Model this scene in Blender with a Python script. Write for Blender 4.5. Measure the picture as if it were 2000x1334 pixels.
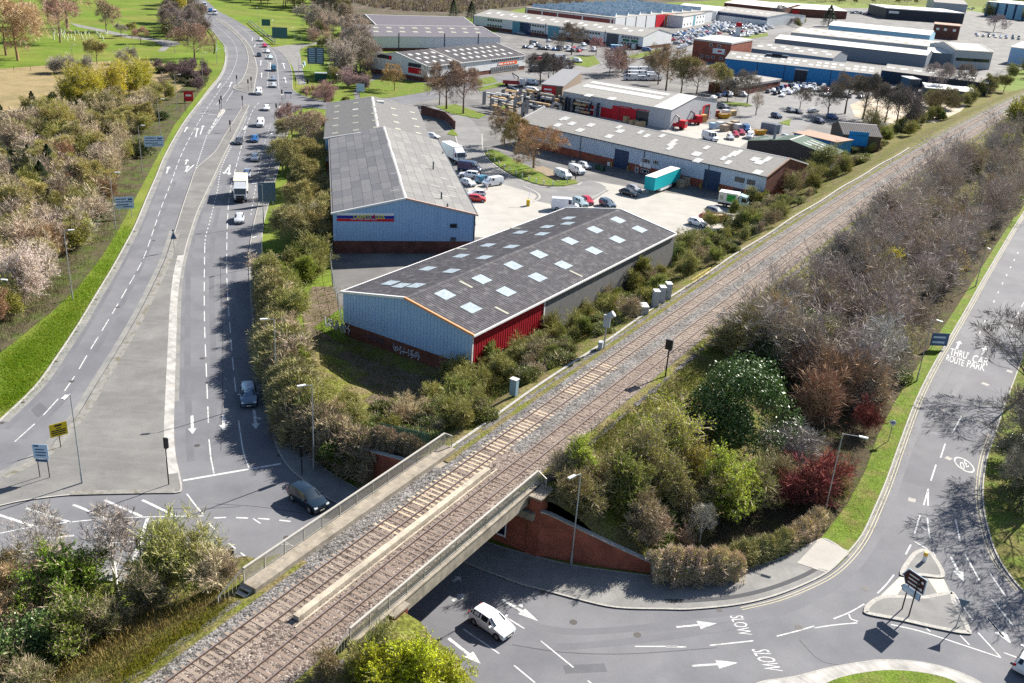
import bpy, bmesh, math, random
from math import sin, cos, pi, radians, sqrt, atan2, hypot, exp
from mathutils import Vector, Matrix, geometry
random.seed(7)
sc = bpy.context.scene
for o in list(bpy.data.objects): bpy.data.objects.remove(o)
# ---------------------------------------------------------------- camera (drone, 53 m above the road)
F, PITCH, ROLL, HC = 1857.3, 0.409359, 0.0685082, 53.0
def cam_matrix():
    up = Vector((0, sin(PITCH), cos(PITCH))); rt = Vector((1, 0, 0)); bk = Vector((0, -cos(PITCH), sin(PITCH)))
    r = cos(ROLL)*rt + sin(ROLL)*up; u = -sin(ROLL)*rt + cos(ROLL)*up
    return Matrix(((r.x, u.x, bk.x), (r.y, u.y, bk.y), (r.z, u.z, bk.z)))
CR = cam_matrix()
cd = bpy.data.cameras.new('camera'); cam = bpy.data.objects.new('camera', cd); sc.collection.objects.link(cam)
cam.matrix_world = Matrix.Translation((0, 0, HC)) @ CR.to_4x4()
cd.sensor_width = 36; cd.lens = F/2000*36; cd.clip_start = 1; cd.clip_end = 9000
sc.camera = cam
# ---------------------------------------------------------------- sky and sun
SUN_EL, SUN_AZ = radians(34), radians(45)     # azimuth measured from +Y (ahead) towards +X (right)
w = bpy.data.worlds.new('World'); sc.world = w; w.use_nodes = True
nt = w.node_tree; bg = nt.nodes['Background']
sky = nt.nodes.new('ShaderNodeTexSky'); sky.sky_type = 'NISHITA'; sky.sun_disc = False
sky.sun_elevation = SUN_EL; sky.sun_rotation = SUN_AZ; sky.altitude = 60; sky.air_density = 1.0; sky.dust_density = 0.6; sky.ozone_density = 1.5
nt.links.new(sky.outputs[0], bg.inputs[0]); bg.inputs[1].default_value = 0.058
sl = bpy.data.lights.new('sun', 'SUN'); sl.energy = 5.0; sl.angle = radians(0.5); sl.color = (1.0, 0.95, 0.86)
so = bpy.data.objects.new('sun', sl); sc.collection.objects.link(so)
so.rotation_euler = (pi/2-SUN_EL, 0, pi-SUN_AZ); so.location = (60, 60, 120)
sc.view_settings.view_transform = 'Standard'; sc.view_settings.look = 'None'
sc.view_settings.exposure = 1.4; sc.view_settings.gamma = 1; sc.view_settings.use_curve_mapping = False
sc.render.engine = 'CYCLES'
sc.cycles.use_denoising = False; sc.cycles.sampling_pattern = 'BLUE_NOISE'
sc.cycles.max_bounces = 5; sc.cycles.diffuse_bounces = 2; sc.cycles.glossy_bounces = 2; sc.cycles.transmission_bounces = 2; sc.cycles.transparent_max_bounces = 4
sc.cycles.caustics_reflective = False; sc.cycles.caustics_refractive = False
sc.cycles.sample_clamp_indirect = 4.0
# ---------------------------------------------------------------- helpers
COL = sc.collection
def G(u, v, z=0.0):
    "photo pixel -> world point on the level at height z"
    d = CR @ Vector((u-1000, 667-v, -F)); t = (z-HC)/d.z
    return Vector((d.x*t, d.y*t, z))
def HT(base, top, z=0.0):
    "height of a vertical thing from its foot and top"
    b = G(base[0], base[1], z); d = CR @ Vector((top[0]-1000, 667-top[1], -F))
    return HC + d.z*hypot(b.x, b.y)/hypot(d.x, d.y) - z
def cr(pts, n=5, closed=False):
    "Catmull-Rom through 2-D or 3-D tuples"
    P = [Vector(p) for p in pts]; out = []; N = len(P)
    for i in range(N if closed else N-1):
        if closed: a, b, c, d = P[i-1], P[i], P[(i+1) % N], P[(i+2) % N]
        else: b, c = P[i], P[i+1]; a = P[i-1] if i else b*2-c; d = P[i+2] if i+2 < N else c*2-b
        for k in range(n):
            t = k/n
            out.append(0.5*((2*b)+(c-a)*t+(2*a-5*b+4*c-d)*t*t+(3*b-a-3*c+d)*t**3))
    if not closed: out.append(P[-1])
    return out
def W(pts, z=0.0, n=5, closed=False, smooth=True):
    q = cr([(p[0], p[1]) for p in pts], n, closed) if smooth else pts
    return [G(p[0], p[1], z) for p in q]
class MB:
    def __init__(s): s.v = []; s.f = []; s.m = []
    def add(s, vs, fs, m=0):
        k = len(s.v); s.v.extend([tuple(p) for p in vs]); s.f.extend([tuple(i+k for i in f) for f in fs]); s.m.extend([m]*len(fs))
    def obox(s, c, x, y, z, m=0):
        "box: centre and three half-axis vectors"
        c, x, y, z = Vector(c), Vector(x), Vector(y), Vector(z)
        vs = [c+a*x+b*y+d*z for d in (-1, 1) for b in (-1, 1) for a in (-1, 1)]
        s.add(vs, [(0, 2, 3, 1), (4, 5, 7, 6), (0, 1, 5, 4), (2, 6, 7, 3), (0, 4, 6, 2), (1, 3, 7, 5)], m)
    def box(s, x0, x1, y0, y1, z0, z1, m=0):
        s.obox(((x0+x1)/2, (y0+y1)/2, (z0+z1)/2), ((x1-x0)/2, 0, 0), (0, (y1-y0)/2, 0), (0, 0, (z1-z0)/2), m)
    def bar(s, a, b, w, h, m=0):
        "beam from a to b of width w and height h"
        a, b = Vector(a), Vector(b); d = (b-a); L = d.length
        if L < 1e-6: return
        d /= L; up = Vector((0, 0, 1)) if abs(d.z) < .95 else Vector((1, 0, 0))
        sd = d.cross(up).normalized(); uu = sd.cross(d)
        s.obox((a+b)/2, d*L/2, sd*w/2, uu*h/2, m)
    def tube(s, a, b, r0, r1=None, n=6, m=0, cap=True):
        a, b = Vector(a), Vector(b); r1 = r0 if r1 is None else r1; d = (b-a)
        if d.length < 1e-6: return
        d.normalize(); up = Vector((0, 0, 1)) if abs(d.z) < .9 else Vector((1, 0, 0))
        x = d.cross(up).normalized(); y = d.cross(x)
        vs = [a+(x*cos(2*pi*i/n)+y*sin(2*pi*i/n))*r0 for i in range(n)]+[b+(x*cos(2*pi*i/n)+y*sin(2*pi*i/n))*r1 for i in range(n)]
        fs = [(i, i+n, (i+1) % n+n, (i+1) % n) for i in range(n)]
        if cap: fs += [tuple(range(n)), tuple(range(2*n-1, n-1, -1))]
        s.add(vs, fs, m)
    def quad(s, a, b, c, d, m=0): s.add([a, b, c, d], [(0, 1, 2, 3)], m)
    def poly(s, pts, m=0): s.add(pts, [tuple(range(len(pts)))], m)
    def tess(s, pts, m=0):
        tri = geometry.tessellate_polygon([[Vector(p) for p in pts]])
        out = []
        for t in tri:
            a, b, c = (Vector(pts[i]) for i in t)
            out.append(t if (b-a).cross(c-a).z > 0 else (t[0], t[2], t[1]))
        s.add(pts, out, m)
    def wall(s, pts, z0, z1, m=0, closed=True):
        "vertical skin along a plan outline"
        n = len(pts); k = n if closed else n-1
        vs = [(p[0], p[1], z0) for p in pts]+[(p[0], p[1], z1) for p in pts]
        s.add(vs, [(i, (i+1) % n, (i+1) % n+n, i+n) for i in range(k)], m)
    def mesh(s, name, mats, smooth=None):
        me = bpy.data.meshes.new(name); me.from_pydata(s.v, [], s.f)
        for mt in (mats if isinstance(mats, (list, tuple)) else [mats]): me.materials.append(mt)
        if any(s.m): me.polygons.foreach_set('material_index', s.m)
        if smooth is not None:
            me.polygons.foreach_set('use_smooth', [True]*len(s.f))
            if smooth < 180: me.set_sharp_from_angle(angle=radians(smooth))
        me.update(); return me
    def obj(s, name, mats, parent=None, smooth=None, **k): return add(name, s.mesh(name, mats, smooth), parent, **k)
def add(name, data, parent=None, loc=None, rz=None, label=None, cat=None, group=None, kind=None, color=None):
    o = bpy.data.objects.new(name, data); COL.objects.link(o)
    if parent is not None: o.parent = parent
    if loc is not None: o.location = loc
    if rz is not None: o.rotation_euler = (0, 0, rz)
    if label: o['label'] = label
    if cat: o['category'] = cat
    if group: o['group'] = group
    if kind: o['kind'] = kind
    if color: o.color = (*color, 1)
    return o
def empty(name, loc, rz=0, **k): return add(name, None, None, loc, rz, **k)
def tree_copy(o, parent=None):
    c = o.copy(); COL.objects.link(c); c.parent = parent
    for ch in o.children: tree_copy(ch, c)
    return c
# ---------------------------------------------------------------- materials (node based)
MT = {}
def mat(name, col, rough=.85, var=.12, scale=.6, col2=None, mix=(.4, .6), fine=0, fscale=25, bump=0, bscale=20, metal=0, spec=.25, objcol=False, wave=None, streak=None, coat=0, emit=None):
    """Principled with object/world-position noise. col2: second real colour in patches. fine: small-scale value grain.
    wave=(axis,scale,depth): ribbed relief. streak=(col,amount,scale vector): weathering streaks."""
    if name in MT: return MT[name]
    m = bpy.data.materials.new(name); m.use_nodes = True; t = m.node_tree; N = t.nodes; L = t.links
    b = N['Principled BSDF']; b.inputs['Roughness'].default_value = rough; b.inputs['Metallic'].default_value = metal
    b.inputs['Specular IOR Level'].default_value = spec; b.inputs['Coat Weight'].default_value = coat
    geo = N.new('ShaderNodeNewGeometry'); P = geo.outputs['Position']
    def noise(sc_, det=3, vec=None, rgh=.6):
        n = N.new('ShaderNodeTexNoise'); n.inputs['Scale'].default_value = sc_; n.inputs['Detail'].default_value = det; n.inputs['Roughness'].default_value = rgh
        L.new(vec or P, n.inputs['Vector']); return n.outputs['Fac']
    def ramp(fac, a, c):
        r = N.new('ShaderNodeMapRange'); r.inputs[1].default_value = a; r.inputs[2].default_value = c; L.new(fac, r.inputs[0]); return r.outputs[0]
    def mixc(fac, a, c, mode='MIX'):
        x = N.new('ShaderNodeMix'); x.data_type = 'RGBA'; x.blend_type = mode
        for sock, val in ((x.inputs[0], fac), (x.inputs[6], a), (x.inputs[7], c)):
            if hasattr(val, 'type') and hasattr(val, 'is_linked'): L.new(val, sock)
            elif isinstance(val, (int, float)): sock.default_value = val
            else: sock.default_value = (*val[:3], 1)
        return x.outputs[2]
    if objcol:
        oi = N.new('ShaderNodeObjectInfo'); c = oi.outputs['Color']
    else:
        rgb = N.new('ShaderNodeRGB'); rgb.outputs[0].default_value = (*col, 1); c = rgb.outputs[0]
    if col2: c = mixc(ramp(noise(scale, 4), mix[0], mix[1]), c, col2)
    if var:
        r = N.new('ShaderNodeMapRange'); r.inputs[1].default_value = .25; r.inputs[2].default_value = .75; r.inputs[3].default_value = 1-var; r.inputs[4].default_value = 1+var
        L.new(noise(scale*2.3, 5), r.inputs[0]); c = mixc(1.0, c, r.outputs[0], 'MULTIPLY')
    if fine:
        r = N.new('ShaderNodeMapRange'); r.inputs[1].default_value = .3; r.inputs[2].default_value = .7; r.inputs[3].default_value = 1-fine; r.inputs[4].default_value = 1+fine
        L.new(noise(fscale, 2), r.inputs[0]); c = mixc(1.0, c, r.outputs[0], 'MULTIPLY')
    if streak:
        mp = N.new('ShaderNodeMapping'); mp.inputs['Scale'].default_value = streak[2]; L.new(P, mp.inputs['Vector'])
        f = ramp(noise(1.0, 4, mp.outputs[0]), .5, .75); mm = N.new('ShaderNodeMath'); mm.operation = 'MULTIPLY'; mm.inputs[1].default_value = streak[1]
        L.new(f, mm.inputs[0]); c = mixc(mm.outputs[0], c, streak[0])
    L.new(c, b.inputs['Base Color'])
    if bump or wave:
        bp = N.new('ShaderNodeBump'); bp.inputs['Strength'].default_value = 1.0
        if wave:
            wv = N.new('ShaderNodeTexWave'); wv.bands_direction = 'X'; wv.inputs['Scale'].default_value = wave[1]; wv.wave_profile = 'SIN'
            tc = N.new('ShaderNodeTexCoord'); mp = N.new('ShaderNodeMapping')
            if wave[0] == 'Y': mp.inputs['Rotation'].default_value = (0, 0, pi/2)
            L.new(tc.outputs['Object'], mp.inputs['Vector']); L.new(mp.outputs[0], wv.inputs['Vector']); L.new(wv.outputs['Fac'], bp.inputs['Height']); bp.inputs['Distance'].default_value = wave[2]
        else:
            bp.inputs['Distance'].default_value = bump; L.new(noise(bscale, 3), bp.inputs['Height'])
        L.new(bp.outputs[0], b.inputs['Normal'])
    if emit: b.inputs['Emission Color'].default_value = (*emit[0], 1); b.inputs['Emission Strength'].default_value = emit[1]
    MT[name] = m; return m
def brickmat(name, c1, c2, mortar, bw=.225, bh=.075):
    if name in MT: return MT[name]
    m = bpy.data.materials.new(name); m.use_nodes = True; t = m.node_tree; N = t.nodes; L = t.links; b = N['Principled BSDF']
    b.inputs['Roughness'].default_value = .9; b.inputs['Specular IOR Level'].default_value = .15
    geo = N.new('ShaderNodeNewGeometry'); sp = N.new('ShaderNodeSeparateXYZ'); L.new(geo.outputs['Position'], sp.inputs[0])
    ad = N.new('ShaderNodeMath'); ad.operation = 'ADD'; L.new(sp.outputs[0], ad.inputs[0]); L.new(sp.outputs[1], ad.inputs[1])
    cb = N.new('ShaderNodeCombineXYZ'); L.new(ad.outputs[0], cb.inputs[0]); L.new(sp.outputs[2], cb.inputs[1])
    k = N.new('ShaderNodeTexBrick'); k.inputs['Color1'].default_value = (*c1, 1); k.inputs['Color2'].default_value = (*c2, 1); k.inputs['Mortar'].default_value = (*mortar, 1)
    k.inputs['Scale'].default_value = 1; k.inputs['Brick Width'].default_value = bw; k.inputs['Row Height'].default_value = bh; k.inputs['Mortar Size'].default_value = .008
    L.new(cb.outputs[0], k.inputs['Vector'])
    n = N.new('ShaderNodeTexNoise'); n.inputs['Scale'].default_value = .7; n.inputs['Detail'].default_value = 5; L.new(geo.outputs['Position'], n.inputs['Vector'])
    r = N.new('ShaderNodeMapRange'); r.inputs[1].default_value = .3; r.inputs[2].default_value = .7; r.inputs[3].default_value = .7; r.inputs[4].default_value = 1.25; L.new(n.outputs[0], r.inputs[0])
    x = N.new('ShaderNodeMix'); x.data_type = 'RGBA'; x.blend_type = 'MULTIPLY'; x.inputs[0].default_value = 1; L.new(k.outputs[0], x.inputs[6]); L.new(r.outputs[0], x.inputs[7])
    L.new(x.outputs[2], b.inputs['Base Color']); MT[name] = m; return m
# ================================================================ the ground, roads, pavements
M_grass = mat('grass', (.105, .155, .020), .95, .28, .3, col2=(.165, .150, .050), mix=(.47, .68), fine=.35, fscale=6, bump=.08, bscale=5, spec=.1)
M_park = mat('park_grass', (.105, .160, .018), .95, .25, .035, col2=(.155, .165, .034), mix=(.42, .66), fine=.22, fscale=3, bump=.05, bscale=3, spec=.1)
M_rough = mat('rough_grass', (.135, .125, .045), .95, .25, .5, col2=(.115, .150, .030), mix=(.42, .58), fine=.4, fscale=5, bump=.1, bscale=4, spec=.05)
M_litter = mat('leaf_litter', (.075, .060, .038), .95, .3, .5, col2=(.070, .085, .025), mix=(.5, .68), fine=.4, fscale=6, bump=.1, bscale=5, spec=.05)
M_field = mat('dry_field', (.265, .205, .110), .95, .15, .12, col2=(.200, .165, .085), mix=(.45, .65), fine=.25, fscale=2, spec=.05)
M_heath = mat('heath', (.120, .095, .075), .95, .3, .06, col2=(.085, .080, .050), mix=(.4, .6), fine=.4, fscale=.8, spec=.05)
M_dirt = mat('dirt', (.165, .125, .095), .95, .25, .8, col2=(.110, .105, .050), mix=(.5, .65), fine=.35, fscale=8, bump=.06, bscale=6, spec=.05)
M_asph = mat('asphalt', (.128, .128, .140), .88, .13, .09, col2=(.158, .157, .166), mix=(.4, .6), fine=.13, fscale=18, spec=.2)
M_asph2 = mat('asphalt_worn', (.165, .162, .165), .88, .12, .15, col2=(.195, .19, .185), mix=(.4, .6), fine=.16, fscale=16, spec=.2)
M_yard = mat('yard_tarmac', (.125, .120, .118), .9, .18, .10, col2=(.185, .175, .165), mix=(.45, .62), fine=.15, fscale=10, spec=.2)
M_conc = mat('yard_concrete', (.345, .325, .295), .9, .12, .12, col2=(.31, .295, .27), mix=(.5, .72), fine=.07, fscale=8, spec=.2)
M_pave = mat('footway', (.185, .18, .175), .9, .14, .3, col2=(.22, .215, .205), mix=(.45, .65), fine=.16, fscale=14, spec=.15)
M_refuge = mat('refuge_tarmac', (.150, .146, .140), .9, .14, .16, col2=(.180, .175, .168), mix=(.45, .62), fine=.16, fscale=12, spec=.15, streak=((.21, .205, .195), .5, (.12, .9, 1)))
M_kerb = mat('kerb_stone', (.34, .325, .30), .9, .2, 1.2, fine=.2, fscale=10, spec=.15)
M_sett = brickmat('setts', (.40, .385, .36), (.33, .315, .295), (.12, .115, .11), .3, .3)
M_white = mat('road_paint_white', (.50, .50, .49), .8, .2, 1.2, col2=(.24, .24, .24), mix=(.52, .72), fine=.2, fscale=9, spec=.2)
M_yellow = mat('road_paint_yellow', (.46, .41, .27), .8, .15, 1.5, spec=.2)
M_patch = mat('tarmac_patch', (.062, .062, .068), .9, .1, .4, fine=.12, fscale=14)

def sheet(name, pts, z, m, smooth=True, kind='structure', n=4, parent=None, wpts=None):
    p = wpts or W(pts, 0.0, n, True, smooth)
    mb = MB(); mb.tess([(q.x, q.y, z) for q in p]); return mb.obj(name, m, parent, kind=kind if parent is None else None)
gm = MB(); gm.quad((-3500, -300, 0), (3500, -300, 0), (3500, 5200, 0), (-3500, 5200, 0))
GROUND = gm.obj('ground', M_park, kind='structure'); GROUND.location.z = -.03

# --- left outline and right outline of the dual carriageway, as seen from the foot of the hill upwards
LE = [(-40, 862), (0, 823), (69, 757), (114, 695), (155, 633), (186, 581), (221, 523), (248, 474), (265, 441), (287, 388), (305, 347), (320, 310), (341, 270), (364, 233), (388, 202), (408, 175), (427, 152), (437, 132), (441, 111), (439, 91), (428, 76), (417, 62), (404, 48), (392, 32), (381, 14), (374, 0), (366, -16), (358, -30)]
RE = [(372, -30), (383, -16), (396, -4), (410, 7), (422, 18), (438, 28), (462, 41), (486, 56), (509, 74), (528, 92), (547, 101), (560, 115), (567, 132), (570, 148), (570, 169), (574, 178), (590, 187), (612, 193), (640, 199), (668, 202), (760, 190), (860, 170), (935, 155), (1000, 143)]
# side road lower edge back to the junction and down to the bridge
RD = [(1010, 152), (950, 168), (890, 183), (830, 197), (770, 208), (700, 215), (640, 214), (600, 210), (575, 218), (560, 228), (553, 240), (543, 266), (533, 300), (520, 344), (503, 405), (494, 442), (487, 490), (487, 543), (490, 599), (497, 661), (507, 726), (514, 771), (528, 830), (541, 878), (565, 917), (599, 945), (633, 972), (700, 1005)]
asph = W(LE, 0, 4) + W(RE, 0, 3) + W(RD, 0, 4) + [G(760, 1060), G(840, 1060), G(884, 1087)]
KR = [(884, 1087), (909, 1102), (970, 1126), (1019, 1144), (1073, 1158), (1133, 1174), (1204, 1189), (1300, 1192), (1353, 1192), (1442, 1183), (1513, 1166), (1577, 1141), (1620, 1118), (1655, 1087), (1684, 1048), (1709, 995), (1733, 938), (1759, 865), (1787, 790), (1818, 725), (1856, 659), (1891, 599), (1916, 554), (1947, 501), (1972, 459), (1996, 421), (2030, 372), (2080, 300), (2130, 235)]
KR2 = [(2190, 255), (2120, 400), (2060, 540), (2020, 640), (1996, 697), (1979, 743), (1958, 799), (1941, 851), (1926, 895), (1918, 949), (1920, 995), (1929, 1038), (1943, 1080), (1964, 1116), (1996, 1155), (2040, 1195), (2110, 1240)]
asph += W(KR, 0, 4) + W(KR2, 0, 4) + [G(2180, 1500), G(1500, 1500), G(950, 1400), G(778, 1237), G(740, 1215), G(620, 1190), G(476, 1121), G(408, 1119), G(272, 1116), G(190, 1112), G(60, 1105), G(-120, 1110), G(-300, 1040), G(-150, 960)]
road = MB(); road.tess([(q.x, q.y, .02) for q in asph]); ROAD = road.obj('road', M_asph, kind='structure')

def offset(pts, d, closed=True):
    out = []; n = len(pts)
    for i in range(n):
        a = pts[i-1] if (i or closed) else pts[i]; b = pts[(i+1) % n] if (i < n-1 or closed) else pts[i]
        t = Vector((b.x-a.x, b.y-a.y)); t = t.normalized() if t.length > 1e-6 else Vector((1, 0))
        out.append(Vector((pts[i].x-t.y*d, pts[i].y+t.x*d, 0)))
    return out
def area(p): return sum(p[i-1].x*p[i].y-p[i].x*p[i-1].y for i in range(len(p)))/2
def kerb_strip(name, pts, wd, h, parent, m=None, closed=True):
    "upstand kerb: inner side to the left of the walking direction"
    mb = MB(); q = offset(pts, wd, closed); n = len(pts)
    for i in range(n if closed else n-1):
        j = (i+1) % n
        a, b, c, d = pts[i], pts[j], q[j], q[i]
        mb.quad((a.x, a.y, h), (b.x, b.y, h), (c.x, c.y, h), (d.x, d.y, h))
        mb.quad((a.x, a.y, 0), (b.x, b.y, 0), (b.x, b.y, h), (a.x, a.y, h))
    return mb.obj(name, m or M_kerb, parent)
def slab(name, pts, h, m, kerb=.16, n=4, smooth=True, wpts=None, km=None):
    p = wpts or W(pts, 0, n, True, smooth)
    if area(p) < 0: p.reverse()
    mb = MB(); mb.tess([(q.x, q.y, h) for q in p]); mb.wall(p, 0, h)
    o = mb.obj(name, m, kind='structure')
    if kerb: kerb_strip('kerb', p, kerb, h+.006, o, km)
    return o
# paved refuge between the carriageways (wide end at the junction)
REFL = [(472, 209), (469, 216), (452, 243), (435, 270), (422, 293), (405, 310), (388, 324), (379, 337), (371, 361), (358, 398), (342, 449), (324, 505), (310, 536), (291, 576), (269, 619), (241, 668), (214, 712), (186, 757), (155, 809), (120, 848), (86, 885), (0, 931), (-70, 965)]
REFR = [(-60, 1003), (0, 990), (51, 979), (136, 969), (204, 967), (306, 965), (345, 964), (356, 957), (352, 930), (344, 895), (340, 847), (341, 785), (343, 716), (345, 647), (347, 592), (353, 536), (365, 481), (376, 445), (386, 415), (403, 378), (418, 347), (435, 310), (450, 280), (469, 243), (482, 216), (487, 207), (481, 204)]
refuge = slab('central_refuge', None, .12, M_refuge, .18, wpts=W(REFL, 0, 4)+W(REFR, 0, 4))
# pale sett border inside the refuge kerb on the right-hand side and along the left
def ribbon(name, px, w0, z, m, parent, n=4, side=1):
    p = W(px, 0, n); q = offset(p, w0*side, False); mb = MB()
    for i in range(len(p)-1): mb.add([(p[i].x, p[i].y, z), (p[i+1].x, p[i+1].y, z), (q[i+1].x, q[i+1].y, z), (q[i].x, q[i].y, z)], [(0, 1, 2, 3) if side > 0 else (3, 2, 1, 0)])
    return mb.obj(name, m, parent)
ribbon('sett_border', [(351, 925), (344, 895), (340, 847), (341, 785), (343, 716), (345, 647), (347, 592), (352, 540), (360, 500)], 1.05, .130, M_sett, refuge, side=1)
M_worn = mat('worn_kerb_edge', (.21, .20, .185), .9, .2, .8, col2=(.13, .12, .085), mix=(.5, .65), fine=.25, fscale=8)
ribbon('worn_border', [(340, 455), (324, 505), (310, 536), (291, 576), (269, 619), (241, 668), (214, 712), (186, 757), (155, 809), (120, 848), (86, 885), (0, 931)], 1.0, .129, M_worn, refuge, side=1)
ribbon('worn_border', [(136, 969), (204, 967), (306, 965), (340, 964)], .7, .131, M_worn, refuge, side=1)
upper = slab('central_reservation', [(455, 172), (472, 179), (489, 183), (496, 180), (499, 162), (503, 138), (499, 115), (491, 94), (479, 78), (462, 61), (445, 47), (428, 37), (422, 39), (439, 51), (455, 64), (472, 81), (482, 101), (484, 121), (479, 142), (469, 160)], .12, M_refuge, .25)
slab('signal_refuge', [(427, 221), (432, 214), (438, 214), (438, 219), (430, 226), (424, 230)], .12, M_kerb, 0)
slab('signal_refuge', [(537, 232), (540, 220), (546, 208), (556, 204), (564, 208), (566, 220), (560, 232), (548, 235)], .12, M_refuge, .3)
# footway on the right of the southbound carriageway, running on under the bridge
FW = [(553, 236), (543, 266), (533, 300), (520, 344), (503, 405), (494, 442), (487, 490), (487, 543), (490, 599), (497, 661), (507, 726), (514, 771), (528, 830), (541, 878), (565, 917), (599, 945), (633, 972), (700, 1005), (760, 1034)]
FWB = [(800, 1010), (740, 978), (680, 945), (640, 920), (612, 895), (592, 860), (575, 810), (560, 760), (545, 700), (534, 640), (528, 590), (520, 540), (512, 490), (515, 442), (524, 405), (541, 344), (552, 300), (561, 266), (570, 240)]
fw = slab('footway', None, .12, M_pave, .16, wpts=W(FW, 0, 4)+W(FWB, 0, 4))
# footway on the far right side of the bridge, round the corner
FR = [(830, 1058)] + KR[:15]
FRB = [(1658, 1084), (1630, 1062), (1600, 1054), (1540, 1085), (1470, 1108), (1420, 1122), (1330, 1135), (1290, 1128), (1204, 1117), (1115, 1104), (1030, 1083), (980, 1069), (930, 1053), (850, 1030)]
FR = [(830, 1062), (884, 1087), (909, 1102), (970, 1126), (1019, 1144), (1073, 1158), (1133, 1174), (1204, 1189), (1300, 1192), (1353, 1192), (1442, 1183), (1513, 1166), (1577, 1141), (1620, 1118), (1650, 1090)]
fr = slab('footway', None, .12, M_pave, .18, wpts=W(FR, 0, 4)+W(FRB, 0, 4))
sheet('concrete_crossover', [(1556, 1102), (1600, 1055), (1656, 1080), (1640, 1100), (1618, 1117)], .136, M_conc, False, parent=fr)
ribbon('edging', [(1556, 1102), (1612, 1120)], .25, .14, M_kerb, fr, 1); ribbon('edging', [(1600, 1055), (1656, 1081)], .25, .14, M_kerb, fr, 1)
ribbon('tarmac_patch', [(1300, 1179), (1360, 1178), (1440, 1170), (1510, 1153), (1570, 1130), (1598, 1115)], .45, .138, M_patch, fr)
# right road: kerb on the verge and a kerbed verge opposite
kerb_strip('kerb', W([(1650, 1090), (1684, 1048), (1709, 995), (1733, 938), (1759, 865), (1787, 790), (1818, 725), (1856, 659), (1891, 599), (1916, 554), (1947, 501), (1972, 459), (1996, 421), (2030, 372)], 0, 4), .16, .12, ROAD, closed=False)
kerb_strip('kerb', W(KR2[4:], 0, 4), .16, .12, ROAD, closed=False)
kerb_strip('kerb', list(reversed(W(LE[:26], 0, 4))), -.2, .10, ROAD, closed=False)
kerb_strip('kerb', W(RE[5:20], 0, 4), .2, .10, ROAD, closed=False)
vr = MB(); vr.tess([(q.x, q.y, .09) for q in (W(KR2[2:], 0, 4)+[G(2300, 1240), G(2500, 900), G(2300, 500)])]); vr.obj('right_verge', M_rough, kind='structure')
# roundabout bottom right: sett over-run and grass
RB = [(1440, 1360), (1481, 1333), (1549, 1322), (1620, 1304), (1691, 1292), (1726, 1289), (1797, 1293), (1868, 1311), (1925, 1340), (1960, 1380)]
rb = slab('roundabout_overrun', None, .07, M_sett, .12, wpts=W(RB, 0, 4)+[G(1900, 1600), G(1450, 1600)])
rg = slab('roundabout_grass', None, .2, M_grass, .1, wpts=W([(1560, 1360), (1616, 1334), (1655, 1321), (1726, 1311), (1797, 1315), (1860, 1331), (1900, 1360)], 0, 4)+[G(1850, 1600), G(1500, 1600)])
# splitter island with dropped crossing
isl = slab('splitter_island', [(1687, 1191), (1694, 1202), (1762, 1215), (1833, 1231), (1886, 1240), (1896, 1233), (1868, 1180), (1858, 1157), (1800, 1166), (1740, 1164), (1713, 1168), (1694, 1180)], .14, M_pave, .42, n=5)
isl2 = slab('splitter_island', [(1757, 1124), (1800, 1127), (1845, 1128), (1826, 1088), (1809, 1075), (1792, 1076), (1776, 1088)], .14, M_pave, .42, n=5)
mb = MB(); mb.tess([(q.x, q.y, .05) for q in [G(1757, 1127), G(1843, 1131), G(1860, 1160), G(1800, 1168), G(1716, 1167)]]); cross = mb.obj('island_crossing', M_pave, kind='structure')
M_tact = mat('tactile_paving', (.52, .46, .36), .9, .08, .8, fine=.1, fscale=12)
for q in ([(1757, 1128), (1775, 1130), (1746, 1171), (1718, 1166)], [(1812, 1131), (1843, 1132), (1868, 1190), (1848, 1186)]):
    sheet('tactile_paving', q, .056, M_tact, False, parent=cross)
# the bottom left pavement under the trees
slab('footway', [(476, 1121), (408, 1119), (272, 1116), (190, 1112), (60, 1105), (-120, 1110), (-120, 1130), (60, 1125), (190, 1135), (272, 1140), (408, 1142), (470, 1142)], .12, M_pave, .16, smooth=False)

# --- industrial estate ground
EST = [(655, 470), (646, 520), (650, 560), (668, 600), (690, 650), (900, 740), (1120, 610), (1320, 475), (1420, 430), (1500, 382), (1560, 345), (1640, 300), (1740, 240), (1880, 190), (1960, 150), (2090, 95), (2060, 45), (1900, 22), (1700, 16), (1500, 14), (1300, 16), (1100, 22), (1010, 45), (930, 80), (720, 130), (690, 180), (700, 215), (770, 208), (640, 280), (636, 400)]
mb = MB(); mb.tess([(q.x, q.y, 0) for q in [G(*p) for p in EST]]); YARD = mb.obj('estate_yard', M_yard, kind='structure')
def esheet(name, pts, z, m, smooth=False, n=4): return sheet(name, pts, z, m, smooth, n=n)
esheet('concrete_yard', [(905, 335), (955, 352), (1000, 363), (1042, 372), (1050, 381), (1043, 391), (1130, 402), (1190, 372), (1125, 360), (1150, 352), (1270, 372), (1470, 400), (1500, 385), (1430, 440), (1335, 470), (1300, 480), (900, 462), (930, 440)], .012, M_conc)
esheet('concrete_yard', [(1100, 215), (1400, 245), (1430, 258), (1480, 262), (1445, 288), (1400, 282), (1340, 270), (1240, 250), (1100, 225)], .010, M_conc)
estroad = [(838, 212), (880, 212), (915, 230), (934, 250), (942, 275), (945, 300), (970, 325), (1010, 350), (1060, 364), (1120, 365), (1150, 352), (1185, 371), (1130, 402), (1050, 393), (1046, 380), (1000, 365), (945, 350), (905, 335), (893, 300), (892, 275), (880, 250), (860, 232)]
ER = sheet('estate_road', estroad, .018, M_asph2, True)
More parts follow.
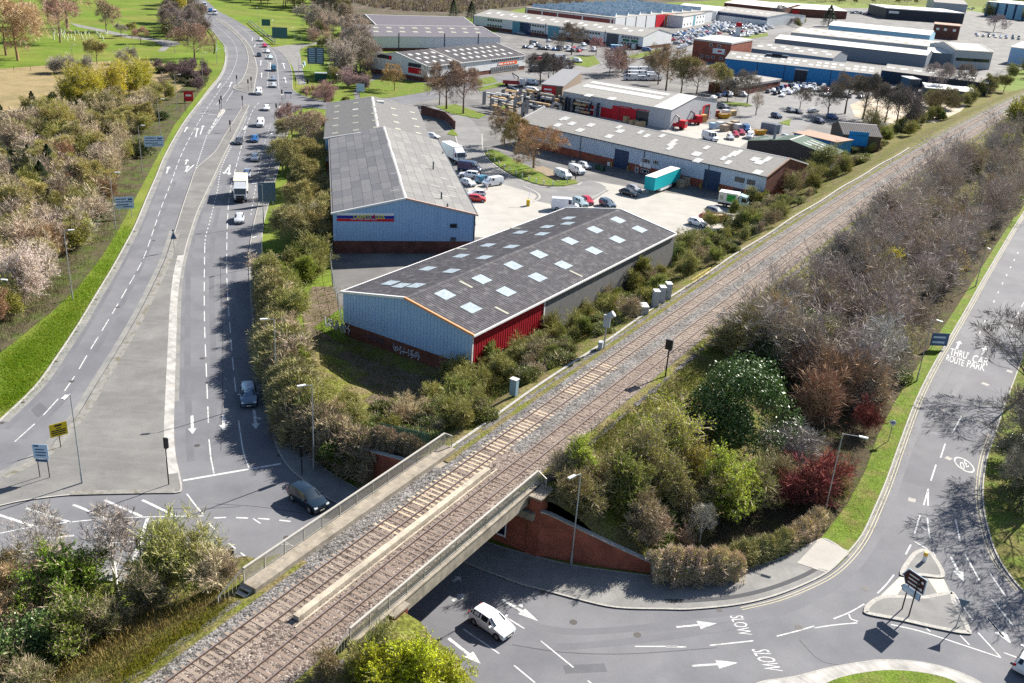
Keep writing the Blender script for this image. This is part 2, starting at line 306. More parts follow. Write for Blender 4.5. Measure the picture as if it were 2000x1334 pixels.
ribbon('kerb', [(940, 262), (944, 300), (970, 326), (1010, 351), (1060, 366), (1120, 367)], .35, .05, M_kerb, ER)
ribbon('kerb', [(868, 236), (884, 255), (892, 280), (897, 305), (903, 330)], .3, .05, M_kerb, ER)
ribbon('kerb', [(1020, 364), (1046, 376), (1052, 386), (1040, 394)], .45, .05, M_kerb, ER)
ribbon('kerb', [(1130, 402), (1187, 371)], .3, .05, M_kerb, ER)
slab('tree_verge', [(948, 300), (962, 293), (1000, 310), (1040, 330), (1080, 352), (1105, 362), (1060, 362), (1010, 346), (970, 322)], .14, M_grass, 0)
esheet('brick_path', [(1040, 330), (1060, 325), (1110, 345), (1130, 356), (1105, 362), (1080, 350)], .10, mat('path_paving', (.22, .17, .12), .9))
slab('verge', [(1090, 352), (1124, 352), (1128, 358), (1100, 364)], .13, M_grass, 0, smooth=False)
ESTGRASS = [[(700, 165), (760, 150), (842, 165), (842, 178), (770, 190), (704, 196)], [(928, 156), (962, 150), (972, 160), (936, 168)], [(930, 172), (985, 160), (990, 166), (938, 178)], [(850, 208), (890, 204), (950, 225), (935, 232), (880, 222)], [(1115, 112), (1160, 108), (1172, 124), (1148, 132), (1110, 124)], [(1225, 110), (1290, 95), (1292, 104), (1235, 116)], [(1100, 150), (1130, 142), (1132, 146), (1090, 158)], [(1408, 198), (1460, 202), (1470, 208), (1410, 206)], [(1520, 240), (1545, 232), (1542, 246)], [(873, 262), (884, 252), (895, 264), (890, 266)], [(965, 212), (985, 205), (990, 214)], [(1365, 92), (1392, 84), (1395, 90), (1370, 100)], [(1450, 72), (1500, 64), (1500, 70), (1455, 78)]]
for q in ESTGRASS: slab('verge', q, .1, M_grass, 0, smooth=False)
# estate access road past the merchant's yard
sheet('access_road', [(1000, 143), (1100, 132), (1180, 118), (1250, 112), (1300, 106), (1380, 96), (1440, 82), (1500, 68), (1580, 56), (1640, 50), (1640, 44), (1560, 50), (1480, 62), (1400, 80), (1330, 92), (1290, 100), (1240, 118), (1250, 132), (1200, 140), (1130, 145), (1010, 152)], .016, M_asph2, False)
sheet('car_park', [(1440, 205), (1480, 175), (1560, 165), (1640, 168), (1720, 190), (1640, 245), (1590, 235), (1560, 262), (1500, 258), (1450, 240)], .012, M_asph2, False)
sheet('sand_yard', [(1660, 205), (1700, 188), (1800, 195), (1890, 205), (1850, 240), (1740, 240), (1670, 228)], .014, mat('pale_aggregate', (.42, .37, .30), .95, .2, .1, col2=(.33, .26, .18), mix=(.4, .6), fine=.15, fscale=3), False)
# rough ground, dirt yard behind the wall, far heath, dry field, parkland path
sheet('waste_ground', [(612, 640), (640, 655), (690, 690), (780, 725), (880, 745), (840, 800), (720, 800), (640, 770), (600, 700), (590, 600), (610, 560), (650, 560), (668, 600)], .03, M_dirt, False)
sheet('dry_field', [(-300, 140), (-50, 138), (60, 130), (200, 120), (290, 118), (335, 128), (390, 138), (372, 160), (330, 190), (250, 200), (100, 215), (-50, 225), (-300, 240)], .012, M_field, False)
sheet('heath', [(600, -30), (1250, -40), (1400, 0), (1250, 8), (1030, 14), (935, 34), (720, 46), (690, 60), (640, 40), (610, 10)], -.01, M_heath, False)
sheet('heath', [(1250, -40), (2300, 20), (2300, 40), (1900, 12), (1500, 2), (1400, 0)], -.012, M_rough, False)
esheet('verge_path', [(528, 93), (560, 88), (600, 86), (628, 80), (628, 84), (600, 90), (585, 96), (590, 130), (598, 165), (582, 165), (572, 132), (560, 112)], -.005, M_pave)
pp = sheet('park_path', [(135, 44), (160, 49), (200, 57), (260, 70), (310, 76), (350, 82), (352, 86), (330, 92), (322, 100), (308, 100), (318, 90), (300, 80), (250, 74), (195, 62), (150, 52)], -.005, M_pave, False)
M_soil = mat('wood_floor', (.085, .072, .045), .95, .3, .3, col2=(.075, .095, .028), mix=(.45, .6), fine=.35, fscale=4, spec=.05)
sheet('wood_floor', [(-250, 215), (60, 205), (180, 190), (300, 150), (372, 165), (398, 170), (340, 245), (300, 320), (262, 392), (232, 448), (200, 500), (150, 565), (100, 610), (50, 650), (0, 690), (-60, 730), (-400, 700)], .0, M_soil, False)
sheet('thicket_floor', [(990, 935), (1100, 900), (1300, 740), (1500, 600), (1700, 440), (1900, 300), (2060, 225), (2060, 300), (1985, 425), (1940, 495), (1905, 550), (1870, 610), (1835, 665), (1795, 725), (1765, 780), (1735, 830), (1715, 870), (1690, 920), (1665, 985), (1625, 1040), (1600, 1055), (1540, 1085), (1470, 1106), (1330, 1130), (1296, 1124)], .002, M_litter, False)
sheet('right_grass', [(1600, 1056), (1656, 1080), (1684, 1044), (1709, 992), (1733, 935), (1759, 862), (1787, 788), (1818, 723), (1856, 657), (1891, 597), (1916, 552), (1947, 499), (1972, 457), (1996, 419), (1980, 425), (1935, 495), (1900, 550), (1862, 610), (1820, 672), (1780, 735), (1745, 790), (1715, 850), (1690, 920), (1655, 985), (1620, 1030)], .055, M_grass, False)

# dust along the kerbs, darker relaid strips, ironwork
M_dust = mat('kerbside_dust', (.215, .208, .195), .92, .15, .3, col2=(.17, .168, .168), mix=(.45, .6), fine=.15, fscale=10)
M_lane = mat('polished_wheel_track', (.118, .118, .130), .8, .1, .12, col2=(.138, .138, .150), mix=(.4, .6), fine=.1, fscale=14)
M_relaid = mat('relaid_tarmac', (.105, .105, .114), .88, .1, .3, fine=.14, fscale=14); M_seal = mat('tar_seal', (.05, .05, .055), .7, .1, 1); M_iron = mat('ironwork', (.07, .062, .058), .6, .2, 3)
ribbon('kerbside_dust', LE[1:20], .95, .0235, M_dust, ROAD, side=-1); ribbon('kerbside_dust', REFL[10:22], .9, .0235, M_dust, ROAD, side=-1)
ribbon('kerbside_dust', [(341, 785), (343, 716), (345, 647), (347, 592), (353, 536), (365, 481), (386, 415), (418, 347), (450, 280), (482, 216)], .5, .0235, M_dust, ROAD, side=-1)
ribbon('kerbside_dust', [(1655, 1087), (1684, 1048), (1709, 995), (1733, 938), (1759, 865), (1787, 790), (1818, 725), (1856, 659), (1891, 599), (1947, 501), (1996, 421)], .35, .0235, M_dust, ROAD, side=-1)
for p in ([(418, 900), (424, 780), (421, 640), (418, 520), (424, 440), (444, 360)], [(380, 900), (374, 780), (372, 640), (374, 520), (386, 450), (410, 380)], [(480, 880), (470, 760), (462, 640), (462, 520), (466, 440)], [(50, 858), (130, 782), (190, 690), (240, 600), (280, 520), (312, 440), (345, 355)], [(20, 838), (105, 745), (165, 655), (215, 570), (252, 500), (280, 440), (315, 355)], [(780, 1190), (900, 1240), (1060, 1268), (1200, 1262), (1400, 1235), (1560, 1190), (1660, 1130), (1720, 1050), (1765, 930), (1800, 830), (1850, 730)], [(1010, 1220), (1120, 1240), (1300, 1228), (1480, 1205), (1600, 1160), (1690, 1085)], [(1830, 850), (1870, 770), (1920, 680), (1970, 590)]):
    ZT = globals().get('ZT', .0221)+.00012; ribbon('wheel_track', p, .75, ZT, M_lane, ROAD)
for q in ([(1100, 1300), (1180, 1296), (1186, 1312), (1104, 1316)], [(250, 1062), (330, 1058), (334, 1072), (252, 1078)], [(430, 560), (444, 560), (446, 600), (430, 600)], [(60, 800), (78, 786), (96, 800), (74, 816)], [(1840, 790), (1872, 795), (1850, 850), (1815, 842)], [(690, 1150), (760, 1175), (740, 1192), (676, 1166)]): sheet('tarmac_patch', q, .0245, M_relaid, False, parent=ROAD)
for p in ([(420, 985), (500, 990), (590, 1003)], [(1560, 1250), (1600, 1290), (1640, 1300)], [(1000, 1260), (1100, 1275), (1230, 1278), (1400, 1266)], [(432, 880), (436, 700), (430, 500)], [(300, 992), (380, 995), (470, 990)], [(1790, 870), (1850, 745), (1905, 640)]): ribbon('tar_seal', p, .07, .0252, M_seal, ROAD)
cov = MB(); cov.tube((0, 0, 0), (0, 0, .008), .33, n=12); covm = cov.mesh('manhole_cover', M_iron); gul = MB(); gul.box(-.22, .22, -.22, .22, 0, .01); gulm = gul.mesh('gully_grate', M_iron)
for u, v in ((395, 700), (430, 640), (476, 560), (385, 870), (470, 700), (140, 745), (230, 600), (1245, 1240), (1120, 1215), (1690, 1150), (1840, 800), (560, 1050), (330, 1080), (1560, 1225), (300, 470)): add('manhole_cover', covm, ROAD, G(u, v, .022))
for u, v in ((4, 826), (45, 786), (109, 706), (148, 648), (187, 585), (224, 524), (250, 477), (262, 452), (1405, 1191), (1720, 975), (500, 690), (511, 765), (545, 890), (700, 1010), (1060, 1157)): add('gully_grate', gulm, ROAD, G(u, v, .022))
# ================================================================ painted markings: each its own part of the road
ZM = .027
def paint(name, wp, m=None, z=ZM, parent=None):
    mb = MB(); mb.tess([(q[0], q[1], z) for q in wp]); return mb.obj(name, m or M_white, parent or ROAD)
def stripe(name, px, wd, m=None, n=4, z=ZM, smooth=True):
    p = W(px, 0, n, False, smooth and len(px) > 2); a = offset(p, wd/2, False); b = offset(p, -wd/2, False)
    return paint(name, b+a[::-1], m, z)
def dashes(px, on=4.0, off=2.0, wd=.13, start=0.0, m=None, smooth=True):
    p = W(px, 0, 8, False, smooth and len(px) > 2); acc = [0.0]
    for i in range(1, len(p)): acc.append(acc[-1]+(p[i]-p[i-1]).length)
    def at(s):
        for i in range(1, len(p)):
            if acc[i] >= s: t = (s-acc[i-1])/max(1e-6, acc[i]-acc[i-1]); return p[i-1].lerp(p[i], t), (p[i]-p[i-1]).normalized()
        return p[-1], (p[-1]-p[-2]).normalized()
    s = start
    while s+on <= acc[-1]:
        a, da = at(s); c, dc = at(s+on); md, _ = at(s+on/2); na = Vector((-da.y, da.x, 0))*wd/2; nc = Vector((-dc.y, dc.x, 0))*wd/2
        paint('lane_dash', [a-na, c-nc, c+nc, a+na], m); s += on+off
def arrow(tail, tip, wd=.28, head=1.5, hw=.95, turn=None):
    a, b = G(*tail), G(*tip); d = (b-a).normalized(); n = Vector((-d.y, d.x, 0)); h = b-d*min(head, (b-a).length*.45)
    wp = [a-n*wd/2, h-n*wd/2, h-n*hw/2, b, h+n*hw/2, h+n*wd/2, a+n*wd/2]
    if turn:   # small side barb
        s = turn; k = a+(h-a)*.55
        k += d*.2; paint('arrow_marking', [k+n*s*wd/2, k+n*s*.42+d*.35, k+n*s*.42+d*.55, k+n*s*.78+d*.28, k+n*s*.42-d*.02, k+n*s*.42+d*.14, k+n*s*wd/2-d*.3])
    return paint('arrow_marking', wp)
# left carriageway
dashes([(29, 863), (72, 824), (119, 773), (149, 730), (173, 689), (215, 620), (250, 560), (280, 505), (303, 440), (317, 400), (333, 360), (351, 310), (370, 270), (392, 232), (412, 200), (432, 172), (450, 148), (460, 125), (463, 108), (460, 90), (448, 73), (432, 58), (415, 44)], wd=.13)
dashes([(380, 337), (392, 300), (405, 262), (412, 248)], on=1, off=1, wd=.2)
stripe('hatch_line', [(405, 262), (427, 224), (440, 214)], .15); stripe('hatch_line', [(407, 262), (426, 236), (440, 216)], .15)
for k in range(5): stripe('hatch_bar', [(410+k*4.5, 252-k*7), (416+k*4.5, 247-k*7)], .3, smooth=False)
for t, p in (((325, 339), (330, 325)), ((362, 322), (366, 311)), ((382, 268), (386, 250)), ((391, 263), (397, 245)), ((425, 172), (431, 163)), ((448, 170), (453, 160)), ((360, 258), (366, 248))): arrow(t, p, .3, 1.8, 1.1)
arrow((361, 338), (368, 323), .3, 1.8, 1.1); stripe('arrow_marking', [(361, 338), (379, 322)], .3, smooth=False)
stripe('stop_line', [(392, 222), (428, 225)], .3, smooth=False)
for p in ([(442, 198), (455, 178)], [(423, 205), (450, 171)], [(388, 203), (430, 153), (440, 128), (441, 110), (437, 92)]): stripe('edge_line', p, .12)
# right carriageway
dashes([(400, 480), (399, 540), (399, 600), (400, 650), (402, 700), (404, 750), (406, 800), (408, 850)], wd=.13)
dashes([(378, 445), (399, 440), (400, 478)], on=1, off=1, wd=.13) if 0 else None
dashes([(446, 400), (444, 440), (443, 480), (443, 540), (446, 600), (450, 650), (454, 700), (460, 760), (464, 800)], wd=.13)
dashes([(408, 440), (418, 400), (425, 370), (432, 330), (450, 290), (470, 255), (483, 225)], on=1, off=1.2, wd=.16)
dashes([(400, 478), (402, 460), (408, 440)], on=1, off=1.2, wd=.16)
dashes([(446, 400), (452, 360), (460, 330), (468, 300), (476, 268), (484, 240), (494, 215), (510, 195)], wd=.13, start=1)
dashes([(490, 420), (495, 390), (502, 350), (508, 320), (514, 290), (521, 265), (530, 240)], on=1, off=2, wd=.15)
dashes([(522, 170), (524, 140), (523, 118), (516, 102), (505, 85), (490, 70), (474, 56), (458, 45)], wd=.14)
dashes([(545, 175), (543, 145), (541, 120), (534, 102), (520, 88)], on=1, off=1, wd=.2)
for t, p in (((509, 128), (510, 118)), ((511, 152), (511, 142)), ((528, 140), (528, 122)), ((478, 84), (480, 78)), ((492, 80), (494, 74)), ((497, 92), (499, 86))): arrow(t, p, .3, 2, 1.3)
for x, y in ((556, 128), (559, 156)): arrow((x, y+6), (x-3, y-5), .35, 2.5, 1.6, None)
arrow((375, 812), (376, 848), .32, 1.3, .95); arrow((436, 810), (437, 841), .32, 1.3, .95, 1); arrow((496, 800), (500, 838), .32, 1.3, .95, 1)
for t, p in (((448, 325), (437, 340)), ((449, 322), (447, 342)), ((485, 330), (484, 340)), ((480, 246), (476, 254))): arrow(t, p, .32, 1.6, 1.2)
stripe('lane_line', [(408, 858), (410, 875), (412, 895), (418, 925)], .14); stripe('lane_line', [(466, 822), (470, 850), (476, 885), (487, 916)], .14)
stripe('stop_line', [(357, 939), (420, 928), (549, 906)], .3)
stripe('edge_line', [(365, 965), (380, 985), (397, 1005)], .14)
stripe('edge_line', [(0, 1042), (60, 1030), (130, 1021), (200, 1014), (290, 1010), (398, 1008)], .14)
for a, b in (((-20, 1000), (68, 1029)), ((51, 993), (139, 1021)), ((143, 986), (208, 1012)), ((204, 977), (277, 1009)), ((278, 977), (343, 1008))): stripe('hatch_bar', [a, b], .28, smooth=False)
dashes([(418, 1012), (440, 1011), (477, 1012), (520, 1014), (560, 1018), (595, 1022)], on=1.1, off=.95, wd=.2)
for a, b in (((408, 1022), (420, 1035)), ((446, 1061), (460, 1072)), ((470, 1080), (486, 1092)), ((410, 1110), (437, 1112)), ((455, 1111), (475, 1111)), ((494, 1013), (509, 1023)), ((546, 1063), (566, 1064)), ((553, 1056), (574, 1068))): stripe('lane_dash', [a, b], .14, smooth=False)
stripe('stop_line', [(288, 1013), (273, 1060), (256, 1106)], .3)
for a, b in (((27, 1084), (135, 1070)), ((175, 1064), (262, 1058)), ((190, 1043), (215, 1052))): stripe('lane_line', [a, b], .13, smooth=False)
arrow((145, 1046), (65, 1056), .25, 2.2, .9); arrow((48, 1100), (147, 1094), .25, 2.5, 1.0, 1)
# under the bridge and round the right-hand corner
for a, b in (((905, 1229), (975, 1277)), ((1056, 1252), (1120, 1304)), ((1004, 1300), (1045, 1334)), ((990, 1207), (1024, 1228)), ((1148, 1330), (1156, 1336)), ((1240, 1263), (1322, 1263)), ((1386, 1261), (1471, 1252)), ((1300, 1264), (1340, 1264))): stripe('lane_dash', [a, b], .13, smooth=False)
arrow((980, 1171), (1052, 1214), .28, 2.2, .95, 1); arrow((876, 1247), (939, 1297), .28, 1.4, .95); arrow((885, 1136), (901, 1127), .3, .8, .9)
arrow((884, 1174), (908, 1160), .3, .8, .9)
arrow((1321, 1225), (1400, 1218), .2, 2.2, 1.0); arrow((1351, 1301), (1441, 1295), .2, 2.4, 1.0)
stripe('lane_line', [(1517, 1243), (1560, 1232), (1590, 1223)], .13); stripe('lane_line', [(1590, 1227), (1630, 1221), (1674, 1217)], .13)
stripe('lane_line', [(1628, 1209), (1660, 1196), (1688, 1180)], .13); stripe('lane_line', [(1658, 1200), (1662, 1209), (1676, 1214)], .12)
stripe('lane_line', [(1714, 1159), (1730, 1143), (1746, 1123)], .13)
stripe('island_line', [(1740, 1220), (1800, 1234), (1880, 1260), (1955, 1285)], .14)
for a, b in (((1807, 1226), (1817, 1234)), ((1875, 1241), (1893, 1260)), ((1786, 1058), (1812, 1073)), ((1823, 1079), (1843, 1127)), ((1861, 1156), (1899, 1211)), ((1910, 1236), (1953, 1283))): stripe('lane_line', [a, b], .13, smooth=False)
for a, b in (((1846, 867), (1837, 894)), ((1828, 908), (1818, 939)), ((1813, 955), (1804, 987)), ((1813, 960), (1812, 988)), ((1797, 1007), (1786, 1043)), ((1811, 1012), (1816, 1052)), ((1798, 1028), (1808, 1036)), ((1779, 1064), (1769, 1083)), ((1866, 1014), (1875, 1057)), ((1885, 1083), (1913, 1134)), ((1932, 1118), (1964, 1165)), ((1934, 1167), (1979, 1223)), ((1960, 1275), (1985, 1284)), ((1927, 1205), (1960, 1245))): stripe('lane_line', [a, b], .15, smooth=False)
arrow((1857, 1088), (1882, 1137), .25, 1.6, .95); arrow((1928, 1207), (1975, 1258), .25, 2, 1.1)
for a, b in (((1878, 813), (1860, 846)),): stripe('lane_dash', [a, b], .13, smooth=False)
dashes([(1900, 680), (1925, 625), (1955, 560), (1990, 490)], on=1.3, off=4.6, wd=.16, start=1)
dashes([(1975, 640), (2000, 590)], on=3, off=3, wd=.13)
for a, b in (((1918, 748), (1931, 753)), ((1966, 724), (1977, 727)), ((1774, 975), (1788, 979)), ((1847, 893), (1858, 898))): stripe('cover_plate', [a, b], .8, M_kerb, smooth=False)
for off in (.32, .60):
    p = W(KR[9:26], 0, 4); q = offset(p, -off, False); a = offset(q, .035, False); b = offset(q, -.035, False); paint('double_yellow_line', b+a[::-1], M_yellow)
    p = W(KR2[7:15], 0, 4); q = offset(p, -off, False); a = offset(q, .035, False); b = offset(q, -.035, False); paint('double_yellow_line', b+a[::-1], M_yellow)
arrow((1868, 682), (1875, 666), .3, 1.3, .9); arrow((1918, 693), (1925, 677), .3, 1.3, .9)
# lettering
def text_mesh(s, name='lettering', bold=.012):
    cu = bpy.data.curves.new(name, 'FONT'); cu.body = s; cu.align_x = 'CENTER'; cu.align_y = 'CENTER'; cu.offset = bold; cu.resolution_u = 3
    o = bpy.data.objects.new(name, cu); COL.objects.link(o); dg = bpy.context.evaluated_depsgraph_get(); dg.update()
    me = bpy.data.meshes.new_from_object(o.evaluated_get(dg)); bpy.data.objects.remove(o); bpy.data.curves.remove(cu); return me
def text_on(name, s, origin, ux, uy, m, parent, bold=.012, height=None, width=None):
    "flat lettering: ux = reading direction, uy = up direction of the letters (world vectors); sized to width x height"
    me = text_mesh(s, name, bold); xs = [v.co.x for v in me.vertices]; ys = [v.co.y for v in me.vertices]
    w0, h0 = max(xs)-min(xs), max(ys)-min(ys); cx, cy = (max(xs)+min(xs))/2, (max(ys)+min(ys))/2
    sx = (width or w0)/w0; sy = (height or h0)/h0; ux = Vector(ux).normalized(); uy = Vector(uy).normalized(); origin = Vector(origin)
    for v in me.vertices: v.co = origin+ux*((v.co.x-cx)*sx)+uy*((v.co.y-cy)*sy)
    me.materials.clear(); me.materials.append(m); return add(name, me, parent)
def road_text(s, left, right, bottom_mid, top_mid):
    a, b, c, d = G(*left), G(*right), G(*bottom_mid), G(*top_mid); o = (c+d)/2; o.z = ZM+.001
    return text_on('road_lettering', s, o, b-a, d-c, M_white, ROAD, .0, (d-c).length, (b-a).length)
road_text("THRU'", (1854, 690), (1890, 699), (1872, 698), (1875, 684)); road_text('CAR', (1899, 702), (1930, 710), (1913, 711), (1917, 697))
road_text('ROUTE', (1846, 701), (1880, 713), (1864, 710), (1867, 698)); road_text('PARK', (1891, 714), (1926, 723), (1905, 721), (1908, 708))
road_text('SLOW', (1438, 1202), (1458, 1240), (1434, 1222), (1460, 1221)); road_text('SLOW', (1482, 1268), (1510, 1310), (1480, 1289), (1515, 1290))
road_text('30', (1890, 904), (1876, 911), (1880, 901), (1886, 915))
c30 = G(1883, 908); ring = MB(); N_ = 28
for i in range(N_):
    a, b = 2*pi*i/N_, 2*pi*(i+1)/N_
    ring.quad(*[(c30.x+cos(t)*r*.95, c30.y+sin(t)*r*1.75, ZM) for t, r in ((a, 1.0), (b, 1.0), (b, .86), (a, .86))][::-1])
ring.obj('speed_roundel', M_white, ROAD)
# ================================================================ railway: embankment, ballast, tracks
ZR = 6.5; HEAD0 = radians(60.5)
S0, S1, DS = -60.0, 470.0, 2.0
_p0 = G(318.8, 1334, ZR); _pts = {}
def heading(s): return radians(60.45-0.0150*max(0, s))
_st = [];  # stations every DS of the middle of the line
h0 = heading(0); x = _p0.x+sin(h0)*2.63; y = _p0.y-cos(h0)*2.63
xs, ys, s = x, y, 0.0; fwd = []
while s <= S1: fwd.append((s, xs, ys)); h = heading(s+DS/2); xs += cos(h)*DS; ys += sin(h)*DS; s += DS
xs, ys, s = x, y, 0.0; back = []
while s > S0: h = heading(0); xs -= cos(h)*DS; ys -= sin(h)*DS; s -= DS; back.append((s, xs, ys))
_st = back[::-1]+fwd
def T(s, n, z=0.0):
    "track coordinates: s along the line, n to its right"
    k = (s-_st[0][0])/DS; i = max(0, min(len(_st)-2, int(k))); t = k-i; a, b = _st[i], _st[i+1]; h = heading(s)
    return Vector((a[1]+(b[1]-a[1])*t+sin(h)*n, a[2]+(b[2]-a[2])*t-cos(h)*n, z))
def SN(x, y):
    best = (1e9, 0, 0)
    for q in _st[::6]:
        d = (x-q[1])**2+(y-q[2])**2
        if d < best[0]: best = (d, q)
    q = best[1]; h = heading(q[0]); dx, dy = x-q[1], y-q[2]; s = q[0]+dx*cos(h)+dy*sin(h)
    c = T(s, 0); h = heading(s); return s, (x-c.x)*sin(h)-(y-c.y)*cos(h)
SA, SB = 15.5, 34.2      # abutment faces
def prof(n, s):
    "embankment height across the line"
    a = abs(n); rng = 18.5 if n < 0 else 17.5; low = 0.0
    if s > 34 and n < -12: low = 1.7*max(0, min(1, (66-s)/10))*max(0, min(1, (-n-12)/3))*max(0, min(1, (left_edge(s)+n)/1.5))*max(0, min(1, (12-left_edge(s)-n)/4))
    if a < 4.4: z = 6.28
    elif a < 5.2: z = 6.28-(a-4.4)*.35
    elif a < 7.0: z = 6.0-(a-5.2)*.12
    else:
        t = min(1, (a-7.0)/(rng-7.0)); z = 5.78*(1-t)**1.15
    return max(z, low)
def left_edge(s): return 25.2+1.28*(s-37) if s > 37 else 21.7+1.65*(s-34.9)
def gz(x, y):
    s, n = SN(x, y)
    if SA < s < wall_s(n): return 0.0
    return prof(n, s) if s < 460 else 0
def wall_s(n):
    if n > 5.2: return 34.2+(n-5.2)*.40
    if n < -5.5: return 34.2+(-n-5.5)*.11
    return SB
M_emb = mat('embankment_grass', (.165, .135, .065), .95, .28, .35, col2=(.125, .135, .028), mix=(.42, .6), fine=.45, fscale=4, bump=.12, bscale=3, spec=.05)
def terrain(name, s_of, ns, ncols):
    mb = MB(); rows = len(s_of(0)); vs = []; idx = {}
    for j, n in enumerate(ncols):
        ss = s_of(n)
        for i, s in enumerate(ss):
            nn = max(n, -left_edge(s)) if s > 34 and n < -12 else n
            p = T(s, nn, 0); r = 0 if abs(n) < 7.1 else .35*sin(s*.9+n*1.7)*sin(s*.37-n*.8)
            z = prof(n, s); z = max(z+r*min(1, z), -.02) if z > .02 else -.02
            idx[j, i] = len(vs); vs.append((p.x, p.y, z))
    fs = [(idx[j, i], idx[j+1, i], idx[j+1, i+1], idx[j, i+1]) for j in range(len(ncols)-1) for i in range(rows-1)]
    mb.add(vs, fs); return mb.obj(name, M_emb, kind='structure', smooth=180)
NC = [-40, -37, -34, -30, -26, -22, -19, -17, -15, -13, -11, -9.5, -8, -7, -6, -5.2, -4.4, 0, 4.4, 5.2, 6, 7, 8, 9.5, 11, 13, 15, 17, 18.5]
def far_s(n):
    a = wall_s(n)+.15; return [a+t for t in (0, 1, 2, 3.5, 5, 7, 9, 12, 15, 18, 21, 24, 27, 30, 34, 38)]+[78+i*4 for i in range(96)]
terrain('embankment', far_s, None, NC)
terrain('embankment', lambda n: [SA-.3-t for t in (0, 1, 2, 3, 4.5, 6, 8, 10, 12, 14, 16, 18, 20, 23, 26, 29, 32, 36, 40, 46, 52, 60, 70)][::-1], None, [n for n in NC if n > -19])
# ballast: crushed stone, browner between and beside the rails, pale blue-grey fresh stone on the far shoulder
def ballast_mat(name, c1, c2, c3):
    m = bpy.data.materials.new(name); m.use_nodes = True; t = m.node_tree; N = t.nodes; L = t.links; b = N['Principled BSDF']; b.inputs['Roughness'].default_value = .95; b.inputs['Specular IOR Level'].default_value = .15
    g = N.new('ShaderNodeNewGeometry'); v = N.new('ShaderNodeTexVoronoi'); v.inputs['Scale'].default_value = 6.5; L.new(g.outputs['Position'], v.inputs['Vector'])
    r = N.new('ShaderNodeValToRGB'); sp = N.new('ShaderNodeSeparateColor'); L.new(v.outputs['Color'], sp.inputs[0]); L.new(sp.outputs[0], r.inputs[0])
    e = r.color_ramp.elements; e[0].position = 0; e[0].color = (*[k*.35 for k in c1], 1); e[1].position = 1; e[1].color = (*[min(.8, k*1.6) for k in c2], 1)
    for pos, c in ((.3, c1), (.62, c2), (.85, c3)): q = e.new(pos); q.color = (*c, 1)
    n = N.new('ShaderNodeTexNoise'); n.inputs['Scale'].default_value = .45; n.inputs['Detail'].default_value = 4; L.new(g.outputs['Position'], n.inputs['Vector'])
    mr = N.new('ShaderNodeMapRange'); mr.inputs[1].default_value = .3; mr.inputs[2].default_value = .7; mr.inputs[3].default_value = .75; mr.inputs[4].default_value = 1.2; L.new(n.outputs[0], mr.inputs[0])
    x = N.new('ShaderNodeMix'); x.data_type = 'RGBA'; x.blend_type = 'MULTIPLY'; x.inputs[0].default_value = 1; L.new(r.outputs[0], x.inputs[6]); L.new(mr.outputs[0], x.inputs[7]); L.new(x.outputs[2], b.inputs['Base Color'])
    bp = N.new('ShaderNodeBump'); bp.inputs['Distance'].default_value = .06; bp.invert = True; L.new(v.outputs['Distance'], bp.inputs['Height']); L.new(bp.outputs[0], b.inputs['Normal']); return m
M_bal = ballast_mat('ballast_brown', (.13, .10, .085), (.20, .16, .135), (.25, .21, .18))
M_bal2 = ballast_mat('ballast_grey', (.110, .102, .096), (.170, .158, .150), (.225, .21, .20))
M_bal3 = ballast_mat('ballast_far', (.085, .075, .078), (.125, .11, .112), (.16, .145, .145))
def strip(name, n0, z0, n1, z1, m, a=S0, b=S1, wob=0, kind='structure'):
    mb = MB(); s = a; rows = []
    while s <= b:
        k = 1 if 0 else 0; r = wob*sin(s*1.3+n0)*sin(s*.41)+wob*.5*sin(s*2.9)
        r2 = wob*sin(s*1.1+n1*3)*sin(s*.53)+wob*.5*sin(s*3.3)
        rows.append((T(s, n0+(r if abs(n0) > 3.9 else 0), z0), T(s, n1+(r2 if abs(n1) > 3.9 else 0), z1))); s += 1.0 if wob else 4.0
    for (p, q), (p2, q2) in zip(rows, rows[1:]): mb.quad(p, q, q2, p2)
    return mb.obj(name, m, kind=kind)
strip('ballast', -3.9, 6.30, -2.75, 6.335, M_bal2, wob=.0); strip('ballast', -2.75, 6.335, -1.0, 6.335, M_bal); strip('ballast', -1.0, 6.335, 1.0, 6.335, M_bal2, a=40)
strip('ballast', -1.0, 6.335, 1.0, 6.335, M_bal, b=40); strip('ballast', 1.0, 6.335, 2.75, 6.335, M_bal); strip('ballast', 2.75, 6.335, 3.9, 6.30, M_bal)
strip('ballast_shoulder', -5.3, 6.06, -3.9, 6.30, M_bal2, wob=.22, a=36.5); strip('ballast_shoulder', 3.9, 6.30, 5.2, 6.06, M_bal3, wob=.22, a=36.5)
strip('ballast_shoulder', -5.3, 6.06, -3.9, 6.30, M_bal2, wob=.22, b=9); strip('ballast_shoulder', 3.9, 6.30, 5.4, 6.02, M_bal3, wob=.22, b=9)
strip('ballast_shoulder', -4.6, 6.2, -3.9, 6.30, M_bal2, a=9, b=36.5); strip('ballast_shoulder', 3.9, 6.30, 4.6, 6.2, M_bal, a=9, b=36.5)
M_rail = mat('rail_steel', (.11, .065, .045), .6, .2, 1.5, metal=.3, spec=.4); M_railtop = mat('rail_running_surface', (.42, .37, .35), .35, .05, .5, metal=.7)
M_slp = mat('concrete_sleeper', (.25, .20, .16), .9, .2, .5, fine=.15, fscale=14); M_slp2 = mat('stained_sleeper', (.20, .15, .12), .9, .2, .5, fine=.18, fscale=14)
M_slp3 = mat('fresh_concrete_sleeper', (.42, .33, .235), .9, .15, .5, fine=.12, fscale=14)
sm = {}
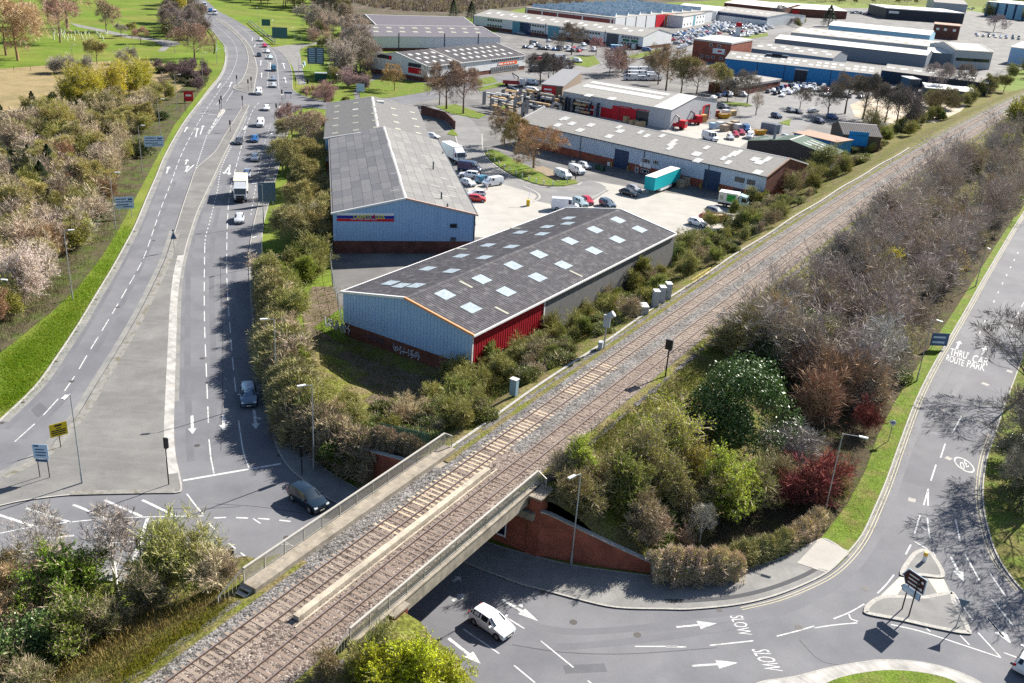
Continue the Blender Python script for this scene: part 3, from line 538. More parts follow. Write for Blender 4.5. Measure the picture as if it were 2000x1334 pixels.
for k, m in (('a', M_slp), ('b', M_slp2), ('c', M_slp3)):
    b = MB(); b.obox((0, 0, 0), (.13, 0, 0), (0, 1.25, 0), (0, 0, .05)); sm[k] = b.mesh('sleeper', m)
def track(label, nc):
    root = empty('railway_track', T(0, nc, ZR), label=label, cat='railway track', group='tracks of the double line')
    inv = Matrix.Translation(-root.location)
    for o_, in ((-.7525,), (.7525,)):
        mb = MB(); mb2 = MB(); s = S0
        while s < S1-4:
            a, b = T(s, nc+o_, 0), T(s+4, nc+o_, 0); mb.bar((a.x, a.y, ZR-.08), (b.x, b.y, ZR-.08), .09, .15)
            mb2.bar((a.x, a.y, ZR), (b.x, b.y, ZR), .06, .014); s += 4
        for m_, nm, mt_, pr in ((mb, 'rail', M_rail, root), (mb2, 'running_surface', M_railtop, None)):
            me = m_.mesh(nm, mt_); me.transform(inv)
            if nm == 'rail': ro = add(nm, me, root)
            else: add(nm, me, ro)
    s = -12.0; rest = MB(); k = 0
    while s < 330:
        h = heading(s); p = T(s, nc, 6.335 if s > 0 else 6.335); p.z += random.uniform(-.048, -.022); typ = 'b' if nc > 0 else ('c' if 22 < s < 64 and not 49 < s < 54 else 'a')
        if nc > 0 and s > 70: typ = 'a'
        if random.random() < .1: typ = 'b'
        if k < 300: o = add('sleeper', sm[typ], root); o.location = p-root.location; o.rotation_euler = (0, 0, h+random.uniform(-.012, .012))
        else: d = Vector((cos(h), sin(h), 0)); rest.obox(p-root.location, d*.13, Vector((-d.y, d.x, 0))*1.25, (0, 0, .05))
        s += .66; k += 1
    rest.obj('far_sleepers', M_slp2, root, kind='stuff')
track('nearer right-hand railway track on rusty brown sleepers', 1.88); track('left-hand railway track on paler concrete sleepers beside grey ballast', -1.88)
# cable trough beside the line, thin black cable
mb = MB(); s = 36
while s < 240: a, b = T(s, -5.75+.12*sin(s*.2), 0), T(s+2, -5.75+.12*sin((s+2)*.2), 0); mb.bar((a.x, a.y, 6.06), (b.x, b.y, 6.06), .3, .1); s += 2.06
mb.obj('cable_trough', M_kerb, kind='structure')
# ================================================================ bridge
M_bconc = mat('bridge_concrete', (.27, .235, .19), .9, .25, .6, col2=(.18, .155, .12), mix=(.5, .7), fine=.15, fscale=8, streak=((.12, .11, .10), .6, (1.2, 1.2, .15)))
M_beam = mat('pale_beam_concrete', (.43, .375, .295), .9, .22, .5, col2=(.33, .285, .225), mix=(.45, .62), fine=.18, fscale=8, streak=((.16, .14, .11), .6, (2, 2, .3)))
M_brick = brickmat('red_brick', (.30, .075, .045), (.23, .055, .035), (.22, .13, .10)); M_brick2 = brickmat('dark_brick', (.17, .062, .045), (.13, .045, .035), (.14, .09, .075))
M_alu = mat('galvanised_rail', (.40, .375, .335), .6, .12, 1.5, metal=.2); M_dark = mat('dark_paint', (.02, .022, .025), .55, .1, 2)
BR = empty('railway_bridge', T(25, 0, 0), label='concrete railway bridge carrying two tracks over the road, with railed parapets', cat='bridge')
bi = Matrix.Translation(-BR.location)
def bpart(mb, name, m, parent=None, smooth=None):
    me = mb.mesh(name, m, smooth); me.transform(bi); return add(name, me, parent or BR)
mb = MB(); mb.add([T(s, n, z) for s in (SA-1, SB+1.2) for n, z in ((-4.6, 6.2), (4.6, 6.2), (4.6, 5.35), (-4.6, 5.35))], [(0, 1, 5, 4), (1, 2, 6, 5), (2, 3, 7, 6), (3, 0, 4, 7), (0, 3, 2, 1), (4, 5, 6, 7)]); bpart(mb, 'deck', M_bconc)
def sbox(mb, s0, s1, n0, n1, z0, z1, m=0):
    vs = [T(s, n, z) for z in (z0, z1) for n in (n0, n1) for s in (s0, s1)]
    mb.add(vs, [(0, 2, 3, 1), (4, 5, 7, 6), (0, 1, 5, 4), (2, 6, 7, 3), (0, 4, 6, 2), (1, 3, 7, 5)], m)
# edge beams, upstand between the tracks
mb = MB(); sbox(mb, 10.2, 36.4, -6.05, -4.62, 5.2, 6.62); bpart(mb, 'edge_beam', M_bconc)
mb = MB(); sbox(mb, 10.2, 36.4, 4.62, 5.02, 5.2, 6.48); bpart(mb, 'edge_beam', M_bconc)
mb = MB(); sbox(mb, 10.2, 36.0, 4.50, 5.10, 6.485, 6.60); bpart(mb, 'coping', M_bconc)
mb = MB(); sbox(mb, 9.6, 35.2, -.30, .24, 6.3, 6.74); bpart(mb, 'centre_girder', M_beam)
mb = MB(); sbox(mb, 9.0, 36.0, .38, .52, 6.33, 6.40); bpart(mb, 'cable_duct', M_beam)
def parapet(n, s0, s1, zb, tilt, hgt=1.25, ends=()):
    mb = MB(); pal = MB(); s = s0; k = 0
    root = MB(); a, b = T(s0, n, zb+hgt), T(s1, n, zb+hgt)
    root.bar(a, b, .16, .10); rl = bpart(root, 'handrail', M_alu)
    lo = MB(); lo.bar(T(s0, n, zb+.12), T(s1, n, zb+.12), .05, .05); bpart(lo, 'bottom_rail', M_alu)
    while s <= s1+.01:
        p = MB(); q = T(s, n, 0); p.bar((q.x, q.y, zb), (q.x, q.y, zb+hgt-.03), .08, .08); bpart(p, 'post', M_alu); s += (s1-s0)/12
    s = s0+.06
    while s < s1:
        q = T(s, n, 0); pal.add([(q.x+dx, q.y+dy, z) for z in (zb+.12, zb+hgt-.03) for dx, dy in ((-.02, -.02), (.02, -.02), (.02, .02), (-.02, .02))], [(0, 1, 5, 4), (1, 2, 6, 5), (2, 3, 7, 6), (3, 0, 4, 7)]); s += .115
    o = bpart(pal, 'balusters', M_alu); o['kind'] = 'stuff'
    for (sa, na, za), (sb_, nb, zb2) in ends:
        e = MB(); A, B_ = T(sa, na, za), T(sb_, nb, zb2)
        e.bar((A.x, A.y, za+hgt), (B_.x, B_.y, zb2+hgt), .08, .06); e.bar((B_.x, B_.y, zb2), (B_.x, B_.y, zb2+hgt), .08, .08)
        for t in (.15, .3, .45, .6, .75, .9): c = A.lerp(B_, t); z = za+(zb2-za)*t; e.bar((c.x, c.y, z+.1), (c.x, c.y, z+hgt), .03, .03)
        bpart(e, 'end_railing', M_alu)
parapet(-5.9, 10.3, 36.4, 6.62, 0, ends=[((10.3, -5.9, 6.62), (8.0, -6.2, 5.3)), ((36.4, -5.9, 6.62), (36.5, -5.1, 6.55))])
parapet(4.82, 9.8, 36.0, 6.60, 0, ends=[((9.8, 4.82, 6.6), (7.6, 4.95, 5.6)), ((36.0, 4.82, 6.6), (36.1, 5.7, 6.0))])
for k in range(5):   # steps down from the far parapet
    mb = MB(); sbox(mb, 9.9-k*.42, 10.25-k*.42, -6.0, -5.0, 6.3-k*.24, 6.36-k*.24); bpart(mb, 'step', M_alu)
for n in (-6.0, -4.97): mb = MB(); mb.bar(T(10.2, n, 6.3), T(8.0, n, 5.1), .06, .2); bpart(mb, 'stair_stringer', M_alu)
# abutments, bearing shelves and wing walls
mb = MB(); sbox(mb, SB, SB+1.0, -5.9, 5.2, -.1, 5.3); bpart(mb, 'abutment', M_brick)
mb = MB(); sbox(mb, SB-.55, SB+1.0, -5.95, 5.9, 4.05, 4.75); bpart(mb, 'bearing_shelf', M_bconc)
mb = MB(); sbox(mb, SA-1.0, SA, -5.9, 5.1, -.1, 5.3); bpart(mb, 'abutment', M_brick)
mb = MB(); sbox(mb, SA-1.6, SA+.1, 4.1, 5.5, -.1, 6.3); bpart(mb, 'pier', M_brick); mb = MB(); sbox(mb, SA-1.7, SA+.2, 3.98, 5.62, 6.3, 6.48); bpart(mb, 'pier_cap', M_bconc)
mb = MB(); sbox(mb, SB-.1, SB+1.4, 5.22, 6.3, -.1, 6.15); bpart(mb, 'pier', M_brick); mb = MB(); sbox(mb, SB-.2, SB+2.2, 5.12, 6.42, 6.15, 6.33); bpart(mb, 'pier_cap', M_bconc)
def wing(pts, heights, thick, name, label, cope=True):
    w = MB(); c = MB(); k = len(pts); P = [Vector((p.x, p.y, 0)) for p in pts]; q = offset(P, thick, False)
    for i in range(k-1):
        a, b, d, e = P[i], P[i+1], q[i+1], q[i]; ha, hb = heights[i], heights[i+1]
        w.add([(a.x, a.y, -.1), (b.x, b.y, -.1), (d.x, d.y, -.1), (e.x, e.y, -.1), (a.x, a.y, ha), (b.x, b.y, hb), (d.x, d.y, hb), (e.x, e.y, ha)], [(0, 1, 5, 4), (1, 2, 6, 5), (2, 3, 7, 6), (3, 0, 4, 7), (4, 5, 6, 7)])
        c.bar((a.x/2+e.x/2, a.y/2+e.y/2, ha+.05), (b.x/2+d.x/2, b.y/2+d.y/2, hb+.05), thick+.12, .1)
    o = w.obj(name, M_brick, label=label, cat='wall'); 
    if cope: c.obj('coping', M_kerb, o)
    return o
RW = [T(SB+.02, 6.32, 0), T(34.75, 7.0), T(35.6, 9.5), T(36.8, 12.5), T(37.9, 15), T(39.0, 17.6)]
rw = wing(RW, [4.9, 4.6, 3.7, 2.5, 1.5, .6], .4, 'wing_wall', 'sloping red brick wing wall below the bushes right of the bridge')
M_mural = mat('dark_graffiti', (.10, .02, .028), .8, .3, 2); M_mural2 = mat('crimson_paint', (.26, .018, .03), .8, .3, 2)
LW = [T(SB+.0, -5.95), T(34.3, -9), T(34.8, -13), T(35.3, -17), T(36.0, -21), T(36.9, -26), T(38.5, -29.5)]
lw = wing(LW[::-1], [1.6, 1.9, 2.4, 3.0, 3.8, 4.6, 5.0], .4, 'wing_wall', 'curved red brick retaining wall under the hedge left of the bridge')
PO = MB(); a, b = T(SB-.06, -1.8), T(SB-.06, 2.9)
PO.add([(a.x, a.y, .95), (b.x, b.y, .95), (b.x, b.y, 3.95), (a.x, a.y, 3.95)], [(0, 1, 2, 3)])
poster = PO.obj('poster_panel', mat('poster_print', (.006, .008, .02), .35, .5, .9, col2=(.02, .03, .07), mix=(.5, .6), spec=.4), label='dark advertising poster in a white frame on the bridge abutment', cat='poster')
d_ = (b-a).normalized(); M_frame = mat('white_frame', (.62, .62, .64), .6, .05)
for p, q, w_, h_ in (((a.x, a.y, .9), (b.x, b.y, .9), .12, .16), ((a.x, a.y, 4.0), (b.x, b.y, 4.0), .12, .16), ((b.x, b.y, .8), (b.x, b.y, 4.08), .16, .12), ((a.x, a.y, .8), (a.x, a.y, 4.08), .16, .12)):
    mb = MB(); mb.bar(p, q, w_, h_); mb.obj('frame', M_frame, poster)
hh = heading(SB); tx = T(SB-.075, 1.45, 1.62); text_on('lettering', 'TalkTalk', tx, d_, (0, 0, 1), M_frame, poster, .01, .42, 1.7)
# ================================================================ industrial buildings
M_clad = mat('pale_cladding', (.29, .44, .64), .6, .05, .4, spec=.3, streak=((.22, .34, .50), .4, (1.5, 1.5, .12)))
M_clade = mat('grey_blue_cladding', (.42, .49, .58), .6, .05, .4, spec=.3, streak=((.38, .42, .47), .35, (1.5, 1.5, .12)))
M_cladw = mat('white_cladding', (.64, .65, .66), .6, .06, .4, streak=((.45, .45, .43), .4, (1.2, 1.2, .1)))
M_cladg = mat('grey_cladding', (.40, .415, .435), .6, .06, .4)
M_cladd = mat('slate_grey_cladding', (.17, .195, .235), .6, .06, .4)
M_cladb = mat('blue_cladding', (.02, .19, .44), .5, .08, .4)
M_lblue = mat('light_blue_cladding', (.24, .45, .60), .5, .05, .4)
M_black = mat('black_cladding', (.03, .035, .05), .5, .06, .4)
M_redc = mat('red_cladding', (.30, .012, .022), .5, .06, .5)
M_rdark = mat('dark_sheet_roof', (.068, .064, .072), .85, .3, .7, fine=.4, fscale=7, streak=((.24, .23, .23), .45, (.9, .9, .9)), spec=.2)
M_rgrey = mat('grey_cement_roof', (.20, .195, .19), .92, .14, .5, fine=.22, fscale=7, spec=.1)
M_rgrey2 = mat('pale_cement_roof', (.30, .285, .265), .92, .14, .5, fine=.2, fscale=7, spec=.1)
M_rwhite = mat('white_sheet_roof', (.62, .60, .57), .7, .06, .3, fine=.06)
M_rgreen = mat('green_roof', (.10, .15, .115), .8, .12, .5)
M_rust = mat('rusty_roof', (.33, .215, .16), .9, .2, .4, fine=.12)
M_ridge = mat('ridge_cap', (.42, .405, .39), .85, .15, .8); M_gut = mat('white_gutter', (.66, .65, .64), .6, .1, 1)
M_sky1 = mat('rooflight', (.33, .385, .42), .5, .3, .9, spec=.35, fine=.2, fscale=5); M_sky2 = mat('pale_rooflight', (.56, .55, .52), .6, .25, .8, fine=.12, fscale=5); M_sky3 = mat('yellowed_rooflight', (.36, .36, .29), .6, .12, .8)
M_terr = mat('terracotta_verge', (.56, .27, .13), .8, .12, .8)
M_shut = mat('navy_shutter', (.022, .045, .105), .5, .08, 1, bump=.0); M_glass = mat('window_glass', (.02, .03, .04), .12, 0, 1, spec=.6)
M_frm = mat('upvc_frame', (.68, .68, .68), .5, .008); M_red = mat('signal_red', (.46, .01, .02), .5, .08, 1); M_pipe = mat('grey_pipe', (.07, .08, .10), .5, .08)
M_teal = mat('teal_shutter', (.10, .26, .33), .55, .06)
def ray_plane(px, o, nrm):
    d = CR @ Vector((px[0]-1000, 667-px[1], -F)); c = Vector((0, 0, HC)); t = (o-c).dot(nrm)/d.dot(nrm); return c+d*t
RIBS = {}
class Shed:
    """gabled shed: eave line A->B (pixels) at height he, depth to the left of A->B, ridge parallel to it"""
    def __init__(s, name, label, A, B, he, depth, hr, walls, roof, plinth=0, pm=None, gable=None, over=.3, rib=.3, flat=False, roofname='roof_slope', cat='warehouse', endm=None, group=None, C=None):
        a, b = G(A[0], A[1], he), G(B[0], B[1], he); s.L = (b-a).length; d = (b-a)/s.L
        if C:
            e = G(C[0], C[1], he)-a; depth = e.length*(1 if d.cross(e).z > 0 else -1); e.normalize(); q = Vector((e.y, -e.x, 0)); q = q if q.dot(d) > 0 else -q; s.L *= q.dot(d); d = q
        s.rz = atan2(d.y, d.x); s.D = depth; s.he = he; s.hr = hr
        s.o = Vector((a.x, a.y, 0)); s.ex = Vector((cos(s.rz), sin(s.rz), 0)); s.ey = Vector((-s.ex.y, s.ex.x, 0)); s.flat = flat
        s.root = empty(name, s.o, s.rz, label=label, cat=cat, group=group); L, D = s.L, depth; sg = 1 if D > 0 else -1
        wm = walls if isinstance(walls, dict) else {k: walls for k in ('f', 'b', 'l', 'r')}
        zb = plinth
        e = .03*sg
        for k, q in (('f', [(0, 0, zb), (L, 0, zb), (L, 0, he), (0, 0, he)]), ('b', [(L, D, zb), (0, D, zb), (0, D, he), (L, D, he)])):
            mb = MB(); mb.poly(q if sg > 0 else q[::-1]); mb.obj('wall', wm[k], s.root)
        for k, x in (('l', 0), ('r', L)):
            mb = MB(); q = [(x, 0, zb), (x, D, zb), (x, D, he)]+([] if flat else [(x, D/2, hr)])+[(x, 0, he)]
            # ribs must run across this wall: build it in its own frame
            me = MB(); me.poly([(p[1]*sg, 0, p[2]) for p in q]); o = me.obj('wall', wm[k], s.root); o.location = (x, 0, 0); o.rotation_euler = (0, 0, pi/2*sg)
        if plinth:
            mb = MB(); i = .12*sg
            for q in ([(.12, i), (L-.12, i)], [(L-.12, i), (L-.12, D-i)], [(L-.12, D-i), (.12, D-i)], [(.12, D-i), (.12, i)]): mb.add([(q[0][0], q[0][1], -.1), (q[1][0], q[1][1], -.1), (q[1][0], q[1][1], zb), (q[0][0], q[0][1], zb)], [(0, 1, 2, 3)])
            mb.add([(0, 0, zb), (L, 0, zb), (L, D, zb), (0, D, zb)], [(0, 1, 2, 3)]); mb.obj('plinth', pm or M_brick2, s.root)
        if flat:
            mb = MB(); mb.box(-over, L+over, min(-over*sg, D+over*sg), max(-over*sg, D+over*sg), he, he+hr); mb.obj('roof', roof, s.root)
        else:
            sl = hr-he; half = D/2
            for y0, nm in ((0, roofname), (D, roofname)):
                mb = MB(); t = -over*sg if y0 == 0 else D+over*sg; zt = he-sl*over/abs(half)
                n = max(2, int((L+.4)/(rib/2))) if rib else 1; vs = []
                for i in range(n+1):
                    x = -.2+(L+.4)*i/n; dz = .06+(.06 if i % 2 else 0) if rib else .06
                    vs += [(x, t, zt+dz), (x, half, hr+dz)]
                fs = [(2*i, 2*i+2, 2*i+3, 2*i+1) for i in range(n)] if (y0 == 0) == (sg > 0) else [(2*i+1, 2*i+3, 2*i+2, 2*i) for i in range(n)]
                mb.add(vs, fs); mb.obj(nm, roof, s.root)
            mb = MB(); k = .35*sg
            mb.add([(-.22, half-k, hr-sl*.35/abs(half)+.12), (L+.22, half-k, hr-sl*.35/abs(half)+.12), (L+.22, half, hr+.16), (-.22, half, hr+.16), (L+.22, half+k, hr-sl*.35/abs(half)+.12), (-.22, half+k, hr-sl*.35/abs(half)+.12)], [(0, 1, 2, 3), (3, 2, 4, 5)]); mb.obj('ridge_cap', M_ridge if roof is not M_rdark else roof, s.root)
    def gutter(s, m=None, sides=('f', 'b'), sz=.2):
        sg = 1 if s.D > 0 else -1
        for k in sides:
            y = -.38*sg if k == 'f' else s.D+.38*sg; mb = MB(); mb.box(-.2, s.L+.2, y-sz/2, y+sz/2, s.he-.2, s.he+.04); mb.obj('gutter', m or M_gut, s.root)
    def verge(s, end, m1, m2=None, wd=.3, hh=.28):
        x = -.1 if end == 'l' else s.L+.1; h = s.D/2; sl = s.hr-s.he
        for y0, m in ((0, m1), (s.D, m2 or m1)):
            mb = MB(); ov = -.35 if (y0 == 0) == (s.D > 0) else .35
            mb.bar((x, y0+ov, s.he-sl*.35/abs(h)+.06), (x, h, s.hr+.06), wd, hh); mb.obj('verge_trim', m, s.root)
    def ribs(s, side, step=.5, z0=None, m=None, wd=.06):
        "standing seams of the cladding, one sheet of relief"
        mb = MB(); n = int((s.L if side in 'fb' else abs(s.D))/step); sg = 1 if s.D > 0 else -1; zb = z0 if z0 is not None else .3
        for i in range(1, n):
            t = i*step
            if side in 'fb': p = s.wp(side, t, 0, .015); top = s.he-.25; mb.box(p.x-wd/2, p.x+wd/2, p.y-.02, p.y+.02, zb, top)
            else: top = s.he+(s.hr-s.he)*(1-abs(t/(abs(s.D)/2)-1))-.3; p = s.wp(side, t*sg, 0, .015); mb.box(p.x-.02, p.x+.02, p.y-wd/2, p.y+wd/2, zb, top)
        o = mb.obj('cladding_seams', m, s.root); o['kind'] = 'stuff'
    def local(s, p): q = p-s.o; return Vector((q.dot(s.ex), q.dot(s.ey), q.z))
    def roof_px(s, px, side='f'):
        sl = (s.hr-s.he)/(s.D/2); ny = s.ey*(-sl if side == 'f' else sl); n = (ny+Vector((0, 0, 1))).normalized()
        base = s.o+Vector((0, 0, s.he))+(s.ey*s.D if side == 'b' else Vector((0, 0, 0)))
        return s.local(ray_plane(px, base, n))
    def rooflight(s, x, y, lx=1.05, ly=1.8, m=None, shared={}):
        sl = (s.hr-s.he)/abs(s.D/2); a = math.atan(sl); mm = m or M_sky1; key = (lx, ly, mm.name)
        if key not in shared:
            mb = MB(); n = max(2, int(lx/.15)); vs = []
            for i in range(n+1): vs += [(-lx/2+lx*i/n, -ly/2, .03 if i % 2 else 0), (-lx/2+lx*i/n, ly/2, .03 if i % 2 else 0)]
            mb.add(vs, [(2*i, 2*i+2, 2*i+3, 2*i+1) for i in range(n)]); shared[key] = mb.mesh('rooflight', mm)
        o = add('rooflight', shared[key], s.root); t = min(abs(y), abs(s.D-y))/abs(s.D/2); o.location = (x, y, s.he+(s.hr-s.he)*t+.13)
        up = (abs(y) < abs(s.D/2)) == (s.D > 0); o.rotation_euler = (a if up else -a, 0, 0); return o
    def wall_px(s, side, px):
        o = {'f': s.o, 'b': s.o+s.ey*s.D, 'l': s.o, 'r': s.o+s.ex*s.L}[side]; n = s.ey if side in 'fb' else s.ex
        q = s.local(ray_plane(px, o, n)); return (q.x if side in 'fb' else q.y), q.z
    def panel(s, name, side, t, z, w, h, m, out=.05, th=.06, frame=None, label=None, sub=None):
        "flat fitting on a wall: t along it, z = centre height"
        sg = 1 if s.D > 0 else -1; mb = MB()
        x, y = {'f': (t, -out*sg), 'b': (t, s.D+out*sg), 'l': (-out, t), 'r': (s.L+out, t)}[side]
        if side in 'fb': mb.box(x-w/2, x+w/2, y-th/2, y+th/2, z-h/2, z+h/2)
        else: mb.box(x-th/2, x+th/2, y-w/2, y+w/2, z-h/2, z+h/2)
        o = mb.obj(name, m, s.root, label=label)
        if frame:
            f = MB(); k = .09
            for dw, dz, ww, hh in ((0, h/2, w+k, k), (0, -h/2, w+k, k), (w/2, 0, k, h), (-w/2, 0, k, h)):
                if side in 'fb': f.box(x+dw-ww/2, x+dw+ww/2, y-sg*.05-.03, y-sg*.05+.03, z+dz-hh/2, z+dz+hh/2)
                else: f.box(x-.06 if side == 'l' else x-.0, x+.0 if side == 'l' else x+.06, y+dw-ww/2, y+dw+ww/2, z+dz-hh/2, z+dz+hh/2)
            f.obj('frame', frame, o)
        return o
    def panel_px(s, name, side, px, w, h, m, **k): t, z = s.wall_px(side, px); return s.panel(name, side, t, z, w, h, m, **k)
    def wp(s, side, t, z, out=.1):
        sg = 1 if s.D > 0 else -1; l = {'f': (t, -out*sg), 'b': (t, s.D+out*sg), 'l': (-out, t), 'r': (s.L+out, t)}[side]
        return Vector((l[0], l[1], z))
    def text(s, side, t, z, txt, m, width, height, parent, out=.1):
        sg = 1 if s.D > 0 else -1; p = s.wp(side, t, z, out); ux = {'f': (sg, 0, 0), 'b': (-sg, 0, 0), 'l': (0, -1, 0), 'r': (0, 1, 0)}[side]
        return text_on('lettering', txt, p, ux, (0, 0, 1), m, s.root, .01, height, width)

# --- the black-roofed warehouse beside the line
nb = Shed('black_roof_warehouse', 'black corrugated roof warehouse with many rooflights beside the railway', (922.4, 653.5), (1314, 455.5), 6.35, 22, 8.35, {'f': M_redc, 'b': M_clad, 'l': M_clad, 'r': M_clad}, M_rdark, 1.95, M_brick2, rib=.5, C=(670.1, 570.6))
nb.gutter(); nb.verge('l', M_terr, M_gut); nb.verge('r', M_gut)
for px in ((869.5, 577), (941, 547), (920, 603), (988.5, 571), (1050, 543), (1002.5, 520), (1052.6, 498), (1100.5, 519), (1113, 472), (1160, 491), (1162, 450), (1205.5, 469), (1207, 431), (1249, 449)):
    p = nb.roof_px(px, 'f'); nb.rooflight(p.x, p.y, 2.3, 2.1)
for px in ((763, 554), (784, 559), (813.5, 559), (836, 526), (882, 530.6), (901, 501), (946.5, 504), (953.5, 480), (999, 483), (1016.5, 455), (1059, 458), (1069, 444), (1109, 437.5), (1111, 427)):
    p = nb.roof_px(px, 'b'); nb.rooflight(p.x, p.y, 2.2, 1.9)
for px, sd in (((980, 608), 'f'), ((1125, 536), 'f'), ((910, 557), 'f'), ((901, 487.5), 'b'), ((1006, 447), 'b')):
    p = nb.roof_px(px, sd); nb.rooflight(p.x, p.y, .45, 2.2, M_sky3)
nb.panel('grey_bay', 'f', nb.L*.648, 3.3, nb.L*.715, 5.8, mat('grey_weathered_sheet', (.14, .14, .145), .7, .2, .6), out=.06)
nb.panel('corner_post', 'f', .12, 3.2, .25, 6.2, M_gut, out=.08); nb.panel('corner_post', 'f', nb.L*.287, 4.3, .3, 3.8, M_gut, out=.10)
nb.ribs('l', .55, 2.0, M_clad); nb.ribs('f', .55, 2.0, M_redc)
# graffiti on the brick plinth of the gable
M_graf = mat('silver_graffiti', (.42, .45, .52), .6, .3, 1.6); M_graf2 = mat('dark_graffiti_tag', (.10, .07, .09), .7, .4, 2)
rg_ = random.Random(3)
def graffiti(t0, z0, w, h, m, n):
    mb = MB()
    for i in range(n):
        t = t0+w*(i+.5)/n+rg_.uniform(-.2, .2); pts = [(t+rg_.uniform(-.25, .25), z0+h*(k/4)+rg_.uniform(-.1, .1)) for k in range(5)]
        for (a, b), (c, d) in zip(pts, pts[1:]): p, q = nb.wp('l', a, b, -.06), nb.wp('l', c, d, -.06); mb.bar(p, q, .05, .17)
        if i: p, q = nb.wp('l', t-w/n, z0+h*rg_.uniform(.2, .8), -.06), nb.wp('l', t, z0+h*rg_.uniform(.2, .8), -.06); mb.bar(p, q, .05, .16)
    mb.obj('graffiti', m, nb.root)
graffiti(20.6, .35, 4.6, 1.35, M_graf, 10); graffiti(14.2, .6, 3.6, .9, M_graf2, 7); graffiti(8.0, .25, 5.0, 1.1, M_graf, 8)
# --- the carpet shop and the shed behind it
ca = Shed('carpet_warehouse', 'grey sheet roof warehouse with carpet shop sign on its blue-white gable', (929, 419.6), (853, 273.6), 7.1, 24.3, 9.8, M_clad, M_rgrey, 2.3, M_brick2, rib=0)
ca.verge('l', mat('pink_verge', (.46, .30, .25), .8, .1), M_gut); ca.gutter(M_pipe, ('f',), .16)
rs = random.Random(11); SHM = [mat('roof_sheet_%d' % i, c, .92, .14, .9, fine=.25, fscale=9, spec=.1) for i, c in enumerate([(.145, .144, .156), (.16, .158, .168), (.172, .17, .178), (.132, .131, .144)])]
SHM2 = [mat('sunlit_tint_sheet_%d' % i, c, .92, .14, .9, fine=.22, fscale=9, spec=.1) for i, c in enumerate([(.185, .181, .178), (.20, .195, .19), (.175, .171, .169), (.21, .205, .198)])]  # same sheets, paler and warmer: sunlight on this slope put into the colour
slen = hypot(ca.D/2, ca.hr-ca.he)
def sheets(b, ncol, nrow, side, mats, name='roof_sheet'):
    sl = math.atan((b.hr-b.he)/(b.D/2)); cw, rl = slen*(abs(b.D)/abs(ca.D))/ncol, b.L/nrow; me = []
    for m in mats: mb = MB(); mb.box(-rl/2+.03, rl/2-.03, -cw/2+.02, cw/2-.02, -.02, .02); me.append(mb.mesh(name, m))
    for i in range(ncol):
        for j in range(nrow):
            yy = (i+.5)/ncol*(b.D/2); zz = b.he+(b.hr-b.he)*(i+.5)/ncol+.10+rs.uniform(0, .02)
            o = add(name, rs.choice(me), b.root); o.location = ((j+.5)*rl, yy if side == 'f' else b.D-yy, zz); o.rotation_euler = (sl if side == 'f' else -sl, 0, 0)
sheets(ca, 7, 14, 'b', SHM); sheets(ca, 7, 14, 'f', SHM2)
for px in ((830, 306), (793, 334), (771, 337), (867, 350), (850, 364), (770, 366), (882, 366), (880, 384), (866, 384)):
    p = ca.roof_px(px, 'f'); ca.rooflight(p.x, p.y, .25, 1.6, M_sky2).location.z += .02
for px, h in ((846, 332, ), 1.6), ((862, 390), 1.3), ((865, 301), .5), ((874, 405), .6):
    p = ca.roof_px(px, 'f'); mb = MB(); mb.tube((p.x, p.y, p.z-.2), (p.x, p.y, p.z+h), .14, n=8); mb.tube((p.x, p.y, p.z+h), (p.x, p.y, p.z+h+.12), .22, .05, n=8); mb.obj('flue', M_pipe, ca.root)
ca.ribs('l', .55, 2.35, M_clad)
# sign
t, z = ca.wall_px('l', (714, 424)); sw = 9.6; zt_ = z
sign = ca.panel('shop_sign', 'l', t, z, sw, 1.45, mat('sign_white', (.66, .67, .70), .5, .02), out=.06, th=.05)
M_sblue = mat('sign_blue', (.01, .02, .26), .5, .02); M_sred = mat('sign_red', (.50, .005, .02), .5, .02); M_syel = mat('sign_yellow', (.75, .68, .02), .5, .02)
for zz, hh, m in ((z+.02, .52, M_sblue), (z-.50, .44, M_sred)):
    ca.panel('sign_band', 'l', t, zz, sw, hh, m, out=.10, th=.02)
ca.text('l', t+.55, z+.08, 'CARPETS', M_syel, 3.0, .66, None, .14); ca.text('l', t-2.45, z+.08, 'LESS', M_syel, 1.5, .66, None, .14); ca.text('l', t-1.35, z+.12, '4', M_sred, .5, .9, None, .14)
ca.text('l', t+.3, z-.42, 'CARPETS VINYLS LAMINATES', mat('sign_print', (.6, .55, .62), .5), 4.2, .2, None, .13) if 0 else None
mb = MB()
for k in range(24):
    if k % 6 == 5: continue
    p = ca.wp('l', t+2.4-k*.19, z-.40, .12); mb.box(p.x-.01, p.x+.01, p.y-.06, p.y+.06, p.z-.07, p.z+.07)
mb.obj('small_print', mat('sign_print', (.55, .5, .6), .5), ca.root)
ca.panel_px('window', 'l', (885.5, 441), 1.15, .65, M_glass, frame=M_pipe); ca.panel_px('vent_box', 'l', (885, 467), .9, .6, M_pipe, th=.2)
ca.panel('downpipe', 'l', .15, 4.6, .22, 5, M_pipe)
b2 = Shed('grey_roof_shed', 'grey roof shed with rows of yellowed rooflights behind the carpet shop', (840.3, 276.4), (813.2, 209.2), 7.1, 23.6, 9.3, M_clad, M_rgrey, 2.0, M_brick2, rib=.45)
b2.verge('l', M_gut, M_gut); b2.verge('r', M_ridge, M_ridge)
for row in ((694, 693, 692, 691, 690), (658, 657, 656, 655, 654)):
    pass
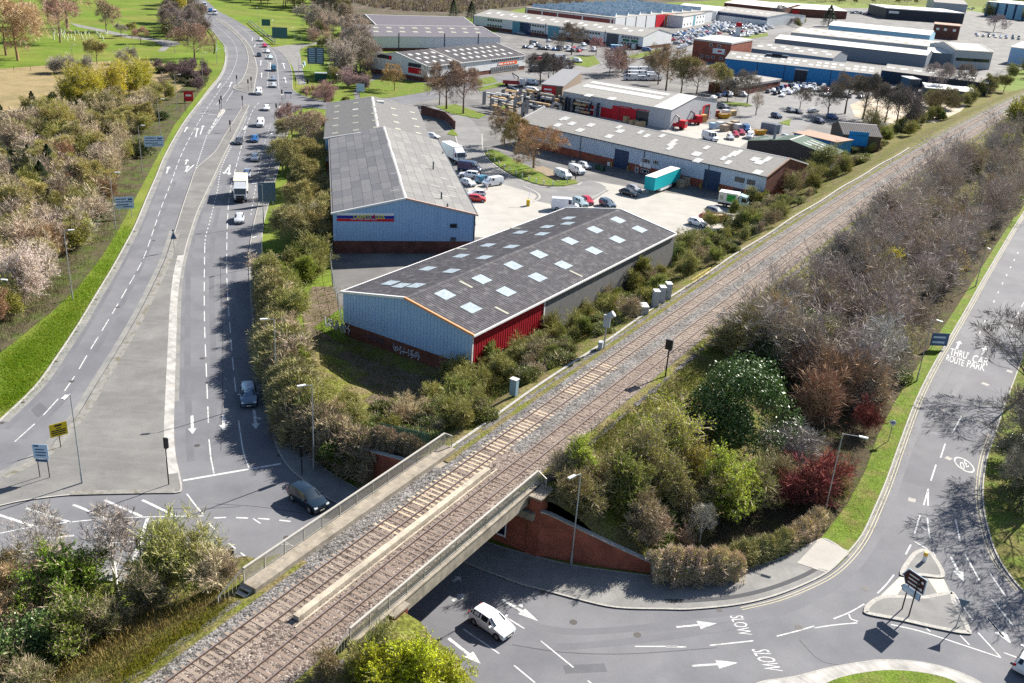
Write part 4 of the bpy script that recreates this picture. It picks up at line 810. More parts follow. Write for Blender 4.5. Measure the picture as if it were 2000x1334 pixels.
for q, sd in ((((695, 202), (694, 214.5), (694, 227.5), (694, 241), (695, 255)), 'b'), (((730, 209.5), (730.5, 222), (732.5, 236), (734.5, 249.5)), 'b'), (((658, 208), (657, 219.5), (656, 232.5), (655, 246), (654, 261)), 'b'), (((768, 213), (771, 226), (774, 239.5), (777, 253)), 'f'), (((805, 220.5), (809, 233), (814, 248), (817, 261)), 'f')):
    for px in q: p = b2.roof_px(px, sd); b2.rooflight(p.x, p.y, 1.4, 1.4, M_sky3 if px != (694, 214.5) else M_sky2)
mb = MB(); p = b2.roof_px((743, 201), 'f'); mb.box(p.x-.6, p.x+.6, p.y-.9, p.y+.9, p.z-.2, p.z+.5); mb.obj('roof_vent', M_sky2, b2.root)
# --- long grey-roofed terrace of units across the yard
ew = Shed('long_unit_terrace', 'long grey roof unit terrace with navy shutters and brick base across the yard', (1012, 237), (1498, 345), 5.9, 21, 8.6, {'f': M_clade, 'b': M_clade, 'l': M_clade, 'r': M_brick2}, M_rgrey2, 1.9, M_brick, rib=.4)
ew.gutter(M_pipe, ('f',), .14); ew.verge('r', M_rust, M_gut); ew.verge('l', M_gut)
for px in ((1040, 221), (1105, 232), (1090, 245), (1117, 242), (1154, 245), (1133, 255), (1137, 266), (1098, 233), (1209, 249), (1211, 257), (1190, 267), (1251, 259), (1263, 266), (1293, 266), (1317, 276), (1312, 283), (1360, 301), (1380, 289), (1440, 300), (1422, 318), (1475, 312), (1497, 313), (1483, 318), (1361, 302), (1308, 290), (1198, 280), (1240, 289), (1268, 295), (1480, 337), (1413, 310), (1500, 311), (1104, 260), (1363, 314)):
    p = ew.roof_px(px, 'f')
    if 0 < p.x < ew.L and 0 < p.y < ew.D/2: ew.rooflight(p.x, p.y, 2.0 if px[0] % 3 else 1.2, 2.2, M_sky2)
for a in ((1440, 300), (1430, 302)): p = ew.roof_px(a, 'f'); ew.rooflight(p.x, p.y, 1.1, 4.0, M_sky2)
for px, w_, h_ in (((1213, 316), 4.2, 4.4), ((1390, 352), 4.2, 4.4)):
    t, z = ew.wall_px('f', px); o = ew.panel('roller_shutter', 'f', t, 2.3, w_, 4.5, M_shut, out=.06)
    mb = MB()
    for k in range(14): mb.box(t-w_/2, t+w_/2, -.12, -.09, .2+k*.32, .24+k*.32)
    mb.obj('slat', M_pipe, o); ew.panel('bollard', 'f', t-w_/2-.35, .6, .18, 1.2, mat('bollard_yellow', (.5, .36, .06), .6), out=.4, th=.18); ew.panel('bollard', 'f', t+w_/2+.35, .6, .18, 1.2, MT['bollard_yellow'], out=.4, th=.18)
for px, w_, h_, fm in (((1262, 314), 2.2, 1.0, M_frm), ((1281, 317), 1.5, 1.0, M_frm), ((1445, 351), 2.3, 1.0, M_pipe), ((1467, 356), 1.8, 1.0, M_pipe), ((1260, 334), 2.2, .9, M_frm), ((1244, 333), .9, 1.2, M_frm), ((1441, 374), 2.2, 1.0, M_pipe), ((1464, 380), 1.2, 2.0, M_pipe)):
    t, z = ew.wall_px('f', px); o = ew.panel('window', 'f', t, max(z, h_/2+.05), w_, h_, M_glass, out=.06, frame=fm)
    for k in (-.25, .25): ew.panel('mullion', 'f', t+k*w_, max(z, h_/2+.05), .08, h_, fm, out=.10)
ew.panel_px('unit_sign', 'f', (1261, 323), 3.2, 1.0, M_frm, out=.1); ew.panel_px('unit_sign', 'f', (1470, 367), 3.6, 1.0, M_frm, out=.1); ew.panel_px('notice', 'f', (1189, 321), .9, 1.2, M_frm, out=.1)
ew.ribs('f', .6, 1.95, M_clade)
for x in (.29, .555, .80): ew.panel('downpipe', 'f', ew.L*x, 2.9, .22, 5.8, M_pipe, out=.1)
# --- builders' merchant
mm = Shed('merchant_shed', 'grey builders merchant shed with red doors and long white roof strips', (1100, 178), (1312, 215), 5.8, 32, 8.3, M_cladg, M_rgrey2, 0, rib=.5)
for px in ((1190, 178), (1210, 190)): pass
for fr, wd in ((.55, 2.2), (.82, 2.0)):
    for k in range(7): x = mm.L*(.07+k*.105); mm.rooflight(x+1.6, mm.D/2*fr, mm.L*.105-.15, 3.0 if fr < .8 else 2.2, M_sky2)
for px in ((1150, 187), (1195, 193)): p = mm.roof_px(px, 'f'); mm.rooflight(p.x, p.y, 2.4, 2.6, M_sky2)
mb = MB(); sl = (mm.hr-mm.he)/(mm.D/2)
for y0, y1 in ((-.3, mm.D/2), (mm.D+.3, mm.D/2)): mb.add([(mm.L*.845, y0, mm.he+.16-sl*.3), (mm.L+.25, y0, mm.he+.16-sl*.3), (mm.L+.25, y1, mm.hr+.16), (mm.L*.845, y1, mm.hr+.16)], [(0, 1, 2, 3)])
mb.obj('white_roof_bay', M_rwhite, mm.root)
for px, op in (((1221, 217), False), ((1255, 224), True)):
    t, z = mm.wall_px('f', px); mm.panel('doorway', 'f', t, 2.0, 4.2, 4.0, M_red if not op else M_glass, out=.05); mm.panel('open_door_leaf', 'f', t-3.3, 2.1, 2.4, 4.2, M_red, out=.35); mm.panel('door_frame', 'f', t, 4.3, 4.6, .3, M_red, out=.1)
for px in ((1150, 204), (1185, 210)): t, z = mm.wall_px('f', px); mm.panel('door', 'f', t, 1.5, 4, 3.0, M_red, out=.06)
t, z = mm.wall_px('r', (1380, 211)); mm.panel('doorway', 'r', t, 2.4, 4.2, 4.8, M_glass, out=.05); mm.panel('open_door_leaf', 'r', t-2.7, 2.4, 1.4, 4.8, M_red, out=.3); mm.panel('door_frame', 'r', t, 4.9, 4.6, .3, M_red, out=.1); mm.panel('door_frame', 'r', t+2.2, 2.4, .3, 4.8, M_red, out=.1)
an = Shed('sign_annexe', 'brown flat-roofed annexe with a red sign panel beside the timber yard', (1058, 166), (1099, 170), 6.2, 42, .35, mat('brown_brick', (.16, .12, .09), .9, .15, 1), mat('flat_felt_roof', (.19, .19, .205), .9, .15, .5), flat=True, cat='building')
t, z = an.wall_px('f', (1065, 176)); so_ = an.panel('red_sign', 'f', 2.5, 3.9, 4.6, 4.3, M_red, out=.1)
for k in range(3): an.panel('sign_line', 'f', 2.2, 5.0-k*1.15, 2.6+.2*k, .5, M_frm, out=.15, th=.04)
# --- orange-sign trade shed and the sheds behind
b3 = Shed('dark_roof_trade_shed', 'white trade shed with dark roof, orange sign and dotted rooflights', (835, 129.6), (1026.7, 108), 5.6, 30, 8.7, M_cladw, M_rdark, 1.5, M_brick2, rib=.6)
b3.ribs('l', 1.1, 1.6, M_cladw, .14); b3.verge('l', M_gut, M_gut); b3.verge('r', M_gut); b3.gutter(M_gut, ('f',))
for r in range(3):
    for k in range(13):
        if (k == 4): continue
        b3.rooflight(b3.L*(.06+.07*k), b3.D/2*(.22+.27*r), 1.6, 1.8, M_sky2)
b3.rooflight(b3.L*.31, b3.D/4, 1.2, 16, M_rgrey2)
for k in range(14):
    x = b3.L*(.63+.022*k); b3.panel('window', 'f', x, 4.9, .8, 1.1, M_glass, frame=M_frm)
    b3.panel('shop_window', 'f', x, 1.4, .85, 2.1, M_glass, frame=M_frm)
b3.panel('fascia_sign', 'f', b3.L*.80, 3.35, 13, 1.2, mat('orange_sign', (.75, .12, .008), .5), out=.1)
for k in range(5): b3.panel('sign_line', 'f', b3.L*(.72+.03*k+(.02 if k else 0)), 3.35, 1.3 if k else 3.2, .5, M_frm, out=.16, th=.04)
t, z = b3.wall_px('l', (760, 112)); b3.panel('sign_panel', 'l', t, z, 13, 2.6, M_frm, out=.05); b3.panel('sign_band', 'l', t+2.8, z, 6, 1.4, M_black, out=.1); b3.panel('sign_tile', 'l', t-.7, z, 1.3, 1.4, M_sred, out=.1)
t, z = b3.wall_px('l', (810, 133)); b3.panel('sign_band', 'l', t, z+1.0, 6, 1.3, M_black, out=.1); b3.panel('sign_tile', 'l', t, z-.9, 6, 2.0, M_sred, out=.1)
b4 = Shed('long_white_shed', 'long white shed with mauve-grey roof behind the orange-sign shed', (726, 71), (977, 73), 6.0, 40, 8.6, M_cladw, mat('mauve_roof', (.125, .115, .135), .9, .15, .5, fine=.15), 1.2, M_brick2, rib=.9)
for k in range(9):
    for r in range(2): b4.rooflight(b4.L*(.08+.1*k+.04*r), b4.D/2*(.4+.35*r), 2.5, 2.5, M_sky3)
b4.verge('r', M_gut); b4.ribs('f', 1.5, 1.3, M_cladw, .2)
for k in (.2, .55, .82): b4.panel('downpipe', 'f', b4.L*k, 4, .5, 7, M_pipe)
b5 = Shed('rear_grey_shed', 'rear grey-roofed shed with a white verge before the heath', (735, 49), (930, 53), 7, 34, 10, M_cladd, MT['mauve_roof'], 0, rib=.9); b5.verge('r', M_gut); b5.verge('l', M_gut)
b6 = Shed('white_unit_terrace', 'long white terrace of units with blue doors near the top of the estate', (924, 30), (1257, 72), 6.4, 34, 9.2, M_cladw, M_rgrey2, 1.5, M_brick2, rib=.9)
for k in range(22): b6.rooflight(b6.L*(.05+.042*k), b6.D/2*(.45+.18*(k % 2)), 2.2, 3.6, M_sky2)
for k, c in ((.285, M_teal), (.33, M_shut), (.50, M_teal), (.835, M_pipe)): b6.panel('roller_shutter', 'f', b6.L*k, 3, 7, 6, c, out=.06)
for k in (.14, .40, .575, .72, .93):
    for zz in (5.2, 2.2):
        for j in range(6): b6.panel('window', 'f', b6.L*k+(j-2.5)*1.7, zz, 1.3, 1.2, M_glass, frame=M_frm)
for k in (.0, .45, .66, .79): b6.panel('downpipe', 'f', b6.L*k+.3, 3.6, .45, 7, M_pipe)
for k in (.91, .955): b6.panel('green_sign', 'f', b6.L*k, 3.7, 4, 1.2, mat('green_sign', (.02, .14, .07), .5), out=.1)
b7 = Shed('north_light_factory', 'low factory with rows of white angular rooflights beyond the white terrace', (1026, 15.7), (1199, 36), 7.5, 150, .5, {'f': mat('red_panel_wall', (.22, .06, .055), .7, .1, .3), 'b': M_cladw, 'l': M_cladw, 'r': M_cladw}, M_rgrey2, flat=True)
wedge = MB(); wedge.add([(-4, -2.5, 0), (4, -2.5, 0), (4, 2.5, 0), (-4, 2.5, 0), (-4, 0, 2.2), (4, 0, 2.2)], [(0, 1, 5, 4), (2, 3, 4, 5), (0, 4, 3), (1, 2, 5)]); wm_ = wedge.mesh('north_light', mat('north_light_glazing', (.60, .66, .68), .4, .2, .4, col2=(.35, .45, .48), mix=(.45, .6)))
for i in range(8):
    for j in range(9): o = add('north_light', wm_, b7.root); o.location = (b7.L*(.08+.115*i), 8+16*j, 8.0); o.rotation_euler = (0, 0, .3)
for k in range(7): b7.panel('arched_bay', 'r', 8+k*14, 4, 12.6, 7.6, M_cladw if k < 4 else (M_sred, MT['orange_sign'], M_black)[k-4], out=.3)
for k in (.02, .2, .38, .66, .97): b7.panel('wall_post', 'f', b7.L*k, 3.8, .9, 7.4, M_cladw, out=.1)
b7.panel('fascia', 'f', b7.L/2, 7.2, b7.L, .8, M_cladw, out=.15)
b8 = Shed('white_office', 'white two-storey office block with black windows beside the car lot', (1335, 33), (1378, 26), 7, 14, .4, M_cladw, M_rgrey2, flat=True, cat='office')
for zz in (1.9, 5.2):
    for k in range(7):
        if k != 3: b8.panel('window', 'f', b8.L*(.08+.14*k), zz, 1.9, 1.2, M_glass)
b8.panel('stair_glazing', 'f', b8.L*.5, 3.4, 5, 6.4, M_teal)
b9 = Shed('ribbon_window_factory', 'grey low factory with a dark ribbon window behind the car lot', (1381, 19), (1500, 33), 6.5, 60, 8.5, M_cladw, M_rgrey2, rib=0); b9.panel('ribbon_window', 'f', b9.L*.5, 4.9, b9.L*.98, 2, M_shut); 
for k in range(8): b9.rooflight(b9.L*(.08+.11*k), 14, 3, 3, M_sky2)
b10 = Shed('far_white_roof_shed', 'far pale-roofed shed along the top edge of the estate', (1415, 5), (1530, 17), 6.5, 60, 9, M_brick2, M_rwhite, rib=0)
b11 = Shed('far_white_roof_shed', 'far white-roofed shed near the dark conifer', (1530, 15), (1655, 22), 6.5, 50, 9, M_brick2, M_rwhite, rib=0); b11.panel('red_door', 'f', b11.L*.2, 2.6, 6, 5, M_red)
b12 = Shed('far_white_roof_shed', 'far white-roofed shed left of the ribbon-window factory', (1318, 14), (1400, 22), 6.5, 50, 8.5, M_cladw, M_rwhite, rib=0)
# --- blue building, brick block and grey sheds
bt = Shed('brick_office_block', 'red brick flat-roofed office block with white fascia beside the blue building', (1428.6, 87), (1470, 79.5), 9, 19, .8, M_brick, M_ridge, flat=True, cat='office', over=.2)
t, z = bt.wall_px('l', (1404, 98)); bt.panel('sign_panel', 'l', t, 5.3, 6, 2.4, M_frm); bt.panel('sign_tile', 'l', t-.5, 5.3, 2, .8, M_sred, out=.1)
for tt, zz in ((4, 2.2), (8, 2.2), (11, 2.2), (14, 2.2), (3, 4.8), (6, 7.6), (10, 7.6)): bt.panel('window', 'l', tt, zz, 1.5, 1.2, M_glass, frame=M_frm)
bb = Shed('blue_warehouse', 'long bright blue warehouse with a black doorway and mottled roof', (1417, 114), (1718, 146), 6.3, 26, 8.3, M_cladb, M_rgrey2, rib=.6, over=.5)
for k in range(20):
    for r in range(2):
        if (k*7+r*3) % 5: bb.rooflight(bb.L*(.03+.048*k), bb.D/2*(.3+.36*r), 1.8, 2.4, M_sky2)
t, z = bb.wall_px('f', (1564, 146)); bb.panel('doorway', 'f', t, 2.4, 5.2, 4.8, M_black); bb.panel('door_track', 'f', t, 5.0, 5.6, .4, M_frm, out=.1)
for k in (.22, .4, .7): bb.panel('downpipe', 'f', bb.L*k, 3, .3, 6, M_shut)
for k in (.12, .16): p = (bb.L*k+8, bb.D/2*.9); mb = MB(); mb.box(p[0], p[0]+7, p[1]-1, p[1]+1, 8.0, 9.0); mb.obj('roof_plant', M_pipe, bb.root)
gs = Shed('grey_step_shed', 'slate-grey shed with dotted roof behind the blue warehouse', (1468, 94.5), (1627, 114), 6.6, 26, 8.8, M_cladd, M_rgrey2, rib=.6)
for k in range(11): gs.rooflight(gs.L*(.06+.085*k), gs.D/2*(.4+.3*(k % 2)), 2.4, 2.6, M_sky2)
gl = Shed('white_roof_long_shed', 'very long grey shed with a bright white roof facing the blue warehouse', (1514, 75), (1811, 108), 6.5, 22, 8, M_cladd, M_rwhite, rib=0, over=.5)
gl2 = Shed('white_roof_annexe', 'grey white-roofed annexe at the right end of the long shed', (1812, 101), (1858, 105.5), 6.5, 22, 8, M_cladd, M_rwhite, rib=0, over=.5)
gm_ = Shed('mottled_roof_factory', 'huge pale mottled roof factory behind the white-roofed long shed', (1545, 63), (1870, 97), 7, 46, 8.8, M_cladg, mat('mottled_roof', (.30, .275, .235), .92, .12, .4), rib=0)
for i in range(30):
    for j in range(4):
        if (i*5+j*3) % 7: gm_.rooflight(gm_.L*(.03+.032*i), gm_.D/2*(.15+.22*j), 3.2, 2.8, M_sky2)
gr = Shed('white_end_factory', 'white gabled factory bay with grey lower wall at the right edge', (1867, 97.5), (1940, 102), 9, 30, 11.5, M_cladg, MT['mottled_roof'], rib=0); gr.panel('ribbon_window', 'f', gr.L*.5, 4.4, gr.L*.9, 1.6, M_glass); gr.panel('doorway', 'r', 8, 3, 9, 6, M_black); gr.verge('r', M_gut)
for i in range(5):
    for j in range(4): gr.rooflight(gr.L*(.15+.17*i), gr.D/2*(.15+.22*j), 3.4, 3, M_sky2)
gr2 = Shed('right_edge_factory', 'mottled roof factory cut by the right edge', (1975, 92), (2080, 104), 9, 60, 11, M_clad, MT['mottled_roof'], rib=0)
for i in range(8):
    for j in range(5): gr2.rooflight(gr2.L*(.05+.12*i), gr2.D/2*(.12+.18*j), 3.6, 3.2, M_sky2)
lb = Shed('light_blue_shed', 'light blue shed with a bright white roof behind the mottled factory', (1619, 49), (1817, 69), 6.5, 30, 8.6, M_lblue, M_rwhite, rib=0)
bk = Shed('black_clad_building', 'black clad flat building with a white sign in the far right', (1732, 17), (1884.5, 27.5), 8.5, 50, .8, {'f': M_black, 'b': M_black, 'l': M_black, 'r': M_black}, M_rwhite, flat=True, cat='building', over=.2); bk.panel('white_sign', 'f', bk.L*.1, 6, 9, 2, M_frm)
dh = Shed('dark_brick_house', 'dark red brick block with white windows below the black building', (1826, 48), (1876, 52.5), 9, 24, .5, M_brick2, M_rust, flat=True, cat='building')
for k in (.15, .45, .8): dh.panel('window', 'f', dh.L*k, 6.3, 2, 1.6, M_frm)
bs = Shed('pale_blue_hall', 'large pale blue hall at the far right corner', (1928, 4), (2080, 18), 14, 80, .8, {k: M_lblue for k in 'fblr'}, M_rwhite, flat=True); 
for k in range(8): bs.panel('wall_post', 'f', bs.L*(.03+.12*k), 7, 2, 14, M_shut, out=.1)
pg = Shed('pale_far_shed', 'pale grey far shed left of the pale blue hall', (1826, 4), (1890, 9), 9, 60, 12, M_cladg, M_rgrey2, rib=0)
lr = Shed('low_grey_roof_shed', 'low grey-roofed dark shed between blue warehouse and railway trees', (1722, 137), (1930, 163), 5.2, 22, 7, M_black, M_rgrey2, rib=.6)
for k in range(7): lr.rooflight(lr.L*(.06+.13*k), lr.D/4, 3.5, 1.8, M_sky2)
wr = Shed('low_white_roof_store', 'low store with a flat white roof near the railway bend', (1808, 172), (1905, 182), 3.4, 17, .3, M_pipe, M_rwhite, flat=True); wc = Shed('white_canopy', 'small white canopy on posts left of the white-roofed store', (1779, 155), (1798, 156), 5.2, 8, .3, M_pipe, M_rwhite, flat=True, cat='canopy')
# --- small sheds by the railway
gn = Shed('green_roof_shed', 'green gabled shed with white rooflights near the railway', (1623, 305), (1648, 295), 4.4, 23, 6.6, mat('shed_boards', (.05, .045, .045), .8), M_rgreen, rib=.5)
for k in range(3): gn.rooflight(gn.L*(.25+.25*k), 5.6, .6, 6, M_sky2); gn.rooflight(gn.L*(.25+.25*k), gn.D-5, .6, 5, M_sky2)
mb = MB(); mb.tube((2, gn.D*.72, 4), (2, gn.D*.72, 9.5), .35, n=10); mb.obj('flue', M_cladd, gn.root)
ru = Shed('rusty_roof_shed', 'low blue-sided shed under a rusty sheet roof', (1551, 260), (1634, 279), 4.0, 8, .25, M_cladb, M_rust, flat=True, cat='shed')
gd = Shed('blue_door_garage', 'dark-roofed garage with a bright blue door', (1648, 262), (1722, 268), 4.6, 16, 6.6, mat('garage_wall', (.10, .075, .06), .9), mat('dark_felt_roof', (.075, .068, .07), .9, .3, .4), rib=.6, cat='garage')
gd.panel_px('door', 'f', (1676, 271), 5.6, 4.0, mat('bright_blue_door', (.01, .22, .52), .5), out=.1)
lw_ = Shed('brick_low_unit', 'low brick unit with white fascia beside the tree-lined car park', (1440, 170), (1525, 156), 3.4, 12, .4, M_brick2, M_rgrey2, flat=True, cat='building'); lw_.panel('fascia', 'f', lw_.L*.5, 3.2, lw_.L, .5, M_frm)
# brick boundary wall by the second shed
wl = MB()
for a, b in (((823, 222), (870, 235)), ((870, 235), (888, 253))): p, q = G(*a), G(*b); wl.bar((p.x, p.y, 1.2), (q.x, q.y, 1.2), .35, 2.4)
wl.obj('boundary_wall', M_brick2, label='dark brick boundary wall beside the estate road', cat='wall')
# ================================================================ vehicles
M_paint = mat('car_paint', (1, 1, 1), .28, .03, 1, objcol=True, spec=.5, coat=.6)
M_cglass = mat('car_glass', (.012, .018, .026), .06, 0, 1, spec=.7); M_tyre = mat('tyre', (.016, .016, .017), .8, .1, 2); M_rim = mat('wheel_rim', (.34, .34, .35), .35, .05, 2, metal=.6)
M_lamp = mat('headlamp', (.62, .66, .70), .12, .05, 2, spec=.7); M_tail = mat('tail_lamp', (.35, .008, .01), .2, .05, 2); M_trim = mat('black_trim', (.018, .018, .02), .5, .1, 2); M_plate = mat('number_plate', (.62, .62, .58), .4, .03)
# (x, half width, sill, belt, top, half roof width)
STN = {
 'hatchback': (4.0, 1.72, [(2.0, .55, .30, .56, .57, .50), (1.9, .78, .20, .70, .72, .70), (1.3, .85, .18, .86, .90, .72), (.92, .86, .18, .93, .98, .74), (.22, .86, .18, .96, 1.42, .60), (-.6, .86, .18, .97, 1.46, .61), (-1.55, .85, .18, .98, 1.38, .57), (-1.90, .82, .25, .98, 1.00, .66), (-2.0, .70, .32, .72, .73, .62)], 3, 4, 6, 7, (1.28, -1.24), .31),
 'suv': (4.6, 1.9, [(2.3, .60, .36, .70, .71, .55), (2.18, .88, .28, .88, .90, .80), (1.4, .94, .25, 1.02, 1.06, .82), (1.0, .95, .25, 1.08, 1.13, .84), (.35, .95, .25, 1.10, 1.62, .70), (-.7, .95, .25, 1.12, 1.68, .70), (-1.9, .94, .25, 1.12, 1.60, .66), (-2.2, .90, .32, 1.10, 1.12, .76), (-2.3, .78, .40, .85, .86, .70)], 3, 4, 6, 7, (1.42, -1.38), .37),
 'saloon': (4.7, 1.82, [(2.35, .58, .30, .56, .57, .50), (2.2, .84, .20, .70, .72, .74), (1.4, .90, .18, .84, .88, .76), (.95, .91, .18, .90, .95, .78), (.15, .91, .18, .92, 1.38, .62), (-.7, .91, .18, .93, 1.42, .62), (-1.45, .90, .18, .94, 1.32, .58), (-2.0, .88, .22, .95, .99, .72), (-2.35, .74, .34, .80, .82, .64)], 3, 4, 6, 7, (1.45, -1.35), .32),
 'van': (5.0, 1.95, [(2.5, .62, .34, .72, .74, .58), (2.4, .90, .24, .95, .98, .82), (2.0, .95, .22, 1.10, 1.16, .86), (1.7, .97, .22, 1.18, 1.26, .88), (1.0, .97, .22, 1.22, 1.88, .78), (.2, .97, .22, 1.24, 1.96, .80), (-2.2, .97, .22, 1.24, 1.96, .80), (-2.45, .96, .28, 1.24, 1.86, .78), (-2.5, .90, .34, 1.1, 1.12, .84)], 3, 4, 7, 8, (1.6, -1.55), .34),
 'tall_van': (5.8, 2.05, [(2.9, .66, .38, .85, .88, .60), (2.8, .96, .26, 1.05, 1.08, .88), (2.35, 1.0, .24, 1.25, 1.32, .92), (2.1, 1.02, .24, 1.32, 1.40, .93), (1.3, 1.02, .24, 1.38, 2.45, .84), (.5, 1.02, .24, 1.40, 2.56, .86), (-2.7, 1.02, .24, 1.40, 2.56, .86), (-2.86, 1.0, .30, 1.40, 2.50, .85), (-2.9, .95, .36, 1.2, 1.22, .9)], 3, 4, 7, 8, (1.95, -1.75), .36),
}
def ring(st):
    x, w, zs, zb, zt, wr = st
    h = [(x, w*.9, zs), (x, w, zs+.16), (x, w*1.0, (zs+zb)/2+.05), (x, w*.97, zb), (x, wr, zt-.02), (x, wr*.6, zt+.02), (x, 0, zt+.03)]
    return h+[(p[0], -p[1], p[2]) for p in h[-2::-1]]
_vm = {}
def vehicle_meshes(kind):
    if kind in _vm: return _vm[kind]
    Lg, Wd, S, w0, w1, r0, r1, ax, wr = STN[kind]; out = {}
    body = MB(); R_ = [ring(s) for s in S]; n = len(R_[0])
    for a, b in zip(R_, R_[1:]):
        k = len(body.v); body.v += a+b; body.f += [(k+i, k+i+1, k+n+i+1, k+n+i) for i in range(n-1)]; body.m += [0]*(n-1)
        body.f.append((k+n-1, k, k+n, k+2*n-1)); body.m.append(1)
    body.add(R_[0], [tuple(range(n))]); body.add(R_[-1], [tuple(range(n-1, -1, -1))])
    # merge the shared rings so that shading runs smoothly
    me = body.mesh('body', [M_paint, M_trim]); bm = bmesh.new(); bm.from_mesh(me); bmesh.ops.remove_doubles(bm, verts=bm.verts, dist=1e-4); bmesh.ops.recalc_face_normals(bm, faces=bm.faces); bm.to_mesh(me); bm.free()
    me.polygons.foreach_set('use_smooth', [True]*len(me.polygons)); me.set_sharp_from_angle(angle=radians(38)); out['body'] = me
    def pane(name, pts, k=.86, off=.012, m=M_cglass):
        P = [Vector(p) for p in pts]; c = sum(P, Vector())/len(P); nn = (P[1]-P[0]).cross(P[2]-P[0]).normalized()
        if nn.dot(c-Vector((c.x*.9, 0, .7))) < 0: nn = -nn
        mb = MB(); q = [c+(p-c)*k+nn*off for p in P]; mb.poly(q); mm = mb.mesh(name, m); out.setdefault(name, []).append(mm)
    def P_(i, j): return R_[i][j]
    pane('windscreen', [P_(w0, 4), P_(w1, 4), P_(w1, 8), P_(w0, 8)], .93, .03)
    if kind not in ('tall_van', 'van'): pane('rear_window', [P_(r0, 4), P_(r1, 4), P_(r1, 8), P_(r0, 8)], .84, .03)
    for a, b in ((3, 4), (9, 8)):
        idx = range(w1, r0) if kind not in ('van', 'tall_van') else [w1]
        for i in idx: pane('side_window', [P_(i, a), P_(i+1, a), P_(i+1, b), P_(i, b)], .82, .012)
        t = [P_(w0, a), P_(w1, a), P_(w1, b)]; pane('side_window', t, .6, .012)
        if kind not in ('van', 'tall_van'): pane('side_window', [P_(r0, a), P_(r1, a), P_(r0, b)], .5, .012)
    wm = MB(); wm.tube((0, -.10, 0), (0, .10, 0), wr, n=16); out['wheel'] = wm.mesh('wheel', M_tyre)
    rm = MB(); rm.tube((0, .10, 0), (0, .115, 0), wr*.66, wr*.6, n=12); out['rim'] = rm.mesh('rim', M_rim)
    am = MB(); am.tube((0, -.06, 0), (0, .06, 0), wr*1.18, n=16); out['arch'] = am.mesh('wheel_arch', M_trim)
    f = S[1]; hm = MB(); hm.obox((0, 0, 0), (.10, 0, .0), (0, .17, 0), (-.03, 0, .07)); out['headlight'] = hm.mesh('headlight', M_lamp)
    tm = MB(); tm.obox((0, 0, 0), (.05, 0, 0), (0, .10, 0), (0, 0, .14)); out['tail_light'] = tm.mesh('tail_light', M_tail)
    gm2 = MB(); gm2.obox((0, 0, 0), (.03, 0, 0), (0, f[1]*.62, 0), (0, 0, .08)); out['grille'] = gm2.mesh('grille', M_trim)
    pm = MB(); pm.obox((0, 0, 0), (.015, 0, 0), (0, .26, 0), (0, 0, .055)); out['number_plate'] = pm.mesh('number_plate', M_plate)
    mm2 = MB(); mm2.obox((0, 0, 0), (.07, 0, 0), (0, .12, 0), (0, 0, .07)); out['mirror'] = mm2.mesh('mirror', M_paint)
    # one-mesh version for far copies
    fm = MB(); fm.v = [tuple(v.co) for v in me.vertices]; fm.f = [tuple(p.vertices) for p in me.polygons]; fm.m = [p.material_index for p in me.polygons]
    for k_ in ('windscreen', 'rear_window', 'side_window'):
        for q in out.get(k_, []): fm.add([v.co for v in q.vertices], [tuple(p.vertices) for p in q.polygons], 2)
    for x in ax:
        for sy in (-1, 1): fm.tube((x, sy*(Wd/2-.16), wr), (x, sy*(Wd/2+.01), wr), wr, n=10, m=1)
    out['far'] = fm.mesh('car', [M_paint, M_trim, M_cglass], 38)
    _vm[kind] = out; return out
def car(kind, color, label, loc, rz, group=None, name=None, cat=None):
    V = vehicle_meshes(kind); Lg, Wd, S, w0, w1, r0, r1, ax, wr = STN[kind]; loc = Vector(loc)
    root = empty(name or ('van' if 'van' in kind else 'car'), (loc.x, loc.y, .025), rz, label=label, cat=cat or ('van' if 'van' in kind else 'car'), group=group)
    def p(nm, me, l=(0, 0, 0), par=None, rot=None):
        o = add(nm, me, par or root, l, color=color)
        if rot: o.rotation_euler = rot
        return o
    p('body', V['body'])
    for k in ('windscreen', 'rear_window', 'side_window'):
        for me in V.get(k, []): p(k, me)
    for x in ax:
        for sy in (-1, 1):
            p('wheel_arch', V['arch'], (x, sy*(Wd/2-.05), wr*1.02)); w_ = p('wheel', V['wheel'], (x, sy*(Wd/2-.075), wr)); r = p('rim', V['rim'], (0, 0, 0), w_, (0, 0, 0 if sy > 0 else pi))
    f, g = S[1], S[-2]
    for sy in (-1, 1):
        p('headlight', V['headlight'], (f[0]-.03, sy*(f[1]-.20), f[3]-.06)); p('tail_light', V['tail_light'], (g[0]-.04, sy*(g[1]-.12), g[3]-.16)); p('mirror', V['mirror'], (S[w0][0]-.25, sy*(S[w0][1]+.12), S[w0][3]+.08))
    p('grille', V['grille'], (S[0][0]-.01, 0, S[0][3]-.10)); p('number_plate', V['number_plate'], (S[0][0]+.02, 0, S[0][2]+.08)); p('number_plate', V['number_plate'], (S[-1][0]-.02, 0, S[-1][3]-.2))
    return root
def far_car(kind, color, label, loc, rz, group):
    V = vehicle_meshes(kind); return add('van' if 'van' in kind else 'car', V['far'], None, (loc.x, loc.y, .025), rz, label=label, cat='van' if 'van' in kind else 'car', group=group, color=color)
def head(px_a, px_b): a, b = G(*px_a), G(*px_b); return atan2(b.y-a.y, b.x-a.x)
WH, SIL, GRY, BLK, NAV, BLU, RED, TEAL, DGY = (.72, .72, .73), (.50, .51, .53), (.16, .165, .18), (.012, .013, .016), (.012, .025, .075), (.02, .10, .28), (.42, .012, .03), (.10, .27, .33), (.05, .055, .065)
